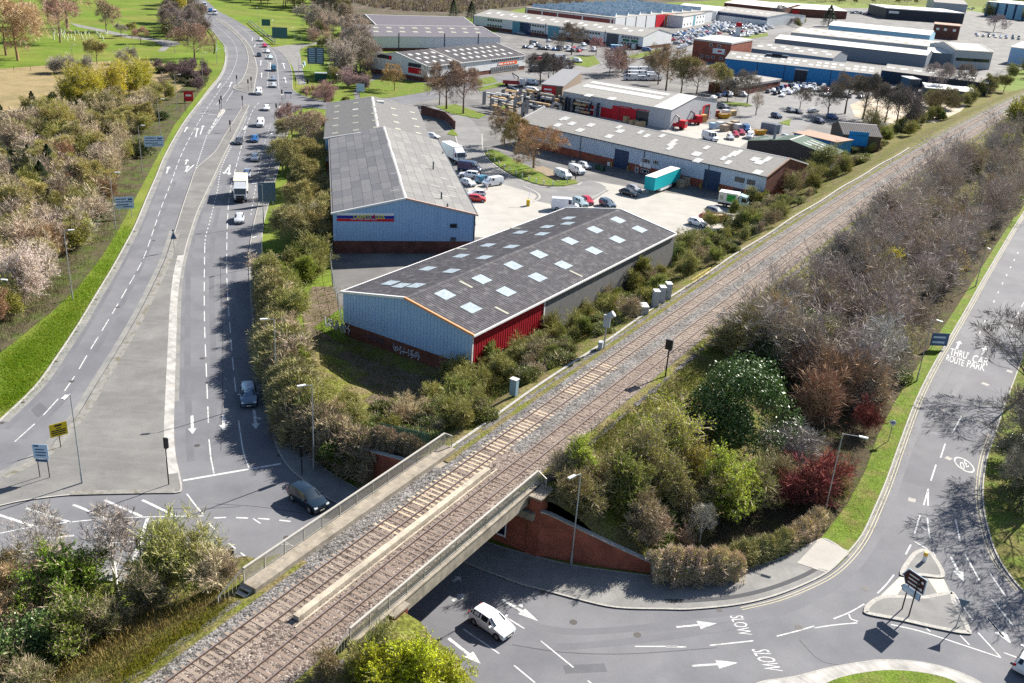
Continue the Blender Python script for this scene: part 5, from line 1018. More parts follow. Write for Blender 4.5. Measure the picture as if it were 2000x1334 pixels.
# --- in traffic; (kind, colour, centre px on the ground, px behind, px ahead, label)
car('hatchback', WH, 'white hatchback driving out from under the railway bridge', G(960, 1226), head((925, 1200), (1000, 1250)))
car('suv', (.075, .13, .20), 'steel blue car approaching in the shaded lane beside the hedge', G(485.5, 782), head((484, 740), (488, 800)))
car('suv', (.006, .016, .03), 'black four-wheel-drive car about to pass under the railway bridge', G(602, 984), head((570, 955), (635, 1000)))
car('saloon', SIL, 'silver estate car following below the box lorry', G(468, 432), head((470, 420), (467, 445)))
car('hatchback', WH, 'white car just above the box lorry, partly hidden by it', G(483, 345), head((486, 330), (481, 350)))
car('saloon', SIL, 'silver car alone on the road between box lorry and dark pair', G(498, 312), head((501, 300), (494, 325)))
car('hatchback', BLU, 'blue hatchback right of the dark saloon', G(498, 276), head((502, 265), (492, 290)))
car('saloon', DGY, 'dark grey car left of the blue hatchback', G(467, 280), head((472, 268), (461, 292)))
car('van', WH, 'white van stopped short of the junction refuge', G(509, 246), head((513, 235), (505, 260)))
car('hatchback', WH, 'white car beside the signal refuge on the right', G(521, 215), head((524, 205), (516, 225)))
car('van', WH, 'white van at the end of the central reservation', G(506, 184), head((508, 172), (504, 195)))
car('hatchback', SIL, 'silver car waiting nearest the stop line in the middle lane', G(535, 170), head((535, 160), (535, 180)))
car('saloon', (.22, .26, .32), 'grey car second in the waiting queue', G(535, 157), head((535, 147), (535, 167)))
car('van', (.02, .08, .13), 'dark teal van third in the waiting queue', G(534.5, 138), head((534, 128), (536, 148)))
car('saloon', (.55, .66, .68), 'pale blue car curving up to the queue', G(528, 115), head((525, 106), (531, 124)))
car('hatchback', BLK, 'black car alone in the inner lane', G(506, 110), head((504, 102), (508, 120)))
car('saloon', WH, 'white saloon behind the red car', G(523, 103), head((519, 95), (527, 111)))
car('hatchback', (.45, .015, .07), 'crimson car on the bend beside the crash barrier', G(517, 92), head((513, 85), (521, 99)))
car('saloon', SIL, 'pale car highest of those on the bend', G(509, 80), head((505, 74), (514, 86)))
car('tall_van', WH, 'white high-roof van coming round the top of the hill road', G(420, 29), head((413, 22), (428, 36)))
car('van', BLU, 'blue car-derived van half hidden behind the white high-roof van', G(411, 23), head((405, 16), (418, 30)))
car('tall_van', (.5, .6, .68), 'pale blue van highest on the hill road', G(400, 14), head((393, 6), (407, 20)))
car('hatchback', (.62, .62, .66), 'pale car cut by the right edge at the bottom corner', G(2009, 1300), head((1990, 1330), (2030, 1270)))
# --- box lorry
def lorry(label, loc, rz, box_l=6.2, name='box_lorry', cabc=WH, boxc=(.74, .70, .58), h=3.9, side=None, cat='lorry'):
    root = empty(name, (loc.x, loc.y, .025), rz, label=label, cat=cat)
    P = lambda nm, mb, m, par=None, sm=None, c=None: mb.obj(nm, m, par or root, smooth=sm, color=c)
    mb = MB(); mb.box(-box_l, 0, -1.25, 1.25, 1.05, h); P('cargo_box', mb, side or mat('lorry_box', boxc, .5, .05, .5))
    mb = MB(); mb.box(-box_l-.02, .02, -1.27, 1.27, h, h+.05); P('box_roof', mb, mat('lorry_roof_'+name, (.74, .68, .46) if name == 'box_lorry' else (.7, .7, .7), .6, .06, .5))
    mb = MB(); c = [(.25, 1.0), (2.05, 1.0), (2.12, 1.65), (1.85, 2.9), (.25, 2.9)]
    mb.add([(x, s*1.2, z) for s in (-1, 1) for x, z in c], [(0, 1, 2, 3, 4), (9, 8, 7, 6, 5)]+[(i, i+5, (i+1) % 5+5, (i+1) % 5) for i in range(5)]); P('cab', mb, M_paint, c=cabc)
    mb = MB(); mb.add([(.25, -1.15, 2.9), (1.5, -1.15, 2.92), (.25, 1.15, 2.9), (1.5, 1.15, 2.92), (.25, -1.1, h-.1), (.25, 1.1, h-.1)], [(1, 3, 5, 4), (0, 1, 4), (2, 5, 3)]); P('wind_deflector', mb, M_paint, c=cabc)
    mb = MB(); mb.quad((2.135, -1.05, 1.72), (2.135, 1.05, 1.72), (1.90, 1.05, 2.78), (1.90, -1.05, 2.78)); P('windscreen', mb, M_cglass)
    for s in (-1, 1): mb = MB(); mb.quad((.8, s*1.215, 1.75), (1.9, s*1.215, 1.75), (1.72, s*1.215, 2.65), (.8, s*1.215, 2.65)); P('side_window', mb, M_cglass); mb = MB(); mb.box(1.8, 1.95, s*1.4-.1, s*1.4+.1, 1.8, 2.4); P('mirror', mb, M_trim); mb = MB(); mb.box(2.08, 2.16, s*.95-.18, s*.95+.18, .75, .92); P('headlight', mb, M_lamp)
    mb = MB(); mb.box(2.06, 2.15, -.8, .8, 1.05, 1.45); P('grille', mb, M_trim); mb = MB(); mb.box(-box_l, 2.1, -1.1, 1.1, .55, .95); P('chassis', mb, M_trim); mb = MB(); mb.box(2.0, 2.2, -1.2, 1.2, .45, .75); P('bumper', mb, M_trim)
    for x in (1.25, -box_l+1.6):
        for s in (-1, 1): mb = MB(); mb.tube((x, s*.85, .5), (x, s*1.22, .5), .5, n=14); w_ = P('wheel', mb, M_tyre); mb = MB(); mb.tube((x, s*1.22, .5), (x, s*1.24, .5), .28, n=10); P('rim', mb, M_rim, w_)
    return root
lorry('white box lorry with a cream roof in the queue', G(470.5, 391), head((476, 350), (466, 420)), 6.4)
lorry('white box lorry parked beside the carpet shop', G(893, 318), head((880, 312), (905, 325)), 6.5, 'parked_lorry')
# green and white box van by the railway bushes
bv = lorry('box van with a green side panel parked by the railway bushes', G(1440, 407), head((1390, 402), (1450, 412)), 4.2, 'box_van', (.35, .5, .5), (.40, .50, .52), 3.3, cat='van')
for x0_, x1_, z0_, z1_, c_ in ((-2.4, -.5, 1.5, 3.0, (.03, .30, .04)), (-3.9, -3.2, 1.7, 2.6, (.45, .4, .3))): mb = MB(); mb.box(x0_, x1_, -1.27, -1.255, z0_, z1_); mb.obj('side_graphic', mat('van_graphic_%d' % int(z0_*10), c_, .5), bv)
# --- teal trailer
tr = empty('trailer', G(1292, 370, 0), head((1262, 380), (1330, 352)), label='long turquoise box trailer parked in front of the units', cat='trailer')
mb = MB(); mb.box(-7, 7, -1.27, 1.27, 1.2, 4.1); mb.obj('box', mat('turquoise_panel', (.01, .36, .40), .45, .05, .4), tr); mb = MB(); mb.box(-7.03, 7.03, -1.3, 1.3, 4.1, 4.16); mb.obj('roof', M_rwhite, tr)
mb = MB(); mb.box(-3.2, 2.8, -1.2, 1.2, .45, 1.2); mb.obj('skirt', M_frm, tr)
for x in (3.6, 4.9, 6.1):
    for s in (-1, 1): mb = MB(); mb.tube((x, s*.8, .5), (x, s*1.2, .5), .5, n=14); mb.obj('wheel', M_tyre, tr)
for s in (-1, 1): mb = MB(); mb.box(-4.6, -4.4, s*.9-.08, s*.9+.08, 0, 1.2); mb.obj('landing_leg', M_trim, tr)
# --- parked in the estate: kind, colour, px, heading px pair, label
PARK = [('tall_van', NAV, (918, 336), (908, 334), (935, 338), 'dark navy van parked beside the white lorry'), ('suv', WH, (916, 347), (925, 348), (905, 346), 'white car parked below the navy van'), ('hatchback', SIL, (914, 362), (905, 359), (925, 366), 'silver car parked against the carpet shop wall'), ('suv', (.03, .16, .26), (945, 356), (930, 357), (958, 352), 'blue estate car parked across from the carpet shop'), ('van', WH, (962, 362), (978, 360), (945, 365), 'small white van with a person crouched at its front'), ('hatchback', (.62, .62, .66), (930, 384), (945, 384), (915, 384), 'white car tucked behind the red car by the carpet shop'), ('hatchback', (.50, .015, .012), (931, 393), (915, 393), (946, 395), 'bright red hatchback beside the carpet shop'),
 ('van', WH, (1099, 347), (1085, 341), (1114, 352), 'white van nearest the lamp post by the brick path'), ('van', WH, (1126, 338), (1112, 332), (1140, 343), 'white van parked second from the lamp post'), ('hatchback', SIL, (1141, 328), (1132, 324), (1152, 332), 'silver hatchback parked against the units'), ('tall_van', WH, (1103, 410), (1075, 407), (1130, 410), 'white panel van with colourful lettering behind the black roof'), ('suv', (.28, .36, .38), (1133, 402), (1122, 395), (1145, 408), 'grey-green car beside the lettered van'), ('hatchback', RED, (1147, 397), (1138, 390), (1156, 404), 'red car behind the grey-green car'), ('suv', (.07, .10, .14), (1186, 404), (1175, 398), (1200, 411), 'dark blue-grey car parked above the black roof'), ('saloon', BLK, (1228, 381), (1212, 376), (1245, 385), 'black car parked at the front of the turquoise trailer'), ('hatchback', (.3, .3, .32), (1238, 374), (1228, 370), (1248, 378), 'grey and red car behind the black car'), ('saloon', BLK, (1462, 396), (1450, 390), (1472, 402), 'black car half hidden in the bushes by the units'), ('hatchback', WH, (1362, 440), (1345, 435), (1380, 445), 'white hatchback parked nearest the railway bushes'), ('hatchback', RED, (1383, 432), (1370, 428), (1396, 436), 'crimson hatchback beside the white hatchback'), ('suv', GRY, (1397, 420), (1385, 416), (1410, 424), 'grey car behind the rusty skip'),
 ('hatchback', SIL, (845, 270), (835, 268), (857, 272), 'silver van with a roof ladder by the second shed'),
 ('tall_van', WH, (1386, 274), (1370, 268), (1405, 280), 'white van with a black stripe behind the unit terrace'), ('hatchback', SIL, (1426, 272), (1418, 264), (1433, 280), 'silver car first in the row behind the terrace'), ('hatchback', (.4, .01, .04), (1436, 266), (1428, 259), (1442, 272), 'crimson car second in the row behind the terrace'), ('saloon', (.3, .01, .04), (1447, 262), (1438, 255), (1452, 268), 'dark red car third in the row behind the terrace'), ('van', WH, (1464, 270), (1470, 262), (1458, 277), 'white van facing out beside the yellow skip'), ('van', BLU, (1457, 256), (1450, 250), (1463, 262), 'blue pickup loaded with white boards'),
 ('suv', (.05, .09, .14), (1485, 289), (1475, 285), (1495, 293), 'blue car tucked behind the terrace roof'), ('hatchback', WH, (1516, 279), (1508, 275), (1525, 283), 'white car by the green shed'), ('hatchback', SIL, (1535, 272), (1527, 268), (1545, 276), 'silver car between green and rusty sheds'), ('suv', NAV, (1516, 230), (1507, 227), (1525, 233), 'navy car parked by the white railing'), ('suv', GRY, (1544, 219), (1538, 216), (1550, 222), 'grey car left of the dark pair in the car park'), ('saloon', DGY, (1558, 221), (1550, 218), (1566, 224), 'dark car in the middle of the car park'), ('saloon', WH, (1588, 219), (1578, 219), (1598, 218), 'white saloon alone in the car park'), ('suv', NAV, (1600, 240), (1592, 237), (1610, 244), 'dark blue car by the wire fence'), ('suv', BLU, (1625, 232), (1615, 229), (1635, 235), 'blue car by the dark garage'),
 ('tall_van', WH, (1075, 164), (1065, 163), (1088, 165), 'white van parked behind the red crane lorry') if 0 else ('van', (.55, .60, .68), (1040, 165), (1030, 163), (1052, 167), 'pale van behind the crane lorry'), ('saloon', BLK, (1000, 178), (990, 177), (1012, 180), 'black car on the verge by the timber yard'), ('van', WH, (1040, 181), (1030, 180), (1050, 183), 'white pickup by the timber yard'), ('suv', GRY, (1414, 212), (1408, 210), (1420, 214), 'grey car at the corner of the merchant shed'), ('van', SIL, (1447, 188), (1438, 187), (1456, 190), 'silver van under the bare trees'), ('van', WH, (1424, 188), (1418, 184), (1428, 192), 'white pickup under the bare trees'), ('van', WH, (1128, 122), (1118, 120), (1140, 125), 'white pickup at the verge corner'), ('van', BLU, (1263, 100), (1254, 99), (1273, 101), 'blue van on the grass by the white terrace'), ('tall_van', (.5, .56, .6), (1238, 96), (1230, 99), (1246, 92), 'silver van by the green signs'), ('suv', WH, (1140, 90), (1132, 87), (1150, 94), 'white car in the white terrace car park'), ('van', WH, (1160, 100), (1152, 96), (1168, 104), 'white van in the white terrace car park'), ('hatchback', SIL, (1073, 82), (1066, 82), (1080, 81), 'silver car by the teal shutter'), ('suv', (.2, .25, .3), (1018, 68), (1010, 67), (1028, 69), 'grey car below the terrace windows'), ('tall_van', BLK, (1042, 90), (1033, 88), (1052, 93), 'black van in the terrace yard')]
for kd, c, p_, h1, h2, lb_ in PARK:
    car(kd, c, lb_, G(*p_), head(h1, h2), group='vehicles parked around the estate')
# --- rows of cars too small to tell apart
rc = random.Random(5); PAL = [WH, WH, WH, SIL, SIL, GRY, BLK, NAV, BLU, RED, DGY, (.6, .62, .66)]
def rows(quad, nr, nc, label, group, hd, kinds=('hatchback', 'suv', 'saloon'), pal=PAL, skip=.1):
    a, b, c, d = [G(*q) for q in quad]
    for i in range(nr):
        for j in range(nc):
            if rc.random() < skip: continue
            u, v = (j+.5+rc.uniform(-.1, .1))/nc, (i+.5)/nr; p_ = (a*(1-u)+b*u)*(1-v)+(d*(1-u)+c*u)*v
            far_car(rc.choice(kinds), rc.choice(pal), label, p_, hd+rc.choice((0, pi))+rc.uniform(-.04, .04), group)
rows([(1318, 66), (1412, 45), (1425, 62), (1345, 88)], 6, 13, 'small car in the nearer block of the car dealer lot', 'cars in the nearer dealer lot', radians(55), pal=PAL+[WH, SIL])
rows([(1392, 43), (1520, 52), (1498, 64), (1395, 52)], 4, 18, 'small pale car in the farther block of the car dealer lot', 'cars in the farther dealer lot', radians(60), pal=[WH, WH, SIL, WH, (.6, .62, .66), GRY])
rows([(1418, 62), (1505, 62), (1455, 74), (1432, 74)], 3, 9, 'small car beside the red totem sign of the dealer', 'cars by the red totem', radians(60))
rows([(1490, 180), (1555, 165), (1590, 172), (1530, 192)], 3, 8, 'car parked in the rows below the blue warehouse', 'cars below the blue warehouse', radians(70), skip=.05)
rows([(1560, 163), (1640, 172), (1640, 184), (1590, 182)], 2, 8, 'car parked behind the bare trees by the blue warehouse', 'cars behind the bare trees', radians(70), skip=.2)
rows([(1225, 140), (1275, 138), (1290, 162), (1225, 160)], 3, 5, 'white van packed in the rental yard behind the merchant', 'vans in the rental yard', radians(20), ('van', 'tall_van'), [WH, WH, SIL], .1)
rows([(1360, 108), (1388, 112), (1386, 118), (1352, 114)], 1, 5, 'car parked beside the brick office block', 'cars by the brick office', radians(40), skip=0)
rows([(1655, 22), (1700, 24), (1695, 30), (1652, 28)], 2, 6, 'dark car in the far lot left of the black building', 'cars left of the black building', radians(30), skip=.1)
rows([(1925, 28), (1998, 34), (1998, 38), (1925, 32)], 1, 6, 'white van parked along the far right edge', 'vans along the far right edge', radians(60), ('van', 'tall_van'), [WH, SIL], .1)
rows([(1870, 8), (1905, 16), (1900, 22), (1865, 14)], 2, 5, 'pale car beside the black building roof end', 'cars at the roof end of the black building', radians(20), skip=.1)
rows([(1180, 205), (1205, 210), (1200, 214), (1175, 209)], 1, 2, 'small van among the timber racks', 'vans among the timber racks', radians(20), ('van',), [WH], 0) if 0 else None

rows([(1030, 88), (1150, 96), (1130, 104), (1020, 96)], 2, 12, 'car parked in the yard below the white terrace', 'cars below the white terrace', radians(65), skip=.35)
rows([(1040, 118), (1110, 112), (1112, 138), (1040, 146)], 3, 7, 'vehicle in the hire yard beside the orange-sign shed', 'vehicles in the hire yard', radians(20), ('van', 'suv', 'tall_van'), [WH, (.5, .12, .05), GRY, SIL, RED, DGY], .2)
rows([(1300, 70), (1345, 62), (1350, 90), (1330, 100)], 4, 6, 'car at the near corner of the dealer lot', 'cars at the near corner of the dealer lot', radians(40), skip=.15)
rows([(1610, 172), (1700, 182), (1690, 196), (1600, 192)], 2, 9, 'car in the far row behind the aggregate yard trees', 'cars behind the aggregate yard trees', radians(70), skip=.25)
rows([(1380, 190), (1440, 176), (1446, 184), (1395, 200)], 1, 5, 'car under the trees beside the brick unit', 'cars beside the brick unit', radians(60), skip=.1)
rows([(1900, 66), (1995, 72), (1995, 80), (1905, 72)], 2, 8, 'vehicle in the yard at the far right', 'vehicles at the far right', radians(60), ('van', 'suv', 'saloon'), PAL, .35)
rows([(1560, 26), (1640, 28), (1640, 34), (1560, 32)], 1, 9, 'car along the far estate road', 'cars along the far estate road', radians(30), skip=.2)
# ================================================================ street furniture and railway furniture
M_galv = mat('galvanised_post', (.33, .35, .37), .45, .08, 1, metal=.4); M_lant = mat('lantern_housing', (.60, .60, .60), .5, .05); M_postb = mat('black_post', (.016, .017, .019), .5, .1, 2)
M_signb = mat('sign_pale_blue', (.42, .55, .70), .5, .05); M_signbr = mat('sign_brown', (.055, .012, .012), .5, .1); M_signg = mat('sign_back_grey', (.10, .15, .20), .6, .08); M_signy = mat('sign_yellow_board', (.60, .44, .015), .5, .06); M_bluep = mat('plate_blue', (.05, .10, .20), .5, .1)
def lamp(base, top, label, arm_px=None, z=0.0, arm=1.4, ang=None):
    b = G(base[0], base[1], z); h = max(5, min(11, HT(base, top, z))); root = empty('street_lamp', b, label=label, cat='street lamp', group='street lamps')
    mb = MB(); mb.tube((0, 0, 0), (0, 0, 1.4), .11, n=8); mb.tube((0, 0, 1.4), (0, 0, h), .075, .05, n=8); mb.obj('column', M_galv, root)
    if ang is None:
        a2 = G(arm_px[0], arm_px[1], h+z) if arm_px else b+Vector((-1, 0, 0)); ang = atan2(a2.y-b.y, a2.x-b.x); arm = min(2.2, max(.8, hypot(a2.x-b.x, a2.y-b.y)))
    d = Vector((cos(ang), sin(ang), 0)); n = Vector((-d.y, d.x, 0))
    mb = MB(); mb.tube((0, 0, h-.03), d*arm*.75+Vector((0, 0, h+.1)), .035, n=6); mb.obj('bracket', M_galv, root)
    mb = MB(); mb.obox(d*(arm*.75+.35)+Vector((0, 0, h+.12)), d*.42, n*.14, (0, 0, .06)); l = mb.obj('lantern', M_lant, root); mb = MB(); mb.obox(d*(arm*.75+.38)+Vector((0, 0, h+.05)), d*.26, n*.1, (0, 0, .02)); mb.obj('lens', M_lamp, l)
    return root
lamp((1115, 1105), (1133, 925), 'tall lamp post against the red brick wing wall', (1118, 933))
lamp((1609, 1009), (1647, 847), 'lamp post among the dark red shrubs by the right-hand road', (1690, 857))
lamp((161, 945), (138, 769), 'lamp post standing in the paved refuge', (128, 777))
lamp((541, 776), (536, 624), 'lamp post beside the hedge above the blue car', (517, 625))
lamp((613, 918), (610, 752), 'lamp post at the curved brick retaining wall', (591, 755))
lamp((514, 500), (513, 465), 'short-looking lamp post by the blue sign at the footway', (497, 465), arm=1.2) if 0 else lamp((513, 520), (511, 462), 'lamp post behind the blue sign board on the footway', (497, 465))
lamp((515, 438), (510, 360), 'lamp post beside the dark sign back above the estate hedge', (496, 360))
lamp((142, 585), (122, 452), 'lamp post nearest on the grassy left verge', (137, 451))
lamp((226, 448), (217, 338), 'lamp post beside the nearer blue direction sign', (229, 338))
lamp((278, 336), (268, 246), 'lamp post beside the farther blue direction sign', (278, 246))
lamp((314, 270), (309, 193), 'lamp post above the farther direction sign on the left verge', (317, 194))
lamp((346, 215), (342, 146), 'lamp post by the red notice on the left verge', (350, 146))
lamp((397, 168), (393, 104), 'lamp post on the inside of the bend', (401, 104))
lamp((424, 125), (422, 96), 'lamp post at the crash barrier on the inside bend', (428, 96))
lamp((505, 55), (505, 15), 'lamp post by the far crash barrier', (500, 16)); lamp((537, 85), (535, 39), 'lamp post behind the far green sign back', (530, 40)); lamp((575, 82), (575, 54), 'lamp post at the verge path', (570, 55))
lamp((589, 100), (588, 69), 'lamp post where the path meets the slip road', (584, 69)); lamp((584, 165), (585, 110), 'lamp post by the bus shelter verge', (580, 110)); lamp((647, 160), (646, 125), 'lamp post above the flowering tree', (642, 125)); lamp((660, 175), (659, 150), 'lamp post between shelter and shed', (654, 150)); lamp((538, 300), (537, 262), 'lamp post in the tree shadows of the right footway', (528, 263)); lamp((556, 235), (555, 185), 'slim lamp post by the junction tree', (550, 186))
lamp((342, 104), (344, 62), 'park lamp post by the curved path', (338, 62)); lamp((330, 80), (331, 54), 'far park lamp post', (326, 54)); lamp((143, 125), (140, 88), 'park lamp post by the wire fence', (145, 88)); lamp((1108, 358), (1110, 316), 'black lamp post beside the white van', (1112, 316)); lamp((-2, 640), (-12, 545), 'lamp head at the left edge', (10, 548))
lamp((1850, 760), (1877, 612), 'lamp post in the thicket beside the lettering on the road', (1890, 617), arm=1.2) if 0 else None
lamp((1790, 745), (1811, 622), 'lamp post rising from the thicket beside the road lettering', (1830, 627)); lamp((1905, 560), (1918, 482), 'upper lamp post rising from the thicket', (1930, 486)); lamp((1868, 640), (1893, 507), 'lamp post at the upper verge of the right-hand road', (1905, 509)) if 0 else None
# --- traffic signals
def signal(base, top, label, hd=0.0, heads=1, z=0.0, back=False):
    b = G(base[0], base[1], z); h = max(3.0, min(5.4, HT(base, top, z))); root = empty('traffic_signal', b, hd, label=label, cat='traffic light', group='traffic signals')
    mb = MB(); mb.tube((0, 0, 0), (0, 0, h-.3), .06, n=8); mb.obj('pole', M_postb, root)
    for k in range(heads):
        y = (k-(heads-1)/2)*.75; mb = MB(); mb.box(-.05, .05, y-.19, y+.19, h-1.2, h); bd = mb.obj('backing_board', M_postb, root)
        mb = MB(); mb.box(.1, .28, y-.17, y+.17, h-1.15, h-.1); hb = mb.obj('signal_head', M_trim, root)
        for i, c in enumerate(((.25, .01, .01), (.22, .10, .01), (.01, .12, .05))):
            mb = MB(); mb.tube((.28, y, h-.28-.33*i), (.30, y, h-.28-.33*i), .1, n=10); mb.obj('lens', mat('signal_lens_%d' % i, c, .3), hb)
    return root
signal((330, 948), (321, 853), 'tall traffic light at the refuge tip', radians(60), 1); signal((456, 1128), (456, 1078), 'traffic light by the bridge stairs', radians(150)); signal((277, 1105), (273, 1058), 'traffic light half hidden by the birch', radians(200)); signal((590, 928), (586, 872), 'traffic light in the shade under the hedge', radians(100))
signal((430, 221), (427, 194), 'left one of the twin traffic lights at the small island', radians(-70)); signal((433, 215), (431, 187), 'right one of the twin traffic lights at the small island', radians(-70)); signal((474, 212), (473, 187), 'traffic light at the nose of the paved refuge', radians(-70)); signal((450, 258), (449, 235), 'traffic light on the median by the turning lane', radians(-70)); signal((463, 170), (462, 147), 'leftmost traffic light of the upper reservation', radians(-70)); signal((485, 178), (483, 155), 'middle traffic light of the upper reservation', radians(90)); signal((491, 172), (490, 150), 'rightmost traffic light of the upper reservation', radians(90)); signal((540, 228), (541, 202), 'traffic light on the signal refuge by the white car', radians(90)); signal((551, 200), (551, 175), 'traffic light across the side road mouth', radians(90)); signal((577, 170), (576, 151), 'traffic light at the corner planting', radians(100)); signal((362, 216), (362, 191), 'traffic light beside the red notice', radians(-70))
# --- sign boards
def board(name, label, foot, z0, z1, w, hd, m, posts=2, pm=None, outline=None, cat='sign', lines=None, lm=None, foot_z=0.0, zs=None):
    "board facing local +x"
    root = empty(name, G(foot[0], foot[1], foot_z), hd, label=label, cat=cat)
    for k in ([0] if posts == 1 else [-.32, .32]): mb = MB(); mb.tube((0, k*w, 0), (0, k*w, z1-.1), .05, n=6); mb.obj('post', pm or M_postb, root)
    mb = MB(); o = outline or [(-.5, 0), (.5, 0), (.5, 1), (-.5, 1)]; P = [(u*w, z0+v*(z1-z0)) for u, v in o]; n = len(P)
    mb.add([(.07, y, z) for y, z in P]+[(.10, y, z) for y, z in P], [tuple(range(n-1, -1, -1)), tuple(range(n, 2*n))]+[(i, (i+1) % n, (i+1) % n+n, i+n) for i in range(n)]); bd = mb.obj('board', m, root)
    for y0, y1, za, zb in (lines or []):
        mb = MB(); mb.box(.105, .115, y0*w, y1*w, z0+za*(z1-z0), z0+zb*(z1-z0)); mb.obj('legend_line', lm or M_frm, bd)
    return root
camd = lambda p: atan2(-G(*p).y, -G(*p).x)
ARW = [(-.5, .0), (.5, 0), (.5, .8), (-.12, 1), (-.5, .8)]
# brown and blue flag signs on the splitter island: pointed to the upper left
fs = empty('direction_sign', G(1769, 1197), radians(-148), label='brown pointed direction sign over a blue one on the splitter island', cat='sign')
for k, q in enumerate(((1761, 1192), (1774, 1206))):
    p = G(*q)-G(1769, 1197); p.rotate(Matrix.Rotation(-radians(-148), 3, 'Z')); mb = MB(); mb.tube(p, p+Vector((0, 0, 3.9)), .06, n=8); mb.obj('post', M_postb, fs)
def flag(y0, y1, z0, z1, m, m2, tip=.35):
    P = [(y0+tip, z0), (y1, z0), (y1, z1), (y0+tip, z1), (y0, (z0+z1)/2)]
    mb = MB(); n = 5; mb.add([(.08, y, z) for y, z in P]+[(.12, y, z) for y, z in P], [tuple(range(n-1, -1, -1)), tuple(range(n, 2*n))]+[(i, (i+1) % n, (i+1) % n+n, i+n) for i in range(n)]); o = mb.obj('flag_board', m2, fs)
    c = ((y0+y1)/2, (z0+z1)/2); Q = [(c[0]+(y-c[0])*.93, c[1]+(z-c[1])*.90) for y, z in P]; mb = MB(); mb.poly([(.125, y, z) for y, z in Q]); mb.obj('flag_face', m, o)
    for k in range(3 if z1-z0 > 1 else 2): zz = z0+(z1-z0)*(.22+.25*k); mb = MB(); mb.box(.127, .132, y0+tip+.2, y1-.5-.1*k, zz-.05, zz+.06); mb.obj('legend_line', M_frm, o)
    if z1-z0 > 1:
        for zz in (z0+.35, z1-.5): mb = MB(); mb.tube((.127, y1-.35, zz), (.133, y1-.35, zz), .14, n=8); mb.obj('pictogram', M_frm, o)
flag(-1.15, 1.15, 2.75, 4.3, M_signbr, M_signb, .4); flag(-1.05, .95, 1.95, 2.65, M_signb, M_bluep, .25)
yb = board('yellow_sign', 'yellow temporary direction sign with a black vehicle symbol', (119, 875), 1.5, 3.0, 1.75, camd((119, 875))+.25, M_signy, 1, lines=[(-.38, .38, .12, .2), (-.42, .42, .27, .36), (-.42, .40, .42, .50), (-.12, .14, .58, .66), (-.2, .2, .76, .9)], lm=M_trim)
bs_ = board('blue_sign', 'pale blue sign on two black legs in the refuge corner', (88, 934), 2.3, 3.9, 1.5, camd((88, 934))-.5, M_signb, 2, lines=[(-.35, .3, .2, .28), (-.35, .35, .4, .48), (-.35, .25, .6, .68), (-.4, -.1, .82, .94)], lm=M_bluep); mb = MB(); mb.box(.09, .13, -.6, .6, 1.95, 2.25); mb.obj('lower_plate', M_bluep, bs_)
def dirsign(foot, label, w=2.6, z0=1.6, z1=3.7, hd=None, m=None):
    return board('direction_sign', label, foot, z0, z1, w, hd if hd is not None else camd(foot), m or M_signb, 2, M_galv, lines=[(-.42, .1, .78, .86), (-.42, .42, .55, .62), (-.42, .2, .3, .38), (.2, .42, .7, .86), (-.1, .42, .12, .2)], lm=M_bluep)
dirsign((246, 426), 'blue direction sign nearer to the camera on the left verge', 3.2, 1.8, 4.0); dirsign((303, 305), 'blue direction sign farther up the left verge', 4.2, 2.2, 4.6)
board('direction_sign', 'wide blue-grey sign board turned away in the estate hedge', (522, 401), .8, 4.6, 3.4, camd((522, 401))+.1, M_signg, 2, M_galv); board('direction_sign', 'low teal sign back on the footway by the estate hedge', (529, 530), .2, 2.0, 2.6, camd((529, 530)), mat('sign_back_teal', (.04, .17, .24), .6, .08), 2, M_galv)
board('warning_sign', 'triangular warning sign seen edge-on in the refuge', (341, 491), 2.2, 3.9, 1.0, camd((341, 491)), M_bluep, 1, M_galv, outline=[(-.5, 0), (.5, 0), (0, .75), (.2, .8), (0, 1), (-.2, .8), (0, .75)])
board('warning_sign', 'blue-backed sign on the lamp post by the right footway', (514, 470), 3.0, 4.2, 1.0, camd((514, 470)), M_bluep, 1, M_galv, outline=[(-.5, 0), (.5, 0), (0, 1)]) if 0 else None
board('road_sign', 'big blue sign board by the bus shelter', (617, 138), 2.4, 8.2, 6.0, camd((617, 138)), M_signg, 2, M_galv, lines=[(-.4, -.05, .1+.13*k, .16+.13*k) for k in range(7)]+[(.08, .42, .1+.13*k, .16+.13*k) for k in range(7)], lm=M_signb); board('road_sign', 'green-backed sign board by the far crash barrier', (547, 86), 2.5, 7.0, 6.5, camd((547, 86)), mat('sign_back_green', (.05, .13, .13), .6), 2, M_galv); board('road_sign', 'smaller green sign board far up the hill verge', (520, 61), 2.5, 5.5, 4, camd((520, 61)), MT['sign_back_green'], 2, M_galv)
board('estate_sign', 'small blue sign board beside the purple shrub', (704, 184), .8, 3.4, 2.6, camd((704, 184)), M_signb, 2); board('estate_sign', 'small blue tilted sign by the footway trees', (563, 192), 1.4, 2.0, 2.4, camd((563, 192)), M_bluep, 2); board('notice', 'red and white notice at the wood edge', (369, 201), .5, 3.3, 2.6, camd((369, 201)), M_red, 2, lines=[(-.3, .3, .5, .7)])
board('warning_sign', 'down-pointing triangular give way sign on the splitter island', (1867, 1225), 2.1, 3.0, 1.0, camd((1867, 1225))+.2, M_signg, 1, M_galv, outline=[(0, 0), (.5, 1), (-.5, 1)]); board('speed_sign', 'round sign with blue 40 on a post at the grass verge', (1735, 862), 2.2, 2.9, .75, camd((1735, 862)), M_frm, 1, M_galv, outline=[(.5*cos(2*pi*k/16), .5+.5*sin(2*pi*k/16)) for k in range(16)])
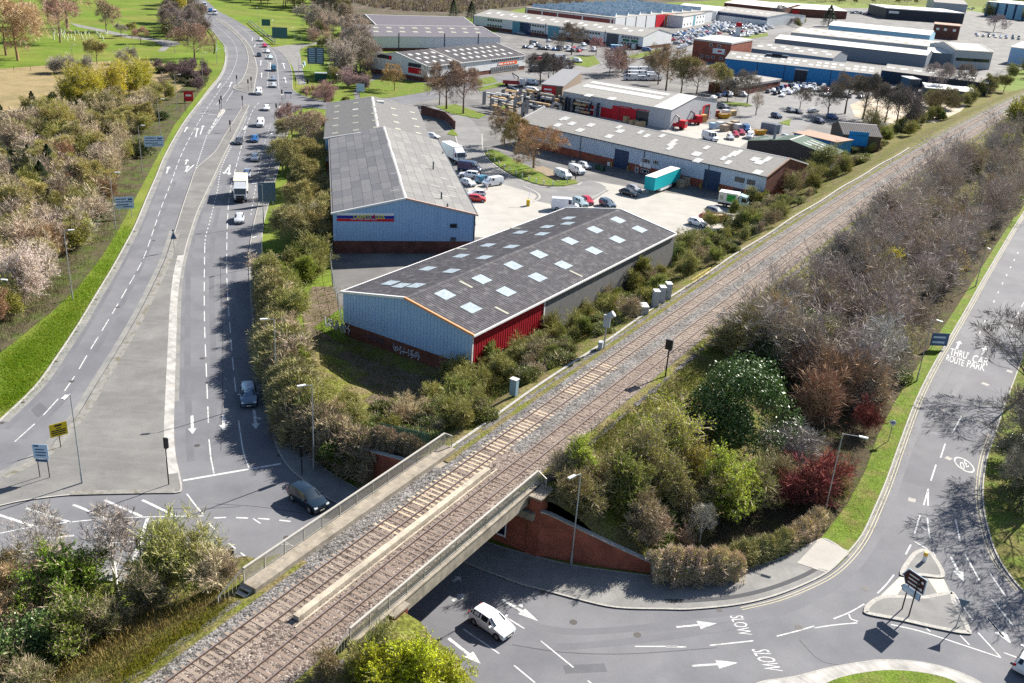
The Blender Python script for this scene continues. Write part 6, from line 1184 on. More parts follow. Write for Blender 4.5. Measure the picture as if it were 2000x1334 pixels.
q40 = [o for o in bpy.data.objects if o.get('label', '').startswith('round sign with blue 40')][0]; text_on('lettering', '40', (.112, 0, 2.55), (0, 1, 0), (0, 0, 1), M_sblue, q40, .02, .32, .46)
board('road_sign', 'blue framed sign in the thicket edge by the road lettering', (1830, 682), .6, 2.6, 2.6, camd((1830, 682))+.5, M_bluep, 2, M_galv, lines=[(-.4, .3, .2, .35), (-.4, .3, .6, .75)], lm=M_signb)
mb = MB(); b_ = G(1804, 1098); 
bo = empty('bollard', b_, label='yellow-topped keep-left bollard at the island tip', cat='bollard'); mb = MB(); mb.tube((0, 0, .14), (0, 0, .75), .2, .18, n=12); mb.obj('base', M_frm, bo); mb = MB(); mb.tube((0, 0, .75), (0, 0, 1.15), .2, .17, n=12); mb.obj('cap', mat('bollard_amber', (.65, .38, .06), .5), bo)
# --- low posts round the tree verge
for i, (x, y) in enumerate(((952, 298), (955, 305), (966, 315), (974, 322), (985, 329), (996, 335), (1008, 341), (1020, 347), (1033, 352), (1047, 357), (1062, 361), (1080, 362))):
    mb = MB(); mb.box(-.11, .11, -.11, .11, 0, .95); o = mb.obj('marker_post', M_frm, None, loc=G(x, y, .1), label='short white wooden post edging the tree verge', cat='post', group='white posts round the tree verge')
# --- bus shelter, cabinets, barriers
sh = empty('bus_shelter', G(627, 158), camd((627, 158)), label='dark green bus shelter on the grass verge', cat='bus shelter'); M_shel = mat('shelter_green', (.015, .075, .06), .5, .1)
mb = MB(); mb.box(-1, 1, -2, 2, .1, 2.6); mb.obj('panel', M_shel, sh); mb = MB(); mb.box(-1.2, 1.3, -2.2, 2.2, 2.6, 2.8); mb.obj('roof', mat('shelter_roof', (.30, .34, .34), .5), sh); 
mb = MB(); mb.box(-.3, .3, -.3, .3, 0, 1.5); mb.obj('litter_bin', M_postb, None, loc=G(601, 163), label='black litter bin left of the bus shelter', cat='bin'); mb = MB(); mb.box(-.35, .35, -.6, .6, 0, 1.4); mb.obj('utility_cabinet', M_signb, None, loc=G(594, 128), label='pale blue utility cabinet on the verge', cat='cabinet'); mb = MB(); mb.box(-.25, .25, -.4, .4, 0, 1.0); mb.obj('utility_cabinet', M_frm, None, loc=G(591, 132), label='small white utility cabinet on the verge', cat='cabinet')
def barrier(pts, label, z=.7):
    root = empty('crash_barrier', G(*pts[0]), label=label, cat='barrier'); o = root.location; p = W(pts, 0, 4); mb = MB()
    for a, b in zip(p, p[1:]): mb.bar(a-o+Vector((0, 0, z)), b-o+Vector((0, 0, z)), .12, .35)
    mb.obj('beam', M_galv, root)
    for q in p[::2]: mb = MB(); mb.box(q.x-o.x-.08, q.x-o.x+.08, q.y-o.y-.08, q.y-o.y+.08, 0, z); mb.obj('post', M_galv, root)
barrier([(409, 60), (418, 72), (423, 85), (424, 98), (422, 105)], 'grey crash barrier on the inside of the bend'); barrier([(485, 45), (500, 58), (518, 72), (537, 86)], 'long crash barrier beside the far carriageway'); barrier([(489, 43), (505, 56), (522, 70), (538, 82)], 'second crash barrier behind the far one')
# --- railway furniture
def cabinet(s, n, w, d, h, label, z=6.0, m=None, rot=0):
    root = empty('trackside_cabinet', T(s, n, z), heading(s)+rot, label=label, cat='cabinet', group='trackside cabinets'); mb = MB(); mb.box(-d/2, d/2, -w/2, w/2, 0, h); mb.obj('case', m or M_cabi, root); mb = MB(); mb.box(-d/2-.05, d/2+.05, -w/2-.05, w/2+.05, h, h+.08); mb.obj('lid', M_lant, root); mb = MB(); mb.box(-d/2-.03, -d/2, -w/2+.06, w/2-.06, .15, h-.15); mb.obj('door', m or M_cabi, root); return root
M_cabi = mat('cabinet_grey', (.36, .38, .41), .5, .06)
def snp(px, z): p = G(px[0], px[1], z); return SN(p.x, p.y)
s_, n_ = snp((1003, 771), 5.9); cabinet(s_, n_, .8, .6, 1.9, 'single blue-grey trackside cabinet at the edge of the bushes', 5.9, mat('cabinet_blue_grey', (.20, .29, .35), .5, .06))
for i, (q, lb_) in enumerate((((1279, 598), 'nearest of three grey trackside cabinets in a row'), ((1291, 590), 'middle of three grey trackside cabinets in a row'), ((1303, 583), 'farthest of three grey trackside cabinets in a row'))): s_, n_ = snp(q, 5.9); cabinet(s_, n_, 1.1, .75, 2.4, lb_, 5.8, rot=-.9)
s_, n_ = snp((1256, 612), 5.8); c_ = cabinet(s_, n_, 1.7, 1.0, 1.6, 'low white-topped trackside box with a yellow end', 5.4, rot=-.9); mb = MB(); mb.box(.52, .56, -.7, .7, .7, 1.45); mb.obj('yellow_end', M_signy, c_)
def rsig(px_, z, h, label, headz, front):
    p = G(px_[0], px_[1], z); root = empty('railway_signal', p, heading(60)+front, label=label, cat='railway signal'); mb = MB(); mb.tube((0, 0, 0), (0, 0, h), .09, n=8); mb.obj('post', M_galv if front else M_postb, root); return root
r1_ = rsig((1179, 684), 6.0, 4.6, 'grey railway signal with a curved arm left of the tracks', 4, .3); mb = MB(); mb.obox((0, 0, 3.9), (.12, 0, 0), (0, .42, 0), (0, 0, .8)); mb.obj('signal_plate', M_cabi, r1_); mb = MB(); mb.tube((0, -.2, 4.5), (0, -.75, 5.0), .42, .42, n=12); mb.obj('signal_hood', M_cabi, r1_); mb = MB(); mb.box(-.4, .4, .2, .7, .3, 1.1); mb.obj('relay_box', M_cabi, r1_); mb = MB(); mb.box(-.7, .7, -.7, .7, -.1, .12); mb.obj('footing', M_kerb, r1_)
r2_ = rsig((1299, 738), 6.0, 4.0, 'dark railway signal on a black post right of the tracks', 4, 0); mb = MB(); mb.obox((0, 0, 4.3), (.2, 0, 0), (0, .34, 0), (0, 0, .5)); mb.obj('signal_head', M_pipe, r2_); mb = MB(); mb.obox((-.25, 0, 4.3), (.03, 0, 0), (0, .42, 0), (0, 0, .62)); mb.obj('backing_board', M_postb, r2_)
# yellow handrail and platform edge
yr = empty('yellow_handrail', T(*snp((1349, 560), 6.0), 6.0), heading(95), label='yellow handrail beside the line', cat='handrail'); 
for z in (.55, 1.1): mb = MB(); mb.tube((0, 0, z), (7.5, 0, z), .04, n=6); mb.obj('rail', mat('handrail_yellow', (.62, .44, .10), .5), yr)
for x in (0, 2.5, 5, 7.5): mb = MB(); mb.tube((x, 0, 0), (x, 0, 1.1), .04, n=6); mb.obj('post', MT['handrail_yellow'], yr)
mb = MB(); mb.bar(T(*snp((1356, 566), 6.05), 6.05), T(*snp((1400, 537), 6.05), 6.05), .35, .15); mb.obj('platform_edge', M_beam, yr).parent = None; bpy.data.objects['platform_edge']['kind'] = 'structure'
# fences: palisades by the bridge ends
M_pal = mat('palisade_green', (.012, .055, .045), .5, .1)
def palisade(p, q, label, z0, z1, h=2.0, step=.17):
    root = empty('palisade_fence', p, label=label, cat='fence'); v = q-p; n = int(hypot(v.x, v.y)/step); o = p; pm = MB()
    for i in range(n+1): t = i/n; x, y, z = v.x*t, v.y*t, (z0+(z1-z0)*t)-p.z; pm.box(x-.035, x+.035, y-.035, y+.035, z, z+h)
    ob = pm.obj('pales', M_pal, root); ob['kind'] = 'stuff'
    for hz_ in (.4, h-.4): mb = MB(); mb.bar((0, 0, z0-p.z+hz_), (v.x, v.y, z1-p.z+hz_), .05, .06); mb.obj('rail', M_pal, root)
palisade(T(36.0, 6.9, 5.4), T(38.2, 10.6, 4.4), 'green palisade fence behind the right-hand wing wall', 5.5, 4.2); palisade(T(36.2, -7.6, 5), T(38.6, -15.5, 2), 'green palisade fence above the left retaining wall', 5.3, 2.8)
def wire_fence(pts, label, h=1.8, step=3.0, m=None, z=0.0):
    root = empty('wire_fence', G(pts[0][0], pts[0][1], z), label=label, cat='fence'); o = root.location; P = [G(a, b, z) for a, b in pts]; M_ = m or M_galv
    for a, b in zip(P, P[1:]):
        n = max(1, int((b-a).length/step))
        for i in range(n+1): c = a.lerp(b, i/n)-o; mb = MB(); mb.tube(c, c+Vector((0, 0, h)), .06, n=5); mb.obj('post', M_, root)
        for hh in (h-.1, h/2): mb = MB(); mb.bar(a-o+Vector((0, 0, hh)), b-o+Vector((0, 0, hh)), .02, .03); mb.obj('wire', M_, root)
wire_fence([(646, 520), (650, 490), (655, 470)], 'galvanised wire fence beside the carpet shop yard', 2.2, 2); wire_fence([(668, 640), (660, 600), (650, 560), (646, 525)], 'galvanised fence along the yard by the black-roofed warehouse', 2.2, 2.2); wire_fence([(-40, 142), (60, 138), (150, 132), (230, 125), (270, 118)], 'dark post and wire fence between park and dry field', 1.6, 4.5, M_postb)
wire_fence([(612, 655), (632, 705), (650, 750), (668, 792)], 'broken wooden fence rails lying through the waste ground', .9, 3, mat('weathered_wood', (.34, .28, .2), .9, .2)) 
# --- yard clutter
rk = random.Random(9); M_wood = mat('timber', (.48, .33, .18), .8, .2, .8); M_wrap = mat('wrapped_pallet', (.55, .55, .55), .5, .15, .8); M_rustb = mat('rusty_skip', (.28, .09, .06), .7, .2, .8); M_yskip = mat('yellow_skip', (.58, .30, .02), .6, .15, .8); M_crate = mat('brick_pallet', (.34, .27, .2), .85, .2, .8)
def rack(px_, hd, n, label):
    root = empty('timber_rack', G(*px_), hd, label=label, cat='rack', group='timber racks in the merchant yard')
    for k in range(5): mb = MB(); mb.box(-6+k*3-.08, -6+k*3+.08, -.9, .9, 0, 4.2); mb.obj('upright', M_pipe, root)
    for z in (.5, 1.6, 2.7, 3.8):
        for s in (-1, 1):
            L = rk.uniform(3, 6); x = rk.uniform(-6, 5-L); mb = MB(); mb.box(x, x+L, s*.5-.4, s*.5+.4, z, z+rk.uniform(.3, .7)); mb.obj('timber_bundle', rk.choice((M_wood, M_wood, M_beam, M_wrap)), root)
for i, (q, lb_) in enumerate((((975, 210), 'timber rack at the left corner of the merchant yard'), ((1010, 205), 'timber rack beside the yard fence'), ((1045, 203), 'timber rack loaded with pale boards'), ((1080, 212), 'timber rack below the annexe wall'), ((1110, 206), 'timber rack along the merchant shed'), ((1135, 222), 'timber rack with long beams'), ((1165, 215), 'timber rack near the red doors'), ((990, 222), 'timber rack nearest the terrace'), ((1060, 228), 'timber rack behind the terrace roof'), ((1190, 225), 'timber rack right of the long beams'))): rack(q, radians(-35 if i % 2 else -32), 1, lb_)
def stack(px_, w, d, h, m, label, cat='pallet', name='pallet_stack', grp='stacks in the merchant yard', hd=.6):
    root = empty(name, G(*px_), hd, label=label, cat=cat, group=grp); mb = MB(); mb.box(-w/2, w/2, -d/2, d/2, 0, .15); mb.obj('pallet', M_wood, root); mb = MB(); k = int(max(1, h/.6))
    for i in range(k):
        mb = MB(); o = rk.uniform(-.06, .06); mb.box(-w/2+o, w/2+o, -d/2-o, d/2-o, .15+i*h/k, .13+(i+1)*h/k); mb.obj('load', m, root)
for i, (q, w_, d_2, h_, m_) in enumerate((((1224, 238), 2, 1.4, 1.6, M_wood), ((1237, 243), 2.6, 1.4, 1.2, M_wood), ((1250, 247), 3, 1.4, 1.4, M_wood), ((1262, 236), 2.2, 1.4, 1.8, M_crate), ((1280, 240), 2, 1.6, 2.4, M_wrap), ((1338, 228), 2.2, 2, 3.6, M_wrap), ((1350, 226), 2.2, 2, 3.6, M_wrap), ((1362, 233), 2.2, 2, 2.6, mat('orange_wrap', (.6, .3, .1), .6)), ((1371, 238), 2.2, 2, 2.2, MT['orange_wrap']), ((1380, 232), 1.6, 1.6, 2.4, M_wrap), ((1395, 228), 2.6, 2, 2.0, M_rustb), ((1416, 228), 2, 2, 2.2, M_wrap), ((1430, 226), 2.4, 1.6, 1.6, M_wood), ((1405, 250), 2, 2, 1.8, M_wrap), ((1414, 256), 2, 2, 1.8, M_crate), ((1424, 252), 2, 2, 1.8, M_crate), ((1434, 248), 2, 2, 1.8, M_crate), ((1440, 254), 2, 2, 1.8, M_wrap), ((1391, 252), 1.6, 1.6, 1.8, mat('blue_pallet', (.3, .45, .6), .6)), ((1328, 365), 1.6, 1.4, 1.6, M_crate), ((1338, 362), 1.6, 1.4, 1.8, M_crate), ((1345, 358), 1.6, 1.4, 1.9, M_crate))):
    stack(q, w_, d_2, h_, m_, ('stack %s in the merchant yard' % ('of pale timber', 'of longer timber', 'of timber by the open door', 'of brown packs by the open door', 'in white wrap by the shed corner', 'tall and white left of the end door', 'tall and white beside the end door', 'in orange wrap behind the red lorry', 'in orange wrap nearest the skip', 'in grey wrap by the end door', 'of rusty goods', 'of wrapped blocks by the yellow heap', 'of loose timber at the yard edge', 'of wrapped blocks first in the block bay', 'of bricks first in the block bay', 'of bricks second in the block bay', 'of bricks third in the block bay', 'of wrapped blocks last in the block bay', 'of blue pallets')[i]) if i < 19 else 'pile of brown pallets by the turquoise trailer, %s' % ('nearest', 'middle', 'farthest')[i-19])
def skip(px_, m, label, hd=.5):
    root = empty('skip', G(*px_), hd, label=label, cat='skip'); mb = MB(); t = [(-2, -.9), (2, -.9), (2, .9), (-2, .9)]; b = [(-1.3, -.8), (1.3, -.8), (1.3, .8), (-1.3, .8)]
    mb.add([(x, y, 1.5) for x, y in t]+[(x, y, .1) for x, y in b]+[(x*.94, y*.9, 1.5) for x, y in t]+[(x*.94, y*.9, .6) for x, y in b], [(0, 1, 5, 4)[::-1], (1, 2, 6, 5)[::-1], (2, 3, 7, 6)[::-1], (3, 0, 4, 7)[::-1], (8, 9, 13, 12), (9, 10, 14, 13), (10, 11, 15, 14), (11, 8, 12, 15), (12, 13, 14, 15)]+[(i, (i+1) % 4, (i+1) % 4+8, i+8) for i in range(4)]); mb.obj('shell', m, root)
    mb = MB(); mb.box(-1.6, 1.6, -.7, .7, .6, 1.35); mb.obj('rubble', M_crate, root)
skip((1414, 231), M_yskip, 'yellow skip at the merchant yard edge'); skip((1484, 263), M_yskip, 'yellow skip beside the dark container'); skip((1398, 432), M_rustb, 'rusty red skip beside the parked cars', .3)
mb = MB(); mb.box(-3, 3, -1.2, 1.2, 0, 2.6); cn = mb.obj('container', M_cladd, None, loc=G(1505, 258), rz=radians(-28), label='dark grey container by the white railing', cat='container'); mb = MB(); mb.box(-3.05, 3.05, -1.25, 1.25, 2.6, 2.7); mb.obj('roof', M_pipe, cn)
mb = MB(); mb.box(-3, 3, -1.2, 1.2, 0, 2.5); cn = mb.obj('container', M_cladb, None, loc=G(1204, 98), rz=radians(10), label='blue container at the white terrace', cat='container'); mb = MB(); mb.box(-3.05, 3.05, -1.25, 1.25, 2.5, 2.6); mb.obj('roof', mat('container_top', (.3, .55, .7), .5), cn)
for i, q in enumerate(((1168, 331), (1176, 334))):
    root = empty('wheelie_bin', G(*q), radians(-39), label='dark green wheeled bin by the unit wall, %s of the pair' % ('left', 'right')[i], cat='bin', group='wheeled bins'); mb = MB(); mb.box(-.6, .6, -.5, .5, .15, 1.2); mb.obj('bin_body', mat('bin_green', (.01, .05, .035), .6), root); mb = MB(); mb.box(-.65, .65, -.55, .55, 1.2, 1.32); mb.obj('lid', M_trim, root)
ygm = empty('barrier_post', G(1031, 402), label='yellow barrier machine in the pale yard', cat='barrier'); mb = MB(); mb.box(-.35, .35, -.35, .35, 0, 1.3); mb.obj('housing', mat('barrier_yellow', (.62, .42, .01), .5), ygm); mb = MB(); mb.bar((0, 0, 1.2), (.5, 2.0, 4.2), .08, .1); mb.obj('arm', M_frm, ygm)
# red crane lorries in the yard and on the access road
def crane(px_, hd, label, c=M_red):
    root = empty('crane_lorry', G(*px_), hd, label=label, cat='lorry'); mb = MB(); mb.box(-4, 2, -1.2, 1.2, .8, 1.2); mb.obj('flatbed', c, root); mb = MB(); mb.box(2.1, 4, -1.2, 1.2, .6, 2.8); mb.obj('cab', M_frm if c is not M_red else c, root); mb = MB(); mb.box(4.0, 4.04, -1, 1, 1.7, 2.6); mb.obj('windscreen', M_cglass, root)
    mb = MB(); mb.bar((1.5, 0, 1.2), (1.5, 0, 3.4), .35, .35); mb.bar((1.5, 0, 3.4), (-.8, .2, 4.6), .3, .3); mb.bar((-.8, .2, 4.6), (.3, .3, 2.6), .2, .2); mb.obj('crane_arm', M_pipe, root)
    for x in (-2.6, 2.8):
        for s in (-1, 1): mb = MB(); mb.tube((x, s*.8, .5), (x, s*1.2, .5), .5, n=12); mb.obj('wheel', M_tyre, root)
    for s in (-1, 1): mb = MB(); mb.box(-4, 2, s*1.18-.04, s*1.18+.04, 1.2, 1.75); mb.obj('side_board', c, root)
crane((1315, 250), radians(-30), 'red flatbed lorry with a folded crane beside the merchant shed'); crane((1345, 243), radians(20), 'second red lorry in the merchant yard'); crane((1003, 168), radians(5), 'white-cabbed crane lorry with red bed on the access road', mat('lorry_bed_red', (.4, .05, .05), .5))
# red totem sign of the dealer
tt_ = empty('totem_sign', G(1440, 72), camd((1440, 72)), label='red and white totem sign at the dealer lot', cat='sign'); mb = MB(); mb.box(-.4, .4, -1.6, 1.6, 0, 6); mb.obj('lower_panel', M_cladw, tt_); mb = MB(); mb.box(-.45, .45, -1.8, 1.8, 6, 8.5); mb.obj('upper_panel', M_red, tt_)
# --- two people in the yard
M_skin = mat('skin', (.45, .27, .19), .6, .05); M_cloth = mat('dark_clothing', (.025, .028, .035), .9, .1); M_cloth2 = mat('red_trousers', (.35, .05, .05), .9, .1); M_cloth3 = mat('pale_top', (.5, .45, .42), .9, .1); M_hair = mat('dark_hair', (.02, .015, .012), .8)
def person(px_, hd, label, crouch=False, cl=None):
    vs = {'pelvis': (0, 0, .92), 'belly': (.01, 0, 1.12), 'chest': (0, 0, 1.36), 'neck': (0, 0, 1.50), 'jaw': (.03, 0, 1.60), 'head': (.02, 0, 1.70)}
    for s, n in ((1, 'l'), (-1, 'r')):
        vs.update({'hip'+n: (0, s*.10, .88), 'knee'+n: (.03*s, s*.11, .48), 'ankle'+n: (-.05*s, s*.11, .08), 'toe'+n: (.16-.05*s, s*.13, .04), 'sh'+n: (0, s*.19, 1.40), 'elbow'+n: (.04, s*.25, 1.12), 'wrist'+n: (.14, s*.22, .88), 'hand'+n: (.18, s*.21, .80)})
    if crouch:
        for k, v in list(vs.items()):
            x, y, z = v
            if k.startswith('knee'): vs[k] = (.38, y*1.4, .50)
            elif k.startswith(('ankle', 'toe')): pass
            elif k.startswith('hip') or k == 'pelvis': vs[k] = (-.08, y, .42)
            else: t = z-.92; vs[k] = (.0+.45*t+(.25 if k.startswith(('wrist', 'hand')) else 0), y, .46+.82*t)
    rad = {'pelvis': (.16, .12), 'belly': (.15, .11), 'chest': (.18, .12), 'neck': .06, 'jaw': .085, 'head': .105}
    for n in 'lr': rad.update({'hip'+n: .10, 'knee'+n: .065, 'ankle'+n: .045, 'toe'+n: .04, 'sh'+n: .07, 'elbow'+n: .045, 'wrist'+n: .035, 'hand'+n: .04})
    ed = [('pelvis', 'belly'), ('belly', 'chest'), ('chest', 'neck'), ('neck', 'jaw'), ('jaw', 'head')]
    for n in 'lr': ed += [('pelvis', 'hip'+n), ('hip'+n, 'knee'+n), ('knee'+n, 'ankle'+n), ('ankle'+n, 'toe'+n), ('chest', 'sh'+n), ('sh'+n, 'elbow'+n), ('elbow'+n, 'wrist'+n), ('wrist'+n, 'hand'+n)]
    K = list(vs); me = bpy.data.meshes.new('person'); me.from_pydata([vs[k] for k in K], [(K.index(a), K.index(b)) for a, b in ed], [])
    o = add('person', me, None, G(*px_), hd, label=label, cat='person'); md = o.modifiers.new('skin', 'SKIN'); o.modifiers.new('sub', 'SUBSURF').levels = 1
    for i, k in enumerate(K): r = rad[k]; me.skin_vertices[0].data[i].radius = r if isinstance(r, tuple) else (r, r)
    me.skin_vertices[0].data[0].use_root = True; dg = bpy.context.evaluated_depsgraph_get(); me2 = bpy.data.meshes.new_from_object(o.evaluated_get(dg)); o.modifiers.clear(); o.data = me2
    for m in (cl[0], cl[1], M_skin, M_hair): me2.materials.append(m)
    hz = vs['jaw'][2]; hx = vs['head'][0]
    for p in me2.polygons:
        c = p.center; z = c.z
        if z > hz+.03: p.material_index = 3 if (c.x < hx+.02 or z > vs['head'][2]+.06) else 2
        elif z > vs['neck'][2]-.02: p.material_index = 2
        elif z < vs['pelvis'][2]+.03 and (not crouch or c.x < .6): p.material_index = 1
        elif abs(c.y) > .17 and c.x > vs['wristl'][0]-.03: p.material_index = 2
        else: p.material_index = 0
        p.use_smooth = True
person((1124, 351), radians(150), 'person in dark clothes standing behind the white van', False, (M_cloth, M_cloth)); person((951, 371), radians(100), 'person crouched at the front of the small white van', True, (M_cloth3, M_cloth2))
# --- tree guards in the park, stones and litter
rt = random.Random(4)
for i in range(46):
    u, v = rt.uniform(100, 210), rt.uniform(62, 80); mb = MB() if i == 0 else mb
    if i == 0: mb.tube((0, 0, 0), (0, 0, 1.4), .22, n=6); tg = mb.mesh('tree_guard', mat('tree_guard_white', (.6, .65, .42), .7))
    add('tree_guard', tg, None, G(u, v+rt.uniform(-2, 2)+(u-150)*.03), label='pale tube guarding a sapling in the park', cat='tree guard', group='sapling tubes in the park')
# ================================================================ trees, shrubs, scrub
def leafmat(name, gloss=0.0, trans=.3, var=.35, sc_=3.0):
    m = bpy.data.materials.new(name); m.use_nodes = True; t = m.node_tree; N = t.nodes; L = t.links; b = N['Principled BSDF']; out = N['Material Output']
    oi = N.new('ShaderNodeObjectInfo'); g = N.new('ShaderNodeNewGeometry'); n = N.new('ShaderNodeTexNoise'); n.inputs['Scale'].default_value = sc_; n.inputs['Detail'].default_value = 3; L.new(g.outputs['Position'], n.inputs['Vector'])
    r = N.new('ShaderNodeMapRange'); r.inputs[1].default_value = .3; r.inputs[2].default_value = .7; r.inputs[3].default_value = 1-var; r.inputs[4].default_value = 1+var; L.new(n.outputs[0], r.inputs[0])
    x = N.new('ShaderNodeMix'); x.data_type = 'RGBA'; x.blend_type = 'MULTIPLY'; x.inputs[0].default_value = 1; L.new(oi.outputs['Color'], x.inputs[6]); L.new(r.outputs[0], x.inputs[7])
    n2 = N.new('ShaderNodeTexNoise'); n2.inputs['Scale'].default_value = .5; L.new(g.outputs['Position'], n2.inputs['Vector']); h = N.new('ShaderNodeHueSaturation'); r2 = N.new('ShaderNodeMapRange'); r2.inputs[1].default_value = .3; r2.inputs[2].default_value = .7; r2.inputs[3].default_value = .485; r2.inputs[4].default_value = .515; L.new(n2.outputs[0], r2.inputs[0]); L.new(r2.outputs[0], h.inputs['Hue']); L.new(x.outputs[2], h.inputs['Color'])
    c = h.outputs[0]; L.new(c, b.inputs['Base Color']); b.inputs['Roughness'].default_value = .45 if gloss else .9; b.inputs['Specular IOR Level'].default_value = gloss
    if trans:
        tr_ = N.new('ShaderNodeBsdfTranslucent'); L.new(c, tr_.inputs[0]); mx = N.new('ShaderNodeMixShader'); mx.inputs[0].default_value = trans; L.new(b.outputs[0], mx.inputs[1]); L.new(tr_.outputs[0], mx.inputs[2]); L.new(mx.outputs[0], out.inputs[0])
    return m
M_twig = leafmat('twigs', 0, 0, .3, 2.0); M_leaf = leafmat('leaves', .1, .35); M_gloss = leafmat('glossy_leaves', .45, .12, .3, 4); M_bark = leafmat('bark', 0, 0, .25, 3)
class Plant:
    def __init__(s, seed): s.r = random.Random(seed); s.wood = MB(); s.tw = MB(); s.lf = MB()
    def rv(s): 
        while 1:
            v = Vector((s.r.uniform(-1, 1), s.r.uniform(-1, 1), s.r.uniform(-1, 1)))
            if .05 < v.length < 1: return v.normalized()
    def twig(s, p, d, L, w):
        x = d.cross(s.rv()); x = x.normalized()*w/2; m = p+d*L*.55+s.rv()*L*.08
        s.tw.add([p-x, p+x, m+x*.7, p+d*L], [(0, 1, 2), (0, 2, 3)])
    def leaf(s, p, size, d=None, asp=.6):
        d = (d or s.rv()); u = s.rv().cross(d); u = u.normalized()*size*.5*asp; v = d.normalized()*size*.5
        s.lf.add([p-v, p+u, p+v, p-u], [(0, 1, 2, 3)])
    def branch(s, p, d, L, r, lev, P):
        "P: list of per-level dicts"
        q = P[lev]; seg = q.get('seg', 3); pts = [p]; dd = d.normalized()
        for i in range(seg):
            dd = (dd+s.rv()*q.get('bend', .18)+Vector((0, 0, q.get('up', .08)))).normalized(); p2 = pts[-1]+dd*L/seg; ra, rb = r*(1-.75*i/seg), r*(1-.75*(i+1)/seg)
            if q.get('tube'): s.wood.tube(pts[-1], p2, ra, rb, q['tube'], cap=False)
            else:
                x = dd.cross(s.rv()).normalized()*ra; y = x*.75; s.tw.add([pts[-1]-x, pts[-1]+x, p2+y, p2-y], [(0, 1, 2, 3)])
            pts.append(p2)
        for k in range(q['n']):
            t = q.get('from', .3)+(1-q.get('from', .3))*(k+s.r.random())/q['n']; f = t*seg; i = min(seg-1, int(f)); b = pts[i].lerp(pts[i+1], f-i); ax = (pts[i+1]-pts[i]).normalized()
            side = s.rv(); side = (side-ax*side.dot(ax)).normalized(); a = radians(s.r.uniform(*q.get('ang', (30, 60)))); nd = ax*cos(a)+side*sin(a)
            if lev+1 < len(P): s.branch(b, nd, L*s.r.uniform(*q.get('len', (.5, .75)))*(1.15-.5*t), r*q.get('thin', .38)*(1-.4*t)+.003, lev+1, P)
            else:
                l = s.r.uniform(*q.get('tl', (.3, .7))); s.twig(b, nd, l, q.get('tw', .03))
                for _ in range(q.get('leaf', 0)): s.leaf(b+nd*l*s.r.random()+s.rv()*.08, s.r.uniform(*q.get('ls', (.08, .16))))
    def done(s):
        return (s.wood.mesh('trunk', M_bark, 180) if s.wood.f else None, s.tw.mesh('crown', M_twig) if s.tw.f else None, s.lf.mesh('foliage', M_leaf) if s.lf.f else None)
PR = {}; HS = 1.0
def reg(key, meshes, H): PR[key] = (meshes, max(v.co.z for m in meshes if m for v in m.vertices)*.97 if key[:4] in ('bare', 'broa', 'birc', 'spar', 'bud_', 'coni') else H/1.1)
def mk_tree(seed, H=11, lv=(6, 5, 5), spread=1.0, twigs=6, tw=.035, first=.32, leaf=0, up=.1, ang=(35, 65), limbs=8, tube=7, tl=(.5, 1.1), ta=(12, 45)):
    s = Plant(seed); L = H*.62
    P = [dict(seg=5, n=limbs, tube=tube, bend=.05, up=.2, **{'from': first}, ang=ang, len=(.55*spread, .75*spread)), dict(seg=4, n=lv[0], tube=5, bend=.16, up=up, ang=(25, 55), len=(.45, .7)), dict(seg=3, n=lv[1], tube=0, bend=.2, up=up, ang=(25, 55), len=(.5, .75)), dict(seg=2, n=lv[2], bend=.25, up=up*.6, ang=(25, 60), len=(.5, .8)), dict(seg=2, n=twigs, bend=.25, up=up*.8, ang=ta, tl=tl, tw=tw, leaf=leaf)]
    s.branch(Vector((0, 0, 0)), Vector((0, 0, 1)), L, H*.022, 0, P); return s.done()
def mk_shrub(seed, H=4, stems=14, tw=.015, n2=8, n3=7, leaf=0, ls=(.08, .16), lean=.6, tl=(.45, .95), up=.16, tube=0, rad=.022, frm=.15):
    s = Plant(seed); P = [dict(seg=5, n=n2, bend=.13, up=up, tube=tube, **{'from': frm}, ang=(20, 50), len=(.35, .6)), dict(seg=2, n=n3, bend=.25, up=up, ang=(20, 60), len=(.4, .7)), dict(seg=2, n=4, bend=.25, up=.12, ang=(12, 45), tl=tl, tw=tw, leaf=leaf, ls=ls)]
    for i in range(stems):
        a = 2*pi*i/stems+s.r.uniform(-.3, .3); k = s.r.uniform(.05, lean*1.25); d = Vector((cos(a)*k, sin(a)*k, 1)); s.branch(Vector((cos(a)*.25, sin(a)*.25, 0)), d, H*s.r.choice((.45, .6, .75, .9, 1.0))*s.r.uniform(.9, 1.08), rad, 0, P)
    return s.done()
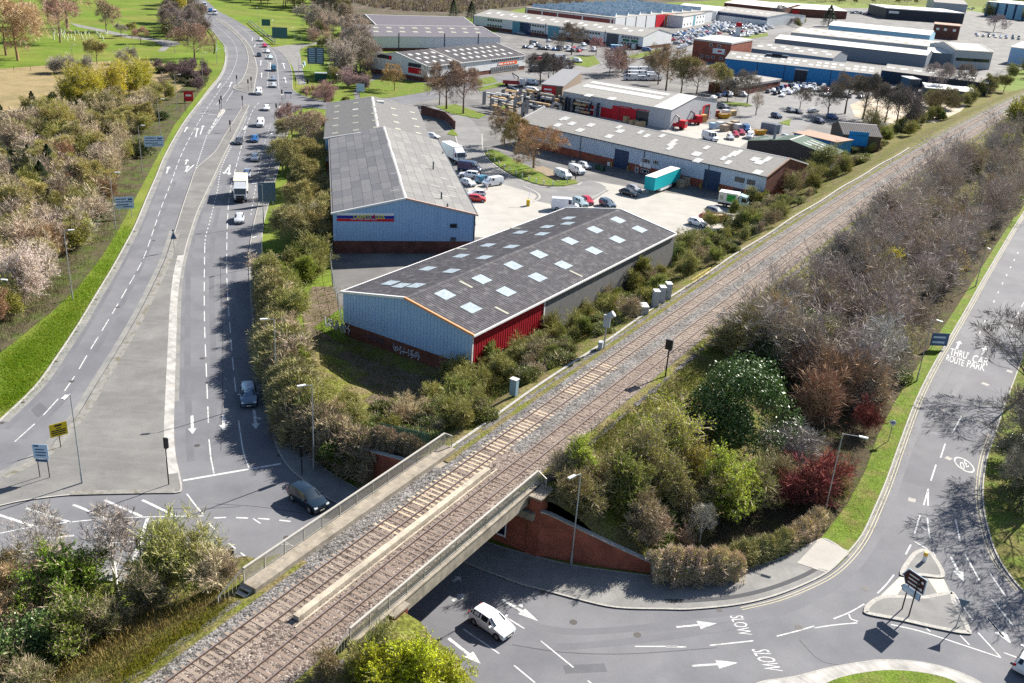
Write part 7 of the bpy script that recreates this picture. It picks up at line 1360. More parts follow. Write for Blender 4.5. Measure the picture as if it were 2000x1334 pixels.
def mk_dome(seed, rx=3, rz=3, n=5000, ls=(.12, .22), lumps=14, twigs=400, gloss=False, flat=.0, asp=.6, shell=.5):
    s = Plant(seed); C = []
    for i in range(lumps):
        a = s.r.uniform(0, 2*pi); h = s.r.uniform(.15, .95); rr = sqrt(max(0, 1-h*h))*.72*s.r.uniform(.5, 1); C.append((Vector((cos(a)*rr*rx, sin(a)*rr*rx, h*rz*.78)), s.r.uniform(.30, .46)))
    for i in range(n):
        c, k = s.r.choice(C); v = s.rv(); v.z = abs(v.z)*.9+s.r.uniform(-.35, .1) if v.z < 0 else v.z
        t = s.r.uniform(shell, 1)**.6; p = c+Vector((v.x*rx*k, v.y*rx*k, v.z*rz*k))*t
        if p.z < .05: p.z = s.r.uniform(.02, .3)
        s.leaf(p, s.r.uniform(*ls), (v+s.rv()*.9+Vector((0, 0, .2))).cross(s.rv()), asp)
    for i in range(twigs): c, k = s.r.choice(C); v = s.rv(); p = c*.8; s.twig(p, (c+Vector((v.x*rx*k, v.y*rx*k, abs(v.z)*rz*k))-p).normalized(), rx*k*s.r.uniform(.8, 1.5), .03)
    s.wood.tube((0, 0, 0), (0, 0, rz*.5), .16, .08, 6, cap=False)
    m = s.done()
    if gloss: m[2].materials.clear(); m[2].materials.append(M_gloss)
    return m
def mk_hedge(seed, L=4, w=1.6, h=1.8, n=4200):
    s = Plant(seed)
    for i in range(n):
        f = s.r.random(); x = s.r.uniform(-L/2, L/2); e = 1-.25*(abs(x)/(L/2))**4
        th = s.r.uniform(0, pi); k = s.r.uniform(.86, 1.06)*(1+.08*sin(x*3.1+seed)+.06*sin(x*7.3+th*3)); y, z = cos(th)*w/2*k*(1.0 if sin(th) < .7 else .95), (sin(th)**.6)*h*e*k; d = Vector((0, cos(th), sin(th)+.1))
        p = Vector((x, y, z)); d = (d.normalized()+s.rv()*.8).normalized()
        if s.r.random() < .7: s.twig(p-d*.2, d, s.r.uniform(.3, .6), .025)
        else: s.leaf(p, s.r.uniform(.08, .16))
    s.wood.box(-L/2+.3, L/2-.3, -w*.3, w*.3, 0, h*.75); return s.done()
def mk_conifer(seed, H=10, R0=2.4, n=5200):
    s = Plant(seed); s.wood.tube((0, 0, 0), (0, 0, H*.9), .2, .04, 6, cap=False)
    for i in range(n):
        t = s.r.random()**.8; z = .4+(H-.4)*t; rr = R0*(1-t)**.75*s.r.uniform(.45, 1.05)*(1+.2*sin(z*4)); a = s.r.uniform(0, 2*pi); p = Vector((cos(a)*rr, sin(a)*rr, z)); s.leaf(p, s.r.uniform(.18, .4), Vector((cos(a), sin(a), -.35))+s.rv()*.4, .4)
    return s.done()
for i in range(3): reg('bare%d' % i, mk_tree(20+i, 11, (6, 5, 5), 1.0, 5, .02), 11)
for i in range(2): reg('broad%d' % i, mk_tree(40+i, 11, (6, 5, 5), 1.25, 6, .021, .26, ang=(45, 75), limbs=9), 11)
for i in range(4): reg('sapling%d' % i, mk_shrub(60+i, 8, stems=(3, 5, 4, 6)[i], tw=.017, n2=11, n3=5, lean=.42, tl=(.5, 1.15), up=.14, tube=5, rad=.042, frm=.22), 8)
reg('sparse0', mk_tree(85, 12, (5, 4, 4), 1.25, 4, .02, .25, ang=(40, 70), limbs=8), 12); reg('sparse1', mk_tree(86, 12, (5, 4, 4), 1.15, 4, .02, .25, ang=(35, 65), limbs=9), 12); reg('birch0', mk_tree(80, 11, (4, 4, 3), .62, 3, .013, .22, up=.14, ang=(30, 55), limbs=13, tube=6), 11); reg('birch1', mk_tree(81, 11, (5, 4, 3), .85, 3, .014, .2, up=.12, ang=(30, 60), limbs=10, tube=6), 11)
for i in range(2): reg('bud_tree%d' % i, mk_tree(90+i, 9, (6, 5, 5), 1.0, 5, .022, .2, leaf=1, limbs=9), 9)
for i in range(4): reg('shrub%d' % i, mk_shrub(100+i, 4), 4)
for i in range(3): reg('bud%d' % i, mk_shrub(120+i, 4, leaf=3, ls=(.07, .15)), 4)
for i in range(2): reg('leafy%d' % i, mk_shrub(130+i, 4, leaf=7, ls=(.09, .2)), 4)
for i in range(2): reg('flower%d' % i, mk_shrub(140+i, 5, leaf=9, ls=(.07, .15), lean=.7), 5)
reg('laurel0', mk_dome(150, 3, 4.2, 15000, (.09, .19), 26, 100, True, shell=.66), 4.2); reg('laurel1', mk_dome(151, 3, 3, 9000, (.10, .2), 16, 100, True, shell=.66), 3)
for i in range(3): reg('ivy%d' % i, mk_dome(160+i, 2, 1.5, 3000, (.09, .2), 10, 350), 1.5)
reg('hedge0', mk_hedge(170), 1.8); reg('hedge1', mk_hedge(171, 4, 2.2, 2.2, 5200), 2.2); reg('conifer0', mk_conifer(180), 10)
def plant(key, pos, H, label, cat, twig=(.12, .09, .075), leaf=(.10, .13, .02), bark=None, name=None, group=None, sx=1.0, rz=None, r=random):
    ms, h0 = PR[key]; k = H/h0; root = empty(name or 'shrub', pos, rz if rz is not None else r.uniform(0, 2*pi), label=label, cat=cat, group=group); root.scale = (k*sx, k*sx*r.uniform(.92, 1.08), k)
    cols = (tuple(c*1.45 for c in (bark or tuple(c*.8 for c in twig))), tuple(min(.5, c*2.35) for c in twig), tuple(min(.75, c*(1.5 if max(leaf) < .3 else 1.25)) for c in leaf))
    H *= HS; k *= HS; wd = sx*(r.uniform(.85, 1.35) if key[:5] in ('sapli', 'shrub') else r.uniform(.95, 1.15)); root.scale = (k*wd, k*wd*r.uniform(.85, 1.15), k)
    if key.startswith(('sapling', 'shrub', 'bud', 'leafy')) and name in (None, 'shrub', 'sapling_tree'): root.name = {'sapling': 'sapling_tree', 'shrub': 'bare_shrub', 'bud_tree': 'budding_tree', 'leafy': 'leafy_shrub'}.get(key[:-1], 'budding_shrub')
    jb = r.uniform(.82, 1.2); j = lambda c: (c[0]*jb*r.uniform(.97, 1.03), c[1]*jb*r.uniform(.98, 1.03), c[2]*jb*r.uniform(.92, 1.06))
    for me, nm, c in zip(ms, ('trunk', 'crown', 'foliage'), cols):
        if me: add(nm, me, root, color=j(c))
    return root
def gp(u, v):
    z = 0.0
    for _ in range(6): p = G(u, v, z); z = .5*z+.5*gz(p.x, p.y)
    p = G(u, v, z); p.z = gz(p.x, p.y)-.05; return p
def inpoly(u, v, P):
    c = False; n = len(P)
    for i in range(n):
        (x1, y1), (x2, y2) = P[i], P[i-1]
        if (y1 > v) != (y2 > v) and u < (x2-x1)*(v-y1)/(y2-y1)+x1: c = not c
    return c
rp = random.Random(77)
GREY, PURP, BRN, COP, OLV, TAN, RDB = (.165, .146, .128), (.160, .136, .120), (.160, .125, .092), (.140, .092, .062), (.13, .12, .06), (.20, .165, .11), (.085, .030, .027)
L_OLV, L_LIME, L_GRN, L_DRK, L_YEL, L_WHT, L_IVY, L_TAN = (.185, .185, .030), (.24, .28, .02), (.085, .125, .022), (.030, .055, .018), (.36, .33, .012), (.52, .44, .40), (.095, .125, .028), (.23, .17, .07)
def scatter(poly, n, mix, group, dmin=1.2, hz=1.0):
    "mix: list of (weight, key prefix list, (hmin,hmax), twig, leaf, label, category, name)"
    xs = [p[0] for p in poly]; ys = [p[1] for p in poly]; got = []; tries = 0; tot = sum(m[0] for m in mix)
    while len(got) < n and tries < n*40:
        tries += 1; u, v = rp.uniform(min(xs), max(xs)), rp.uniform(min(ys), max(ys))
        if not inpoly(u, v, poly): continue
        p = gp(u, v)
        if any((p.x-q.x)**2+(p.y-q.y)**2 < dmin*dmin for q in got): continue
        got.append(p); w_ = rp.uniform(0, tot)
        for m in mix:
            w_ -= m[0]
            if w_ <= 0: break
        plant(rp.choice(m[1]), p, rp.uniform(*m[2])*hz, m[5], m[6], m[3], m[4], name=m[7], group=group, r=rp)
SAP = ['sapling0', 'sapling1', 'sapling2', 'sapling3']; SHR = ['shrub0', 'shrub1', 'shrub2', 'shrub3']; BUD = ['bud0', 'bud1', 'bud2']; LEA = ['leafy0', 'leafy1']; FLO = ['flower0', 'flower1']; IVY = ['ivy0', 'ivy1', 'ivy2']; BAR = ['bare0', 'bare1', 'bare2']; BRO = ['broad0', 'broad1']
# ---- thicket between the line and the right-hand road
g = 'thicket between railway and right-hand road'
TK = 'in the thicket between railway and right-hand road'
scatter([(1400, 712), (1440, 680), (1520, 615), (1610, 540), (1700, 462), (1800, 385), (1925, 295), (2040, 232), (2040, 330), (1975, 420), (1920, 485), (1872, 548), (1825, 610), (1780, 672), (1738, 738), (1700, 790), (1670, 822), (1630, 815), (1590, 780), (1540, 740), (1480, 718)], 190,
 [(5, SAP, (4.5, 10.5), (.150, .128, .116), L_OLV, 'bare purple-grey sapling '+TK, 'tree', 'sapling_tree'), (1.8, SHR, (3.5, 6), (.158, .136, .112), L_OLV, 'bare grey shrub '+TK, 'shrub', 'shrub'), (1.8, SHR, (2.5, 5.5), BRN, L_OLV, 'bare brown shrub '+TK, 'shrub', 'shrub'), (2.2, BUD, (2.5, 5), BRN, (.15, .16, .035), 'olive budding shrub '+TK, 'shrub', 'shrub'), (1.8, IVY, (1.5, 3), BRN, L_IVY, 'dark green ivy mound '+TK, 'shrub', 'ivy_mound')], g, 1.5)
scatter([(1680, 480), (1800, 385), (1925, 295), (2040, 232), (2040, 330), (1985, 415), (1930, 480), (1872, 540), (1825, 600), (1760, 560)], 60, [(3, SAP, (5.5, 8.5), (.160, .138, .126), L_OLV, 'bare mauve-grey sapling in the upper thicket by the right-hand road', 'tree', 'sapling_tree'), (2, SAP, (5, 7.5), (.16, .13, .10), L_OLV, 'bare tan sapling in the upper thicket by the right-hand road', 'tree', 'sapling_tree'), (1, BUD, (3, 4.5), OLV, (.15, .14, .04), 'olive shrub in the upper thicket by the right-hand road', 'shrub', 'shrub')], 'upper thicket by the right-hand road', 1.4)
plant('laurel0', gp(1445, 868), 8.6, 'big round glossy evergreen tree in front of the thicket', 'tree', (.05, .045, .03), (.050, .088, .022), name='evergreen_tree', sx=.92); plant('laurel1', gp(1552, 672), 4.6, 'smaller glossy evergreen shrub behind the big one', 'shrub', (.05, .045, .03), (.045, .085, .02), name='evergreen_shrub', sx=.8)
plant('laurel1', gp(1490, 700), 3.4, 'dark evergreen shrub left of the smaller glossy one', 'shrub', (.05, .045, .03), (.04, .07, .018), name='evergreen_shrub')
for u, v, H, tw_, key, lb_ in ((1585, 985, 4.0, RDB, 'shrub0', 'dark red-stemmed shrub in front by the lamp post'), (1545, 990, 3.4, RDB, 'shrub2', 'dark red-stemmed shrub left of the lamp post'), (1615, 960, 3.2, (.13, .03, .028), 'shrub1', 'dark red-stemmed shrub right of the lamp post'), (1690, 845, 3.2, RDB, 'shrub3', 'upper dark red-stemmed shrub near the speed sign'), (1590, 830, 6.0, COP, 'shrub0', 'dense copper-brown shrub right of the big evergreen'), (1625, 800, 5.6, COP, 'shrub2', 'tall copper-brown shrub behind the dark red ones'), (1560, 760, 4.5, COP, 'shrub1', 'copper-brown shrub above the big evergreen'), (1530, 920, 4.2, (.12, .105, .095), 'shrub3', 'grey bare shrub at the right foot of the big evergreen')): plant(key, gp(u, v), H, lb_, 'shrub', tw_, L_OLV, sx=1.15)
plant('birch1', gp(1705, 765), 11.5, 'silver bare birch standing out of the thicket', 'tree', (.15, .14, .132), L_OLV, (.5, .49, .48), 'birch_tree', sx=1.15); plant('birch0', gp(1365, 1060), 4.6, 'small silver bare sapling beside the brown hedge', 'tree', (.19, .175, .155), L_OLV, (.4, .38, .36), 'birch_tree', sx=1.1)
for u, v, H, lf_, key, lb_ in ((1310, 900, 4.6, L_LIME, 'bud0', 'lime-green shrub left of the big evergreen'), (1235, 935, 4.2, (.19, .21, .03), 'bud1', 'olive-lime shrub above the palisade fence'), (1120, 935, 2.8, (.22, .27, .025), 'leafy0', 'bright green shrub at the right bridge parapet'), (1420, 1010, 5.2, (.20, .24, .03), 'leafy1', 'yellow-green shrub below the big evergreen'), (1300, 985, 4.4, (.17, .19, .03), 'bud2', 'olive shrub between palisade and evergreen'), (1215, 1000, 4.0, (.14, .16, .03), 'leafy0', 'green shrub above the wing wall'), (1470, 1000, 4.2, (.15, .17, .03), 'bud0', 'olive shrub left of the dark red ones'), (1350, 940, 3.4, L_YEL, 'bud1', 'yellow shrub in front of the big evergreen'), (1380, 1000, 3.6, (.13, .15, .03), 'bud2', 'olive shrub behind the silver sapling'), (1250, 1050, 3.2, (.12, .11, .04), 'bud1', 'brown-olive shrub on the slope above the wing wall'), (1165, 965, 2.6, (.13, .14, .03), 'bud0', 'low olive shrub behind the palisade fence'), (1630, 980, 2.6, (.20, .2, .03), 'bud2', 'yellowish shrub beside the grass verge'), (1500, 960, 3.6, (.10, .1, .03), 'bud0', 'dull green shrub behind the dark red ones'), (1850, 540, 4.2, L_TAN, 'leafy1', 'pale yellow shrub in the upper thicket'), (1715, 560, 4.6, L_YEL, 'leafy0', 'yellow-green shrub in the middle of the thicket'), (1580, 690, 4.4, (.16, .17, .03), 'leafy1', 'yellow-olive shrub beside the smaller evergreen'), (1945, 310, 4.6, L_LIME, 'leafy0', 'small lime shrub in the upper thicket'), (1990, 262, 9, (.28, .30, .03), 'leafy1', 'tall yellow-green tree at the right edge by the line'), (1850, 520, 3, L_WHT, 'flower0', 'white-flowering shrub in the upper thicket')): plant(key, gp(u, v), H, lb_, 'shrub', BRN, lf_, sx=.95)
for i, (u, v, a, k, c) in enumerate(((1312, 1128, 5, 'hedge1', BRN), (1352, 1133, 4, 'hedge1', BRN), (1395, 1130, -4, 'hedge1', BRN), (1440, 1105, 18, 'hedge0', OLV), (1480, 1094, 20, 'hedge0', OLV), (1520, 1080, 28, 'hedge0', OLV), (1556, 1062, 33, 'hedge0', BRN), (1585, 1040, 38, 'hedge0', BRN))): plant(k, gp(u, v-4), 1.9 if i > 2 else 2.5, ('brown clipped hedge at the end of the wing wall, %s part' % ('left', 'middle', 'right')[i]) if i < 3 else 'low trimmed olive hedge behind the curved footway, section %s from the brown hedge' % ('first', 'second', 'third', 'fourth', 'fifth')[i-3], 'hedge', tuple(x*1.25 for x in c), L_OLV, name='hedge', sx=1.0, rz=radians(a)+radians(8), group='hedges behind the right footway')
scatter([(1060, 940), (1120, 915), (1240, 890), (1330, 960), (1400, 1040), (1340, 1100), (1270, 1080), (1180, 1030), (1110, 990)], 34, [(2, BUD, (1.6, 3.0), BRN, L_OLV, 'low olive shrub on the slope above the right wing wall', 'shrub', 'shrub'), (2, IVY, (.9, 1.6), BRN, L_IVY, 'green bramble clump above the right wing wall', 'shrub', 'bramble_clump'), (1.5, SHR, (1.5, 2.8), BRN, L_OLV, 'bare brown shrub above the right wing wall', 'shrub', 'shrub')], 'slope above the right wing wall', .9)
# ---- beyond the right-hand road
for u, v, H, key, lb_ in ((1996, 778, 13, 'sparse0', 'tall bare tree at the right edge casting branch shadows'), (2003, 928, 12, 'sparse1', 'second bare tree at the right edge'), (2036, 980, 13, 'sparse0', 'third bare tree beyond the right edge'), (2076, 1090, 12, 'sparse1', 'fourth bare tree beyond the right edge'), (2060, 660, 11, 'sparse1', 'bare tree beyond the right edge above the lettering')): plant(key, G(u, v), H, lb_, 'tree', (.085, .075, .065), name='bare_tree')
for i, (u, v) in enumerate(((1985, 905), (1975, 950), (1990, 990), (2005, 860))): plant(('laurel1', 'shrub1', 'laurel1', 'bud1')[i], G(u, v), 3.2, ('dark evergreen bush at the right edge', 'bare grey bush at the right edge', 'lower dark evergreen bush at the right edge', 'olive bush at the right edge')[i], 'shrub', GREY, (.05, .06, .025), sx=.8)
# ---- left of the line beyond the bridge: scrub down to the warehouse
g = 'scrub between railway and warehouses'; K2 = 'on the bank between railway and warehouses'
MIX = [(3, BUD, (1.5, 3.0), OLV, L_OLV, 'olive budding shrub '+K2, 'shrub', 'shrub'), (3, IVY, (.9, 1.9), BRN, (.10, .115, .03), 'green bramble clump '+K2, 'shrub', 'bramble_clump'), (2, SHR, (1.4, 2.8), (.165, .135, .09), L_OLV, 'bare brown shrub '+K2, 'shrub', 'shrub'), (1, LEA, (1.6, 2.8), OLV, (.13, .15, .03), 'green leafy shrub '+K2, 'shrub', 'shrub')]
scatter([(840, 800), (880, 740), (930, 700), (1060, 620), (1180, 540), (1320, 470), (1400, 440), (1480, 385), (1560, 340), (1640, 300), (1760, 240), (1760, 262), (1640, 355), (1560, 412), (1480, 466), (1400, 520), (1310, 580), (1200, 650), (1090, 720), (1000, 780), (930, 838), (880, 856)], 150, MIX, g, 1.3)
scatter([(1420, 470), (1500, 395), (1570, 350), (1660, 300), (1760, 245), (1850, 215), (1850, 232), (1760, 275), (1660, 338), (1570, 398), (1490, 450)], 62, [(a, b, (c[0]*1.25, c[1]*1.25), d, e, f.replace('between railway and warehouses', 'above the unit terrace'), h, i) for a, b, c, d, e, f, h, i in MIX], 'scrub on the bank above the terrace', 1.3)
plant('conifer0', gp(1163, 600), 6.5, 'dark ivy-clad stump beside the long warehouse wall', 'tree', BRN, (.035, .05, .02), name='ivy_column', sx=.55)
for u, v, H, key, lb_ in ((1120, 660, 2.8, 'bud0', 'large olive shrub against the red wall end'), (980, 745, 2.8, 'bud2', 'large olive shrub at the warehouse corner'), (905, 775, 2.6, 'bud1', 'olive shrub below the graffiti wall'), (1050, 695, 2.2, 'shrub1', 'brown shrub against the red wall'), (1600, 335, 5, 'bud1', 'olive shrub by the green-roofed shed'), (1700, 262, 5.5, 'shrub1', 'ivy-dark shrub right of the blue door garage'), (1540, 385, 4.6, 'shrub2', 'grey shrub at the terrace corner'), (1440, 455, 3.6, 'bud2', 'olive shrub beside the parked cars'), (1330, 500, 3.6, 'bud0', 'olive shrub at the far warehouse corner'), (1250, 560, 3.6, 'leafy0', 'green shrub behind the three cabinets')): plant(key, gp(u, v), H, lb_, 'shrub', OLV, (.15, .155, .03))
scatter([(1780, 215), (1960, 150), (2040, 120), (2040, 150), (1960, 185), (1860, 225), (1790, 245)], 26, [(2, BUD, (3, 6), OLV, (.12, .13, .03), 'olive tree beside the far bend of the line', 'tree', 'shrub'), (1, SAP, (4, 7), GREY, L_OLV, 'bare sapling beside the far bend of the line', 'tree', 'sapling_tree'), (1, IVY, (1.2, 2), BRN, L_IVY, 'green clump beside the far bend of the line', 'shrub', 'bramble_clump')], 'trees at the far bend of the line', 2)
scatter([(2040, 232), (2100, 190), (2300, 120), (2300, 200), (2150, 240), (2080, 280)], 14, [(2, SAP, (5, 8), PURP, L_OLV, 'bare sapling beyond the far thicket', 'tree', 'sapling_tree')], 'far thicket', 2)
# ---- hedge bank between the footway and the waste ground
g = 'hedge bank beside the footway'; K3 = 'on the bank between footway and waste ground'
scatter([(515, 545), (560, 520), (625, 515), (640, 535), (575, 580), (578, 650), (594, 720), (622, 790), (630, 850), (610, 880), (585, 830), (562, 760), (545, 690), (530, 620), (520, 570)], 34, [(3, BUD, (2.2, 4.2), OLV, (.17, .18, .025), 'olive-green budding shrub '+K3, 'shrub', 'shrub'), (1.5, LEA, (2, 3.4), OLV, (.15, .18, .02), 'green leafy shrub '+K3, 'shrub', 'shrub'), (1.5, SHR, (2, 3.6), (.2, .16, .12), L_OLV, 'bare tan shrub '+K3, 'shrub', 'shrub'), (1, IVY, (1, 1.8), BRN, L_IVY, 'green bramble clump '+K3, 'shrub', 'bramble_clump')], g, 1.0)
for i, (u, v) in enumerate(((517, 560), (522, 590), (527, 620), (532, 650), (538, 682), (545, 715), (552, 748), (560, 780), (569, 812), (580, 842))):
    a_, b_ = G(u-6, v-30), G(u+6, v+30); p = G(u+8, v); plant('hedge1', p, 3.6+.5*(i % 3), 'tall shaggy olive hedge along the footway, %s from the teal sign' % ('first', 'second', 'third', 'fourth', 'fifth', 'sixth', 'seventh', 'eighth', 'ninth', 'tenth')[i], 'hedge', (.13, .115, .06), (.16, .165, .03), name='hedge', rz=atan2(b_.y-a_.y, b_.x-a_.x), group='tall hedge along the footway')
scatter([(610, 880), (650, 800), (720, 800), (830, 810), (870, 860), (820, 880), (740, 900), (690, 920), (640, 905)], 40, [(2, IVY, (1.1, 2.0), BRN, (.06, .085, .02), 'dark green ivy clump over the left retaining wall', 'shrub', 'ivy_mound'), (2, SHR, (1.5, 2.6), TAN, L_OLV, 'bare tan shrub over the left retaining wall', 'shrub', 'shrub'), (1.2, BUD, (1.5, 2.4), OLV, L_OLV, 'olive shrub over the left retaining wall', 'shrub', 'shrub')], 'hedge over the left retaining wall', .9)
for i, (s_, n_) in enumerate(((35.6, -9.5), (35.9, -13), (36.3, -16.5), (36.9, -20), (37.7, -23.5), (39.5, -27), (42.5, -31.5), (46, -36))):
    p = T(s_-.35 if i > 1 else s_+.6, n_, 0); p.z = -.1 if i > 1 else 3.9-i*.5; plant('hedge1', p, 3.9 if i > 1 else 2.0, 'dense dark hedge along the top of the left retaining wall, %s from the bridge' % ('first', 'second', 'third', 'fourth', 'fifth', 'sixth', 'seventh', 'eighth')[i], 'hedge', (.14, .11, .075), (.10, .11, .03), name='hedge', rz=heading(40)-pi/2-(.12 if i < 5 else .75), group='hedge on the left retaining wall')
# ---- strip between the road and the sheds
g = 'trees between the road and the carpet shop'; K4 = 'between the road and the carpet shop'
scatter([(548, 300), (560, 265), (620, 300), (640, 330), (645, 480), (600, 500), (530, 490), (525, 440), (535, 380), (545, 330)], 22, [(3, ['bud_tree0', 'bud_tree1'], (6, 9), (.145, .125, .06), (.17, .16, .045), 'olive-budding tree '+K4, 'tree', 'budding_tree'), (2, SHR, (3, 5), (.13, .11, .06), L_OLV, 'bare olive shrub '+K4, 'shrub', 'shrub'), (1, BUD, (3, 4.5), OLV, (.13, .13, .03), 'olive shrub '+K4, 'shrub', 'shrub')], g, 1.8)
for u, v, H, key, tw_, lb_ in ((590, 300, 10, 'broad0', BRN, 'wide brown bare tree beside the second shed'), (615, 290, 10, 'bare1', BRN, 'brown bare tree touching the second shed'), (570, 262, 8, 'broad1', (.15, .10, .085), 'brown bare tree at the side road corner'), (640, 205, 5, 'shrub1', (.16, .10, .09), 'dark multi-stem bare shrub before the second shed roof'), (605, 480, 8, 'birch1', (.22, .2, .15), 'pale-stemmed tree at the carpet shop gable')): plant(key, G(u, v), H, lb_, 'tree', tw_, name='bare_tree')
scatter([(575, 172), (600, 178), (640, 185), (660, 195), (690, 195), (640, 200), (600, 192)], 14, [(1, SHR, (1.2, 2.2), (.2, .14, .11), L_OLV, 'low brown corner planting at the side road', 'shrub', 'shrub'), (1, IVY, (1, 1.6), BRN, (.16, .14, .04), 'low olive corner planting at the side road', 'shrub', 'bramble_clump')], 'corner planting', 1.2)
scatter([(640, 160), (660, 130), (700, 140), (720, 175), (690, 185), (650, 180)], 16, [(2, SHR, (2.5, 4), (.17, .12, .12), L_OLV, 'mauve shrub behind the bus shelter', 'shrub', 'shrub'), (1, BUD, (2.5, 4), OLV, (.17, .15, .03), 'olive shrub behind the bus shelter', 'shrub', 'shrub')], 'shrubs behind the bus shelter', 1.5)
# ---- left wood
g = 'wood left of the dual carriageway'; K5 = 'in the wood left of the dual carriageway'
scatter([(-40, 300), (60, 215), (150, 205), (250, 200), (330, 175), (360, 180), (370, 180), (318, 235), (272, 300), (232, 372), (196, 432), (155, 490), (100, 550), (50, 595), (0, 635), (-50, 670), (-60, 690)], 190, [(2.4, SAP, (4.5, 7), (.185, .15, .10), L_OLV, 'bare brown sapling '+K5, 'tree', 'sapling_tree'), (2.6, SHR, (3, 5), (.185, .152, .118), L_OLV, 'bare mauve-brown shrub '+K5, 'shrub', 'shrub'), (3.2, ['bud_tree0', 'bud_tree1'], (4.5, 7.5), (.17, .15, .07), (.26, .22, .035), 'olive-budding tree '+K5, 'tree', 'budding_tree'), (2.2, BUD, (3, 4.5), OLV, (.24, .23, .03), 'olive shrub '+K5, 'shrub', 'shrub'), (1, IVY, (1.8, 3.2), BRN, (.045, .065, .02), 'dark ivy mound '+K5, 'shrub', 'ivy_mound'), (.8, BUD, (3, 4.6), COP, (.17, .10, .05), 'copper-brown shrub '+K5, 'shrub', 'shrub')], g, 1.9)
for u, v, H, key, lf_, lb_ in ((150, 215, 8, 'flower0', L_YEL, 'yellow-flowering willow, left one of the row by the dry field'), (185, 208, 8, 'flower1', L_YEL, 'yellow-flowering willow, second of the row by the dry field'), (222, 200, 7.5, 'flower0', (.38, .34, .015), 'yellow-flowering willow, third of the row by the dry field'), (275, 185, 8.5, 'flower1', (.33, .31, .012), 'yellow-flowering willow at the right end of the row'), (255, 190, 7, 'flower0', (.3, .29, .02), 'yellow-green willow before the right end of the row'), (118, 255, 6, 'flower1', (.27, .25, .03), 'olive-yellow shrub left of the mauve shrubs'), (130, 268, 5, 'flower0', (.26, .24, .03), 'small olive-yellow shrub in the wood'), (180, 290, 3.5, 'flower1', L_LIME, 'small lime shrub in the wood near the direction sign'), (45, 600, 6.0, 'flower0', L_WHT, 'white-blossom shrub at the left edge'), (80, 560, 5.0, 'flower1', (.42, .37, .33), 'pinkish-white blossom shrub beside the lamp post'), (20, 560, 4.6, 'flower1', (.42, .37, .34), 'pinkish-white blossom shrub behind the white one'), (150, 478, 4.2, 'laurel1', (.20, .22, .08), 'pale green leafy shrub beside the verge'), (160, 480, 3, 'leafy0', (.2, .22, .06), 'pale green shrub nearest the verge')): plant(key, G(u, v), H, lb_, 'shrub' if 'willow' not in lb_ else 'tree', TAN, lf_, name='willow_tree' if 'willow' in lb_ else 'shrub')
for u, v, H, lb_ in ((100, 360, 8, 'dark conifer in the middle of the wood'), (85, 385, 7, 'dark conifer left of the tallest wood conifer'), (60, 345, 6.5, 'dark conifer at the left of the wood'), (65, 215, 5, 'dark conifer at the dry field edge'), (135, 245, 4.5, 'small dark conifer near the yellow willows'), (5, 250, 6, 'dark conifer at the left edge'), (205, 240, 5, 'small dark conifer under the lamp post'), (30, 455, 6, 'dark conifer behind the white blossom')): plant('conifer0', G(u, v), H, lb_, 'tree', BRN, (.030, .045, .024), name='conifer_tree', sx=1.3)
scatter([(290, 130), (330, 125), (400, 138), (412, 150), (390, 185), (372, 172), (330, 150)], 26, [(2, SHR, (2.5, 4), (.09, .065, .065), L_OLV, 'dark bare hedge shrub beside the dry field', 'shrub', 'shrub'), (1, IVY, (1.5, 2.5), BRN, (.05, .06, .025), 'dark hedge mound beside the dry field', 'shrub', 'ivy_mound')], 'hedge beside the dry field', 1.3)
# ---- park and the top of the hill
for u, v, H, key, tw_, lb_ in ((35, 118, 23, 'broad0', (.24, .15, .095), 'large tan-brown tree in the park at the left edge'), (12, 108, 19, 'broad1', (.2, .12, .09), 'tan-brown tree behind the large park tree'), (118, 83, 17, 'bare0', (.19, .13, .10), 'brown park tree right of the large one'), (132, 55, 28, 'bare1', (.19, .13, .10), 'big pale-limbed park tree'), (95, 40, 25, 'broad1', (.22, .16, .13), 'large bare tree behind the big park tree'), (208, 62, 14, 'bud_tree0', (.18, .14, .1), 'round bare tree by the park path'), (237, 74, 6, 'bare2', GREY, 'small bare tree below the park path'), (275, 86, 7, 'broad0', (.17, .11, .09), 'small wide tree where the paths meet'), (190, 125, 9, 'bud_tree1', (.2, .17, .08), 'olive-budding tree at the park fence'), (258, 70, 6, 'bud_tree0', OLV, 'small yellowish tree by the park path'), (380, 116, 13, 'broad1', (.15, .10, .08), 'wide brown tree on the inside of the bend'), (345, 45, 15, 'bud_tree1', (.2, .18, .05), 'yellow-budding tree beside the hill road'), (1250, 20, 9, 'bare0', GREY, 'far bare tree behind the factory')):
    plant(key, G(u, v), H, lb_, 'tree', tw_, (.34, .29, .02) if 'yellow' in lb_ else (.2, .18, .05), name='park_tree', sx=1.0)
scatter([(90, 140), (180, 134), (260, 120), (262, 126), (180, 140), (90, 148)], 8, [(1, SHR, (2.5, 4.5), GREY, L_OLV, 'bare shrub along the park fence', 'shrub', 'shrub')], 'shrubs along the park fence', 2)
scatter([(310, 60), (330, 20), (350, 0), (372, 0), (380, 20), (396, 50), (400, 75), (370, 90), (330, 80)], 36, [(2, BAR, (9, 14), (.14, .115, .10), L_OLV, 'bare tree in the belt beside the hill road', 'tree', 'bare_tree'), (1, SHR, (4, 6), (.13, .10, .08), L_OLV, 'bare shrub in the belt beside the hill road', 'shrub', 'shrub'), (1, ['bud_tree0'], (6, 9), OLV, (.14, .14, .03), 'olive-budding tree in the belt beside the hill road', 'tree', 'budding_tree')], 'tree belt beside the hill road', 3)
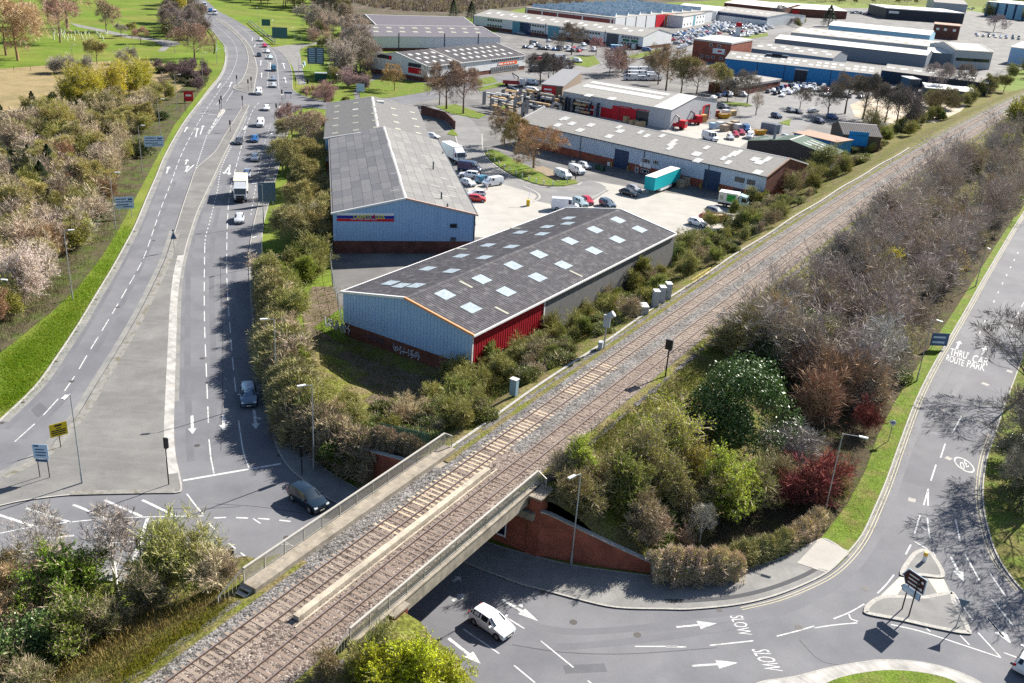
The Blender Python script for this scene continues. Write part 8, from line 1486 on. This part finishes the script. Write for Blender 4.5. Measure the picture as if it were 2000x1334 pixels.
scatter([(430, -6), (500, 8), (560, 22), (610, 30), (680, 40), (640, 0), (560, -22), (420, -30)], 60, [(2, BAR, (12, 18), (.11, .09, .08), L_OLV, 'dark bare tree in the wood above the far carriageway', 'tree', 'bare_tree'), (1.5, ['bud_tree0', 'bud_tree1'], (11, 16), (.12, .10, .06), (.12, .12, .03), 'olive tree in the wood above the far carriageway', 'tree', 'budding_tree'), (.6, ['conifer0'], (8, 12), BRN, (.03, .045, .02), 'dark conifer in the wood above the far carriageway', 'tree', 'conifer_tree')], 'wood above the far carriageway', 4)
scatter([(590, 60), (630, 50), (690, 60), (715, 100), (722, 150), (680, 150), (640, 110), (610, 90)], 46, [(3, BAR, (9, 15), (.175, .148, .12), L_OLV, 'pinkish-brown bare tree between slip road and sheds', 'tree', 'bare_tree'), (1.5, SHR, (4, 6), (.19, .14, .11), L_OLV, 'brown shrub between slip road and sheds', 'shrub', 'shrub'), (1, ['bud_tree1'], (6, 9), OLV, (.13, .13, .03), 'olive tree between slip road and sheds', 'tree', 'budding_tree')], 'trees between slip road and sheds', 2.5)
plant('flower1', G(672, 150), 10, 'pale pink blossom tree by the white gable', 'tree', TAN, (.40, .34, .32), name='blossom_tree')
# ---- estate trees
for u, v, H, key, tw_, lb_ in ((985, 285, 10, 'broad0', (.16, .115, .07), 'leftmost of three brown trees on the curved verge'), (1007, 303, 11, 'bud_tree0', (.17, .13, .06), 'middle of three brown trees on the curved verge'), (1042, 328, 11, 'broad1', (.17, .115, .065), 'rightmost of three brown trees on the curved verge'), (872, 213, 15, 'bare0', (.15, .105, .08), 'tall bare tree left on the verge by the timber yard'), (905, 222, 15, 'bare1', (.15, .105, .08), 'tall bare tree right on the verge by the timber yard'), (858, 205, 9, 'bare2', BRN, 'smaller bare tree left of the tall pair'), (770, 177, 9, 'broad0', (.17, .12, .06), 'round brown tree before the white gable'), (1116, 107, 15, 'broad1', (.12, .095, .08), 'wide bare tree before the white terrace'), (1164, 108, 9, 'bare1', (.17, .11, .1), 'pinkish bare tree before the white terrace'), (1055, 165, 12, 'bare0', (.08, .07, .065), 'first dark tree of the row on the access road'), (1070, 163, 10, 'bare1', (.08, .07, .065), 'second dark tree of the row on the access road'), (1080, 158, 10, 'bare2', (.08, .07, .065), 'third dark tree of the row on the access road'), (1095, 157, 9, 'bare0', (.08, .07, .065), 'fourth dark tree of the row on the access road'), (1190, 150, 9, 'broad0', (.15, .115, .1), 'grey bare tree behind the merchant annexe'), (1205, 145, 8, 'shrub1', (.15, .11, .1), 'bare shrub clump behind the merchant annexe'), (1215, 140, 9, 'conifer0', GREY, 'dark conifer behind the merchant annexe'), (1300, 178, 17, 'broad1', (.14, .11, .075), 'largest olive-brown tree behind the merchant shed'), (1330, 182, 15, 'bud_tree1', (.14, .12, .06), 'olive tree right of the largest one'), (1360, 185, 13, 'broad0', (.15, .115, .085), 'brown tree in the row behind the merchant shed'), (1285, 165, 12, 'bare2', (.14, .11, .09), 'bare tree left of the largest one'), (1395, 182, 12, 'bud_tree0', (.14, .13, .06), 'yellowish tree in the row behind the merchant shed'), (1459, 202, 12, 'broad1', (.10, .085, .07), 'dark bare tree on the car park verge'), (1420, 200, 9, 'bare1', (.10, .085, .07), 'slim dark tree on the car park verge'), (1476, 225, 8, 'birch0', (.2, .17, .15), 'thin pale tree at the yard fence'), (1562, 212, 8, 'broad0', (.09, .08, .075), 'small dark tree in the car park'), (1616, 228, 11, 'bare0', (.09, .08, .065), 'dark tree left in the row by the aggregate yard'), (1650, 222, 15, 'bare1', (.12, .10, .08), 'tall dark tree in the row by the aggregate yard'), (1685, 232, 16, 'bare2', (.10, .085, .07), 'tallest dark tree by the aggregate yard'), (1708, 235, 13, 'bare0', (.10, .085, .07), 'slim dark tree right of the tallest'), (1728, 240, 14, 'bare1', (.10, .085, .07), 'dark tree by the garage roof'), (1750, 245, 13, 'bare2', (.10, .085, .075), 'dark tree behind the garage roof'), (1775, 250, 9, 'shrub2', (.10, .085, .08), 'dense dark bush at the bank foot'), (1832, 230, 11, 'broad0', (.12, .10, .07), 'round bare tree by the white-roofed store'), (1833, 182, 13, 'bare0', (.13, .11, .1), 'bare tree before the white-roofed store'), (1878, 180, 13, 'bare1', (.13, .11, .1), 'bare tree at the right of the white-roofed store'), (1930, 185, 9, 'bud_tree0', OLV, 'olive tree at the right of the store'), (1960, 180, 8, 'bud_tree1', OLV, 'second olive tree at the right of the store'), (1520, 45, 13, 'broad0', (.09, .08, .08), 'dark bare tree beside the far road'), (1617, 52, 15, 'conifer0', GREY, 'dark pointed conifer above the light blue shed'), (885, 36, 11, 'conifer0', GREY, 'dark conifer left of the white terrace'), (920, 40, 11, 'conifer0', GREY, 'second dark conifer left of the white terrace'), (1940, 62, 14, 'broad1', (.13, .11, .11), 'bare tree at the far right car park'), (800, 92, 5, 'leafy0', OLV, 'lime bush between the white sheds')):
    plant(key, G(u, v), H, lb_, 'tree', tw_, (.028, .045, .026) if 'conifer' in key else ((.25, .27, .04) if 'lime' in lb_ else (.19, .16, .04)), name='estate_tree', sx=1.0 if 'conifer' not in key else 1.4)
scatter([(1390, 40), (1500, 45), (1560, 42), (1600, 50), (1560, 54), (1500, 40), (1400, 30)], 14, [(1, BUD, (3, 5), OLV, (.13, .14, .03), 'olive shrub along the far car lot', 'shrub', 'shrub'), (1, SHR, (3, 5), (.13, .09, .08), L_OLV, 'brown shrub along the far car lot', 'shrub', 'shrub')], 'shrubs along the far car lot', 3)
scatter([(1915, 14), (2050, 22), (2050, 46), (1925, 34)], 40, [(1, BUD, (6, 10), OLV, (.09, .10, .035), 'green tree in the far right hedge', 'tree', 'shrub')], 'far right hedge', 5)
scatter([(1250, 0), (1420, -10), (1700, 2), (1900, 0), (1900, 8), (1700, 10), (1440, 0)], 46, [(1, BAR, (8, 12), (.10, .09, .09), L_OLV, 'far bare tree along the top of the estate', 'tree', 'bare_tree'), (1, ['bud_tree0'], (7, 10), OLV, (.12, .13, .035), 'far olive tree along the top of the estate', 'tree', 'budding_tree')], 'far trees along the top of the estate', 9)
# ---- near bottom left
g = 'bushes left of the bridge'
plant('birch0', gp(230, 1165), 9.6, 'slender silver birch before the junction', 'tree', (.13, .11, .10), L_OLV, (.5, .48, .46), 'birch_tree', sx=.95); plant('sparse1', gp(95, 1150), 8.0, 'bare grey tree before the painted hatching', 'tree', (.12, .105, .095), L_OLV, (.2, .18, .17), 'bare_tree', sx=.85)
for u, v, H, key, tw_, lf_, lb_ in ((330, 1165, 4.8, 'bud0', OLV, (.20, .22, .03), 'round yellow-green shrub below the stop line'), (300, 1175, 4.2, 'bud2', OLV, (.19, .21, .03), 'yellow-green shrub left of the round one'), (375, 1165, 3.8, 'bud1', OLV, (.18, .19, .03), 'yellow-green shrub right of the round one'), (150, 1215, 4.6, 'leafy0', BRN, (.12, .19, .02), 'bright green leafy shrub in the bottom left'), (110, 1235, 4.4, 'leafy1', BRN, (.12, .18, .02), 'bright green leafy shrub left of the birch'), (40, 1235, 6.2, 'broad0', (.19, .135, .08), L_OLV, 'brown bare tree at the left edge'), (20, 1200, 5.5, 'bud_tree0', (.19, .14, .08), (.22, .17, .04), 'olive-brown tree at the left edge'), (60, 1315, 4.0, 'laurel1', BRN, (.055, .085, .02), 'dark green bush in the bottom left corner'), (20, 1330, 3.6, 'ivy1', BRN, (.05, .08, .02), 'ivy mound in the bottom left corner'), (130, 1290, 3.4, 'leafy0', BRN, (.10, .13, .02), 'green bush beside the bent lamp post'), (200, 1240, 3.0, 'leafy1', BRN, (.13, .15, .02), 'green-yellow bush under the birch'), (420, 1160, 2.4, 'shrub1', TAN, L_OLV, 'bare tan shrub by the stairs'), (445, 1150, 1.8, 'shrub3', BRN, L_OLV, 'low brown shrub at the stairs foot'), (735, 1295, 2.2, 'bud1', OLV, (.14, .14, .03), 'olive shrub against the bridge pier'), (700, 1315, 2.0, 'bud2', OLV, (.14, .13, .03), 'olive shrub below the near parapet end'), (800, 1362, 3.6, 'leafy0', OLV, (.34, .36, .02), 'bright lime-green tree at the bottom centre'), (850, 1372, 3.3, 'leafy1', OLV, (.34, .36, .02), 'bright lime-green shrub at the bottom centre'), (745, 1372, 3.0, 'leafy1', OLV, (.33, .35, .02), 'lime-green shrub left of the bottom centre'), (640, 1330, 1.8, 'bud0', BRN, (.15, .12, .04), 'brown-olive shrub beside the track at the bottom')): plant(key, gp(u, v), H, lb_, 'tree' if 'tree' in lb_ else 'shrub', tw_, lf_, name='bare_tree' if key == 'broad0' else 'shrub')
scatter([(-60, 1180), (60, 1160), (180, 1180), (260, 1180), (330, 1190), (240, 1240), (160, 1290), (100, 1360), (-60, 1400)], 26, [(1, BUD, (2, 3.4), BRN, (.10, .12, .025), 'olive-green shrub in the bottom left thicket', 'shrub', 'shrub'), (1, IVY, (1.2, 2.0), BRN, (.05, .075, .02), 'dark green clump in the bottom left thicket', 'shrub', 'ivy_mound'), (1, SHR, (2, 3.4), (.16, .12, .08), L_OLV, 'bare brown shrub in the bottom left thicket', 'shrub', 'shrub')], g, 1.0)
# ---- ground cover nobody could count: dry grass and bramble sprays on the banks, tufts on the verges
def cover(name, poly, n, tall, wid, m, color, leafy=0, seed=1, tilt=.6):
    r = random.Random(seed); mb = MB(); xs = [p[0] for p in poly]; ys = [p[1] for p in poly]; k = 0
    while k < n:
        u, v = r.uniform(min(xs), max(xs)), r.uniform(min(ys), max(ys))
        if not inpoly(u, v, poly): continue
        c = gp(u, v); 
        for _ in range(12):
            x, y = c.x+r.gauss(0, .7), c.y+r.gauss(0, .7); z = c.z+.02; a = r.uniform(0, 2*pi); h = r.uniform(*tall); t = r.uniform(0, tilt); b = r.uniform(0, 2*pi); w_ = r.uniform(*wid); dx, dy = cos(a)*w_/2, sin(a)*w_/2; ex, ey = cos(b)*h*t, sin(b)*h*t
            if leafy and r.random() < leafy: zz = z+r.uniform(.05, h); q = r.uniform(.08, .16); mb.add([(x-dx*3, y-dy*3, zz), (x+ex*.2, y+ey*.2, zz+q), (x+dx*3, y+dy*3, zz+q*.5), (x-ex*.2, y-ey*.2, zz-q*.3)], [(0, 1, 2, 3)])
            else: mb.add([(x-dx, y-dy, z), (x+dx, y+dy, z), (x+ex, y+ey, z+h)], [(0, 1, 2)])
            k += 1
    o = mb.obj(name, m, kind='stuff', color=color); return o
BANKL = [(840, 870), (880, 850), (1000, 775), (1090, 712), (1200, 642), (1310, 572), (1400, 512), (1480, 455), (1560, 402), (1700, 310), (1700, 290), (1560, 370), (1400, 470), (1250, 560), (1060, 660), (930, 730), (860, 800)]
HE = [(690, 6), (760, 20), (900, 26), (930, 20), (1020, 12), (1150, 8), (1100, -10), (900, -16), (700, -14), (650, 0)]
cover('heath_scrub', HE, 14000, (1.2, 3.6), (.25, .5), M_twig, (.26, .20, .165), .3, 21, .7); cover('heath_brush', HE, 7000, (1.2, 3.2), (.25, .5), M_leaf, (.20, .17, .075), .5, 22, .7)
cover('dry_bank_grass', BANKL, 26000, (.15, .5), (.03, .07), M_twig, (.21, .165, .065), 0, 1); cover('bank_brambles', BANKL, 22000, (.2, .7), (.03, .06), M_leaf, (.11, .13, .03), .6, 2)
BANKR = [(1060, 930), (1100, 900), (1200, 820), (1300, 745), (1420, 650), (1550, 545), (1660, 450), (1660, 480), (1550, 590), (1430, 690), (1330, 790), (1250, 880), (1150, 940)]
cover('dry_bank_grass', BANKR, 18000, (.15, .45), (.03, .07), M_twig, (.19, .175, .05), 0, 3); cover('bank_brambles', BANKR, 9000, (.2, .6), (.03, .06), M_leaf, (.12, .14, .03), .6, 4)
cover('dry_bank_grass', [(100, 1334), (200, 1270), (330, 1205), (440, 1160), (460, 1185), (400, 1225), (330, 1270), (230, 1345)], 12000, (.15, .5), (.03, .06), M_twig, (.22, .17, .06), 0, 5); cover('bank_grass', [(230, 1340), (330, 1265), (440, 1190), (455, 1195), (350, 1275), (260, 1345)], 8000, (.1, .3), (.03, .06), M_leaf, (.20, .20, .02), 0, 6)
cover('waste_ground_weeds', [(600, 560), (660, 560), (670, 650), (780, 725), (880, 745), (860, 830), (720, 850), (640, 800), (605, 700)], 20000, (.1, .4), (.03, .06), M_leaf, (.15, .145, .04), .3, 7)
cover('verge_tufts', [(0, 700), (60, 655), (120, 600), (190, 515), (240, 440), (262, 440), (220, 522), (150, 635), (66, 755), (0, 815)], 30000, (.08, .28), (.04, .08), M_leaf, (.15, .235, .012), .0, 8); cover('verge_tufts', [(1690, 930), (1750, 800), (1830, 680), (1900, 570), (1910, 560), (1850, 660), (1780, 790), (1730, 930), (1670, 1050), (1630, 1040)], 14000, (.06, .22), (.04, .08), M_leaf, (.14, .19, .02), .0, 9)
cover('thicket_undergrowth', [(1340, 800), (1480, 650), (1700, 470), (1925, 300), (1980, 420), (1890, 540), (1805, 665), (1735, 790), (1640, 960), (1560, 1000), (1400, 1080), (1300, 1050)], 26000, (.3, 1.2), (.03, .05), M_twig, (.12, .095, .075), .25, 10, .8); cover('wood_undergrowth', [(-10, 300), (200, 210), (380, 180), (300, 310), (228, 445), (140, 565), (40, 650), (-10, 690)], 20000, (.3, 1.2), (.03, .06), M_twig, (.13, .11, .06), .25, 11, .8)
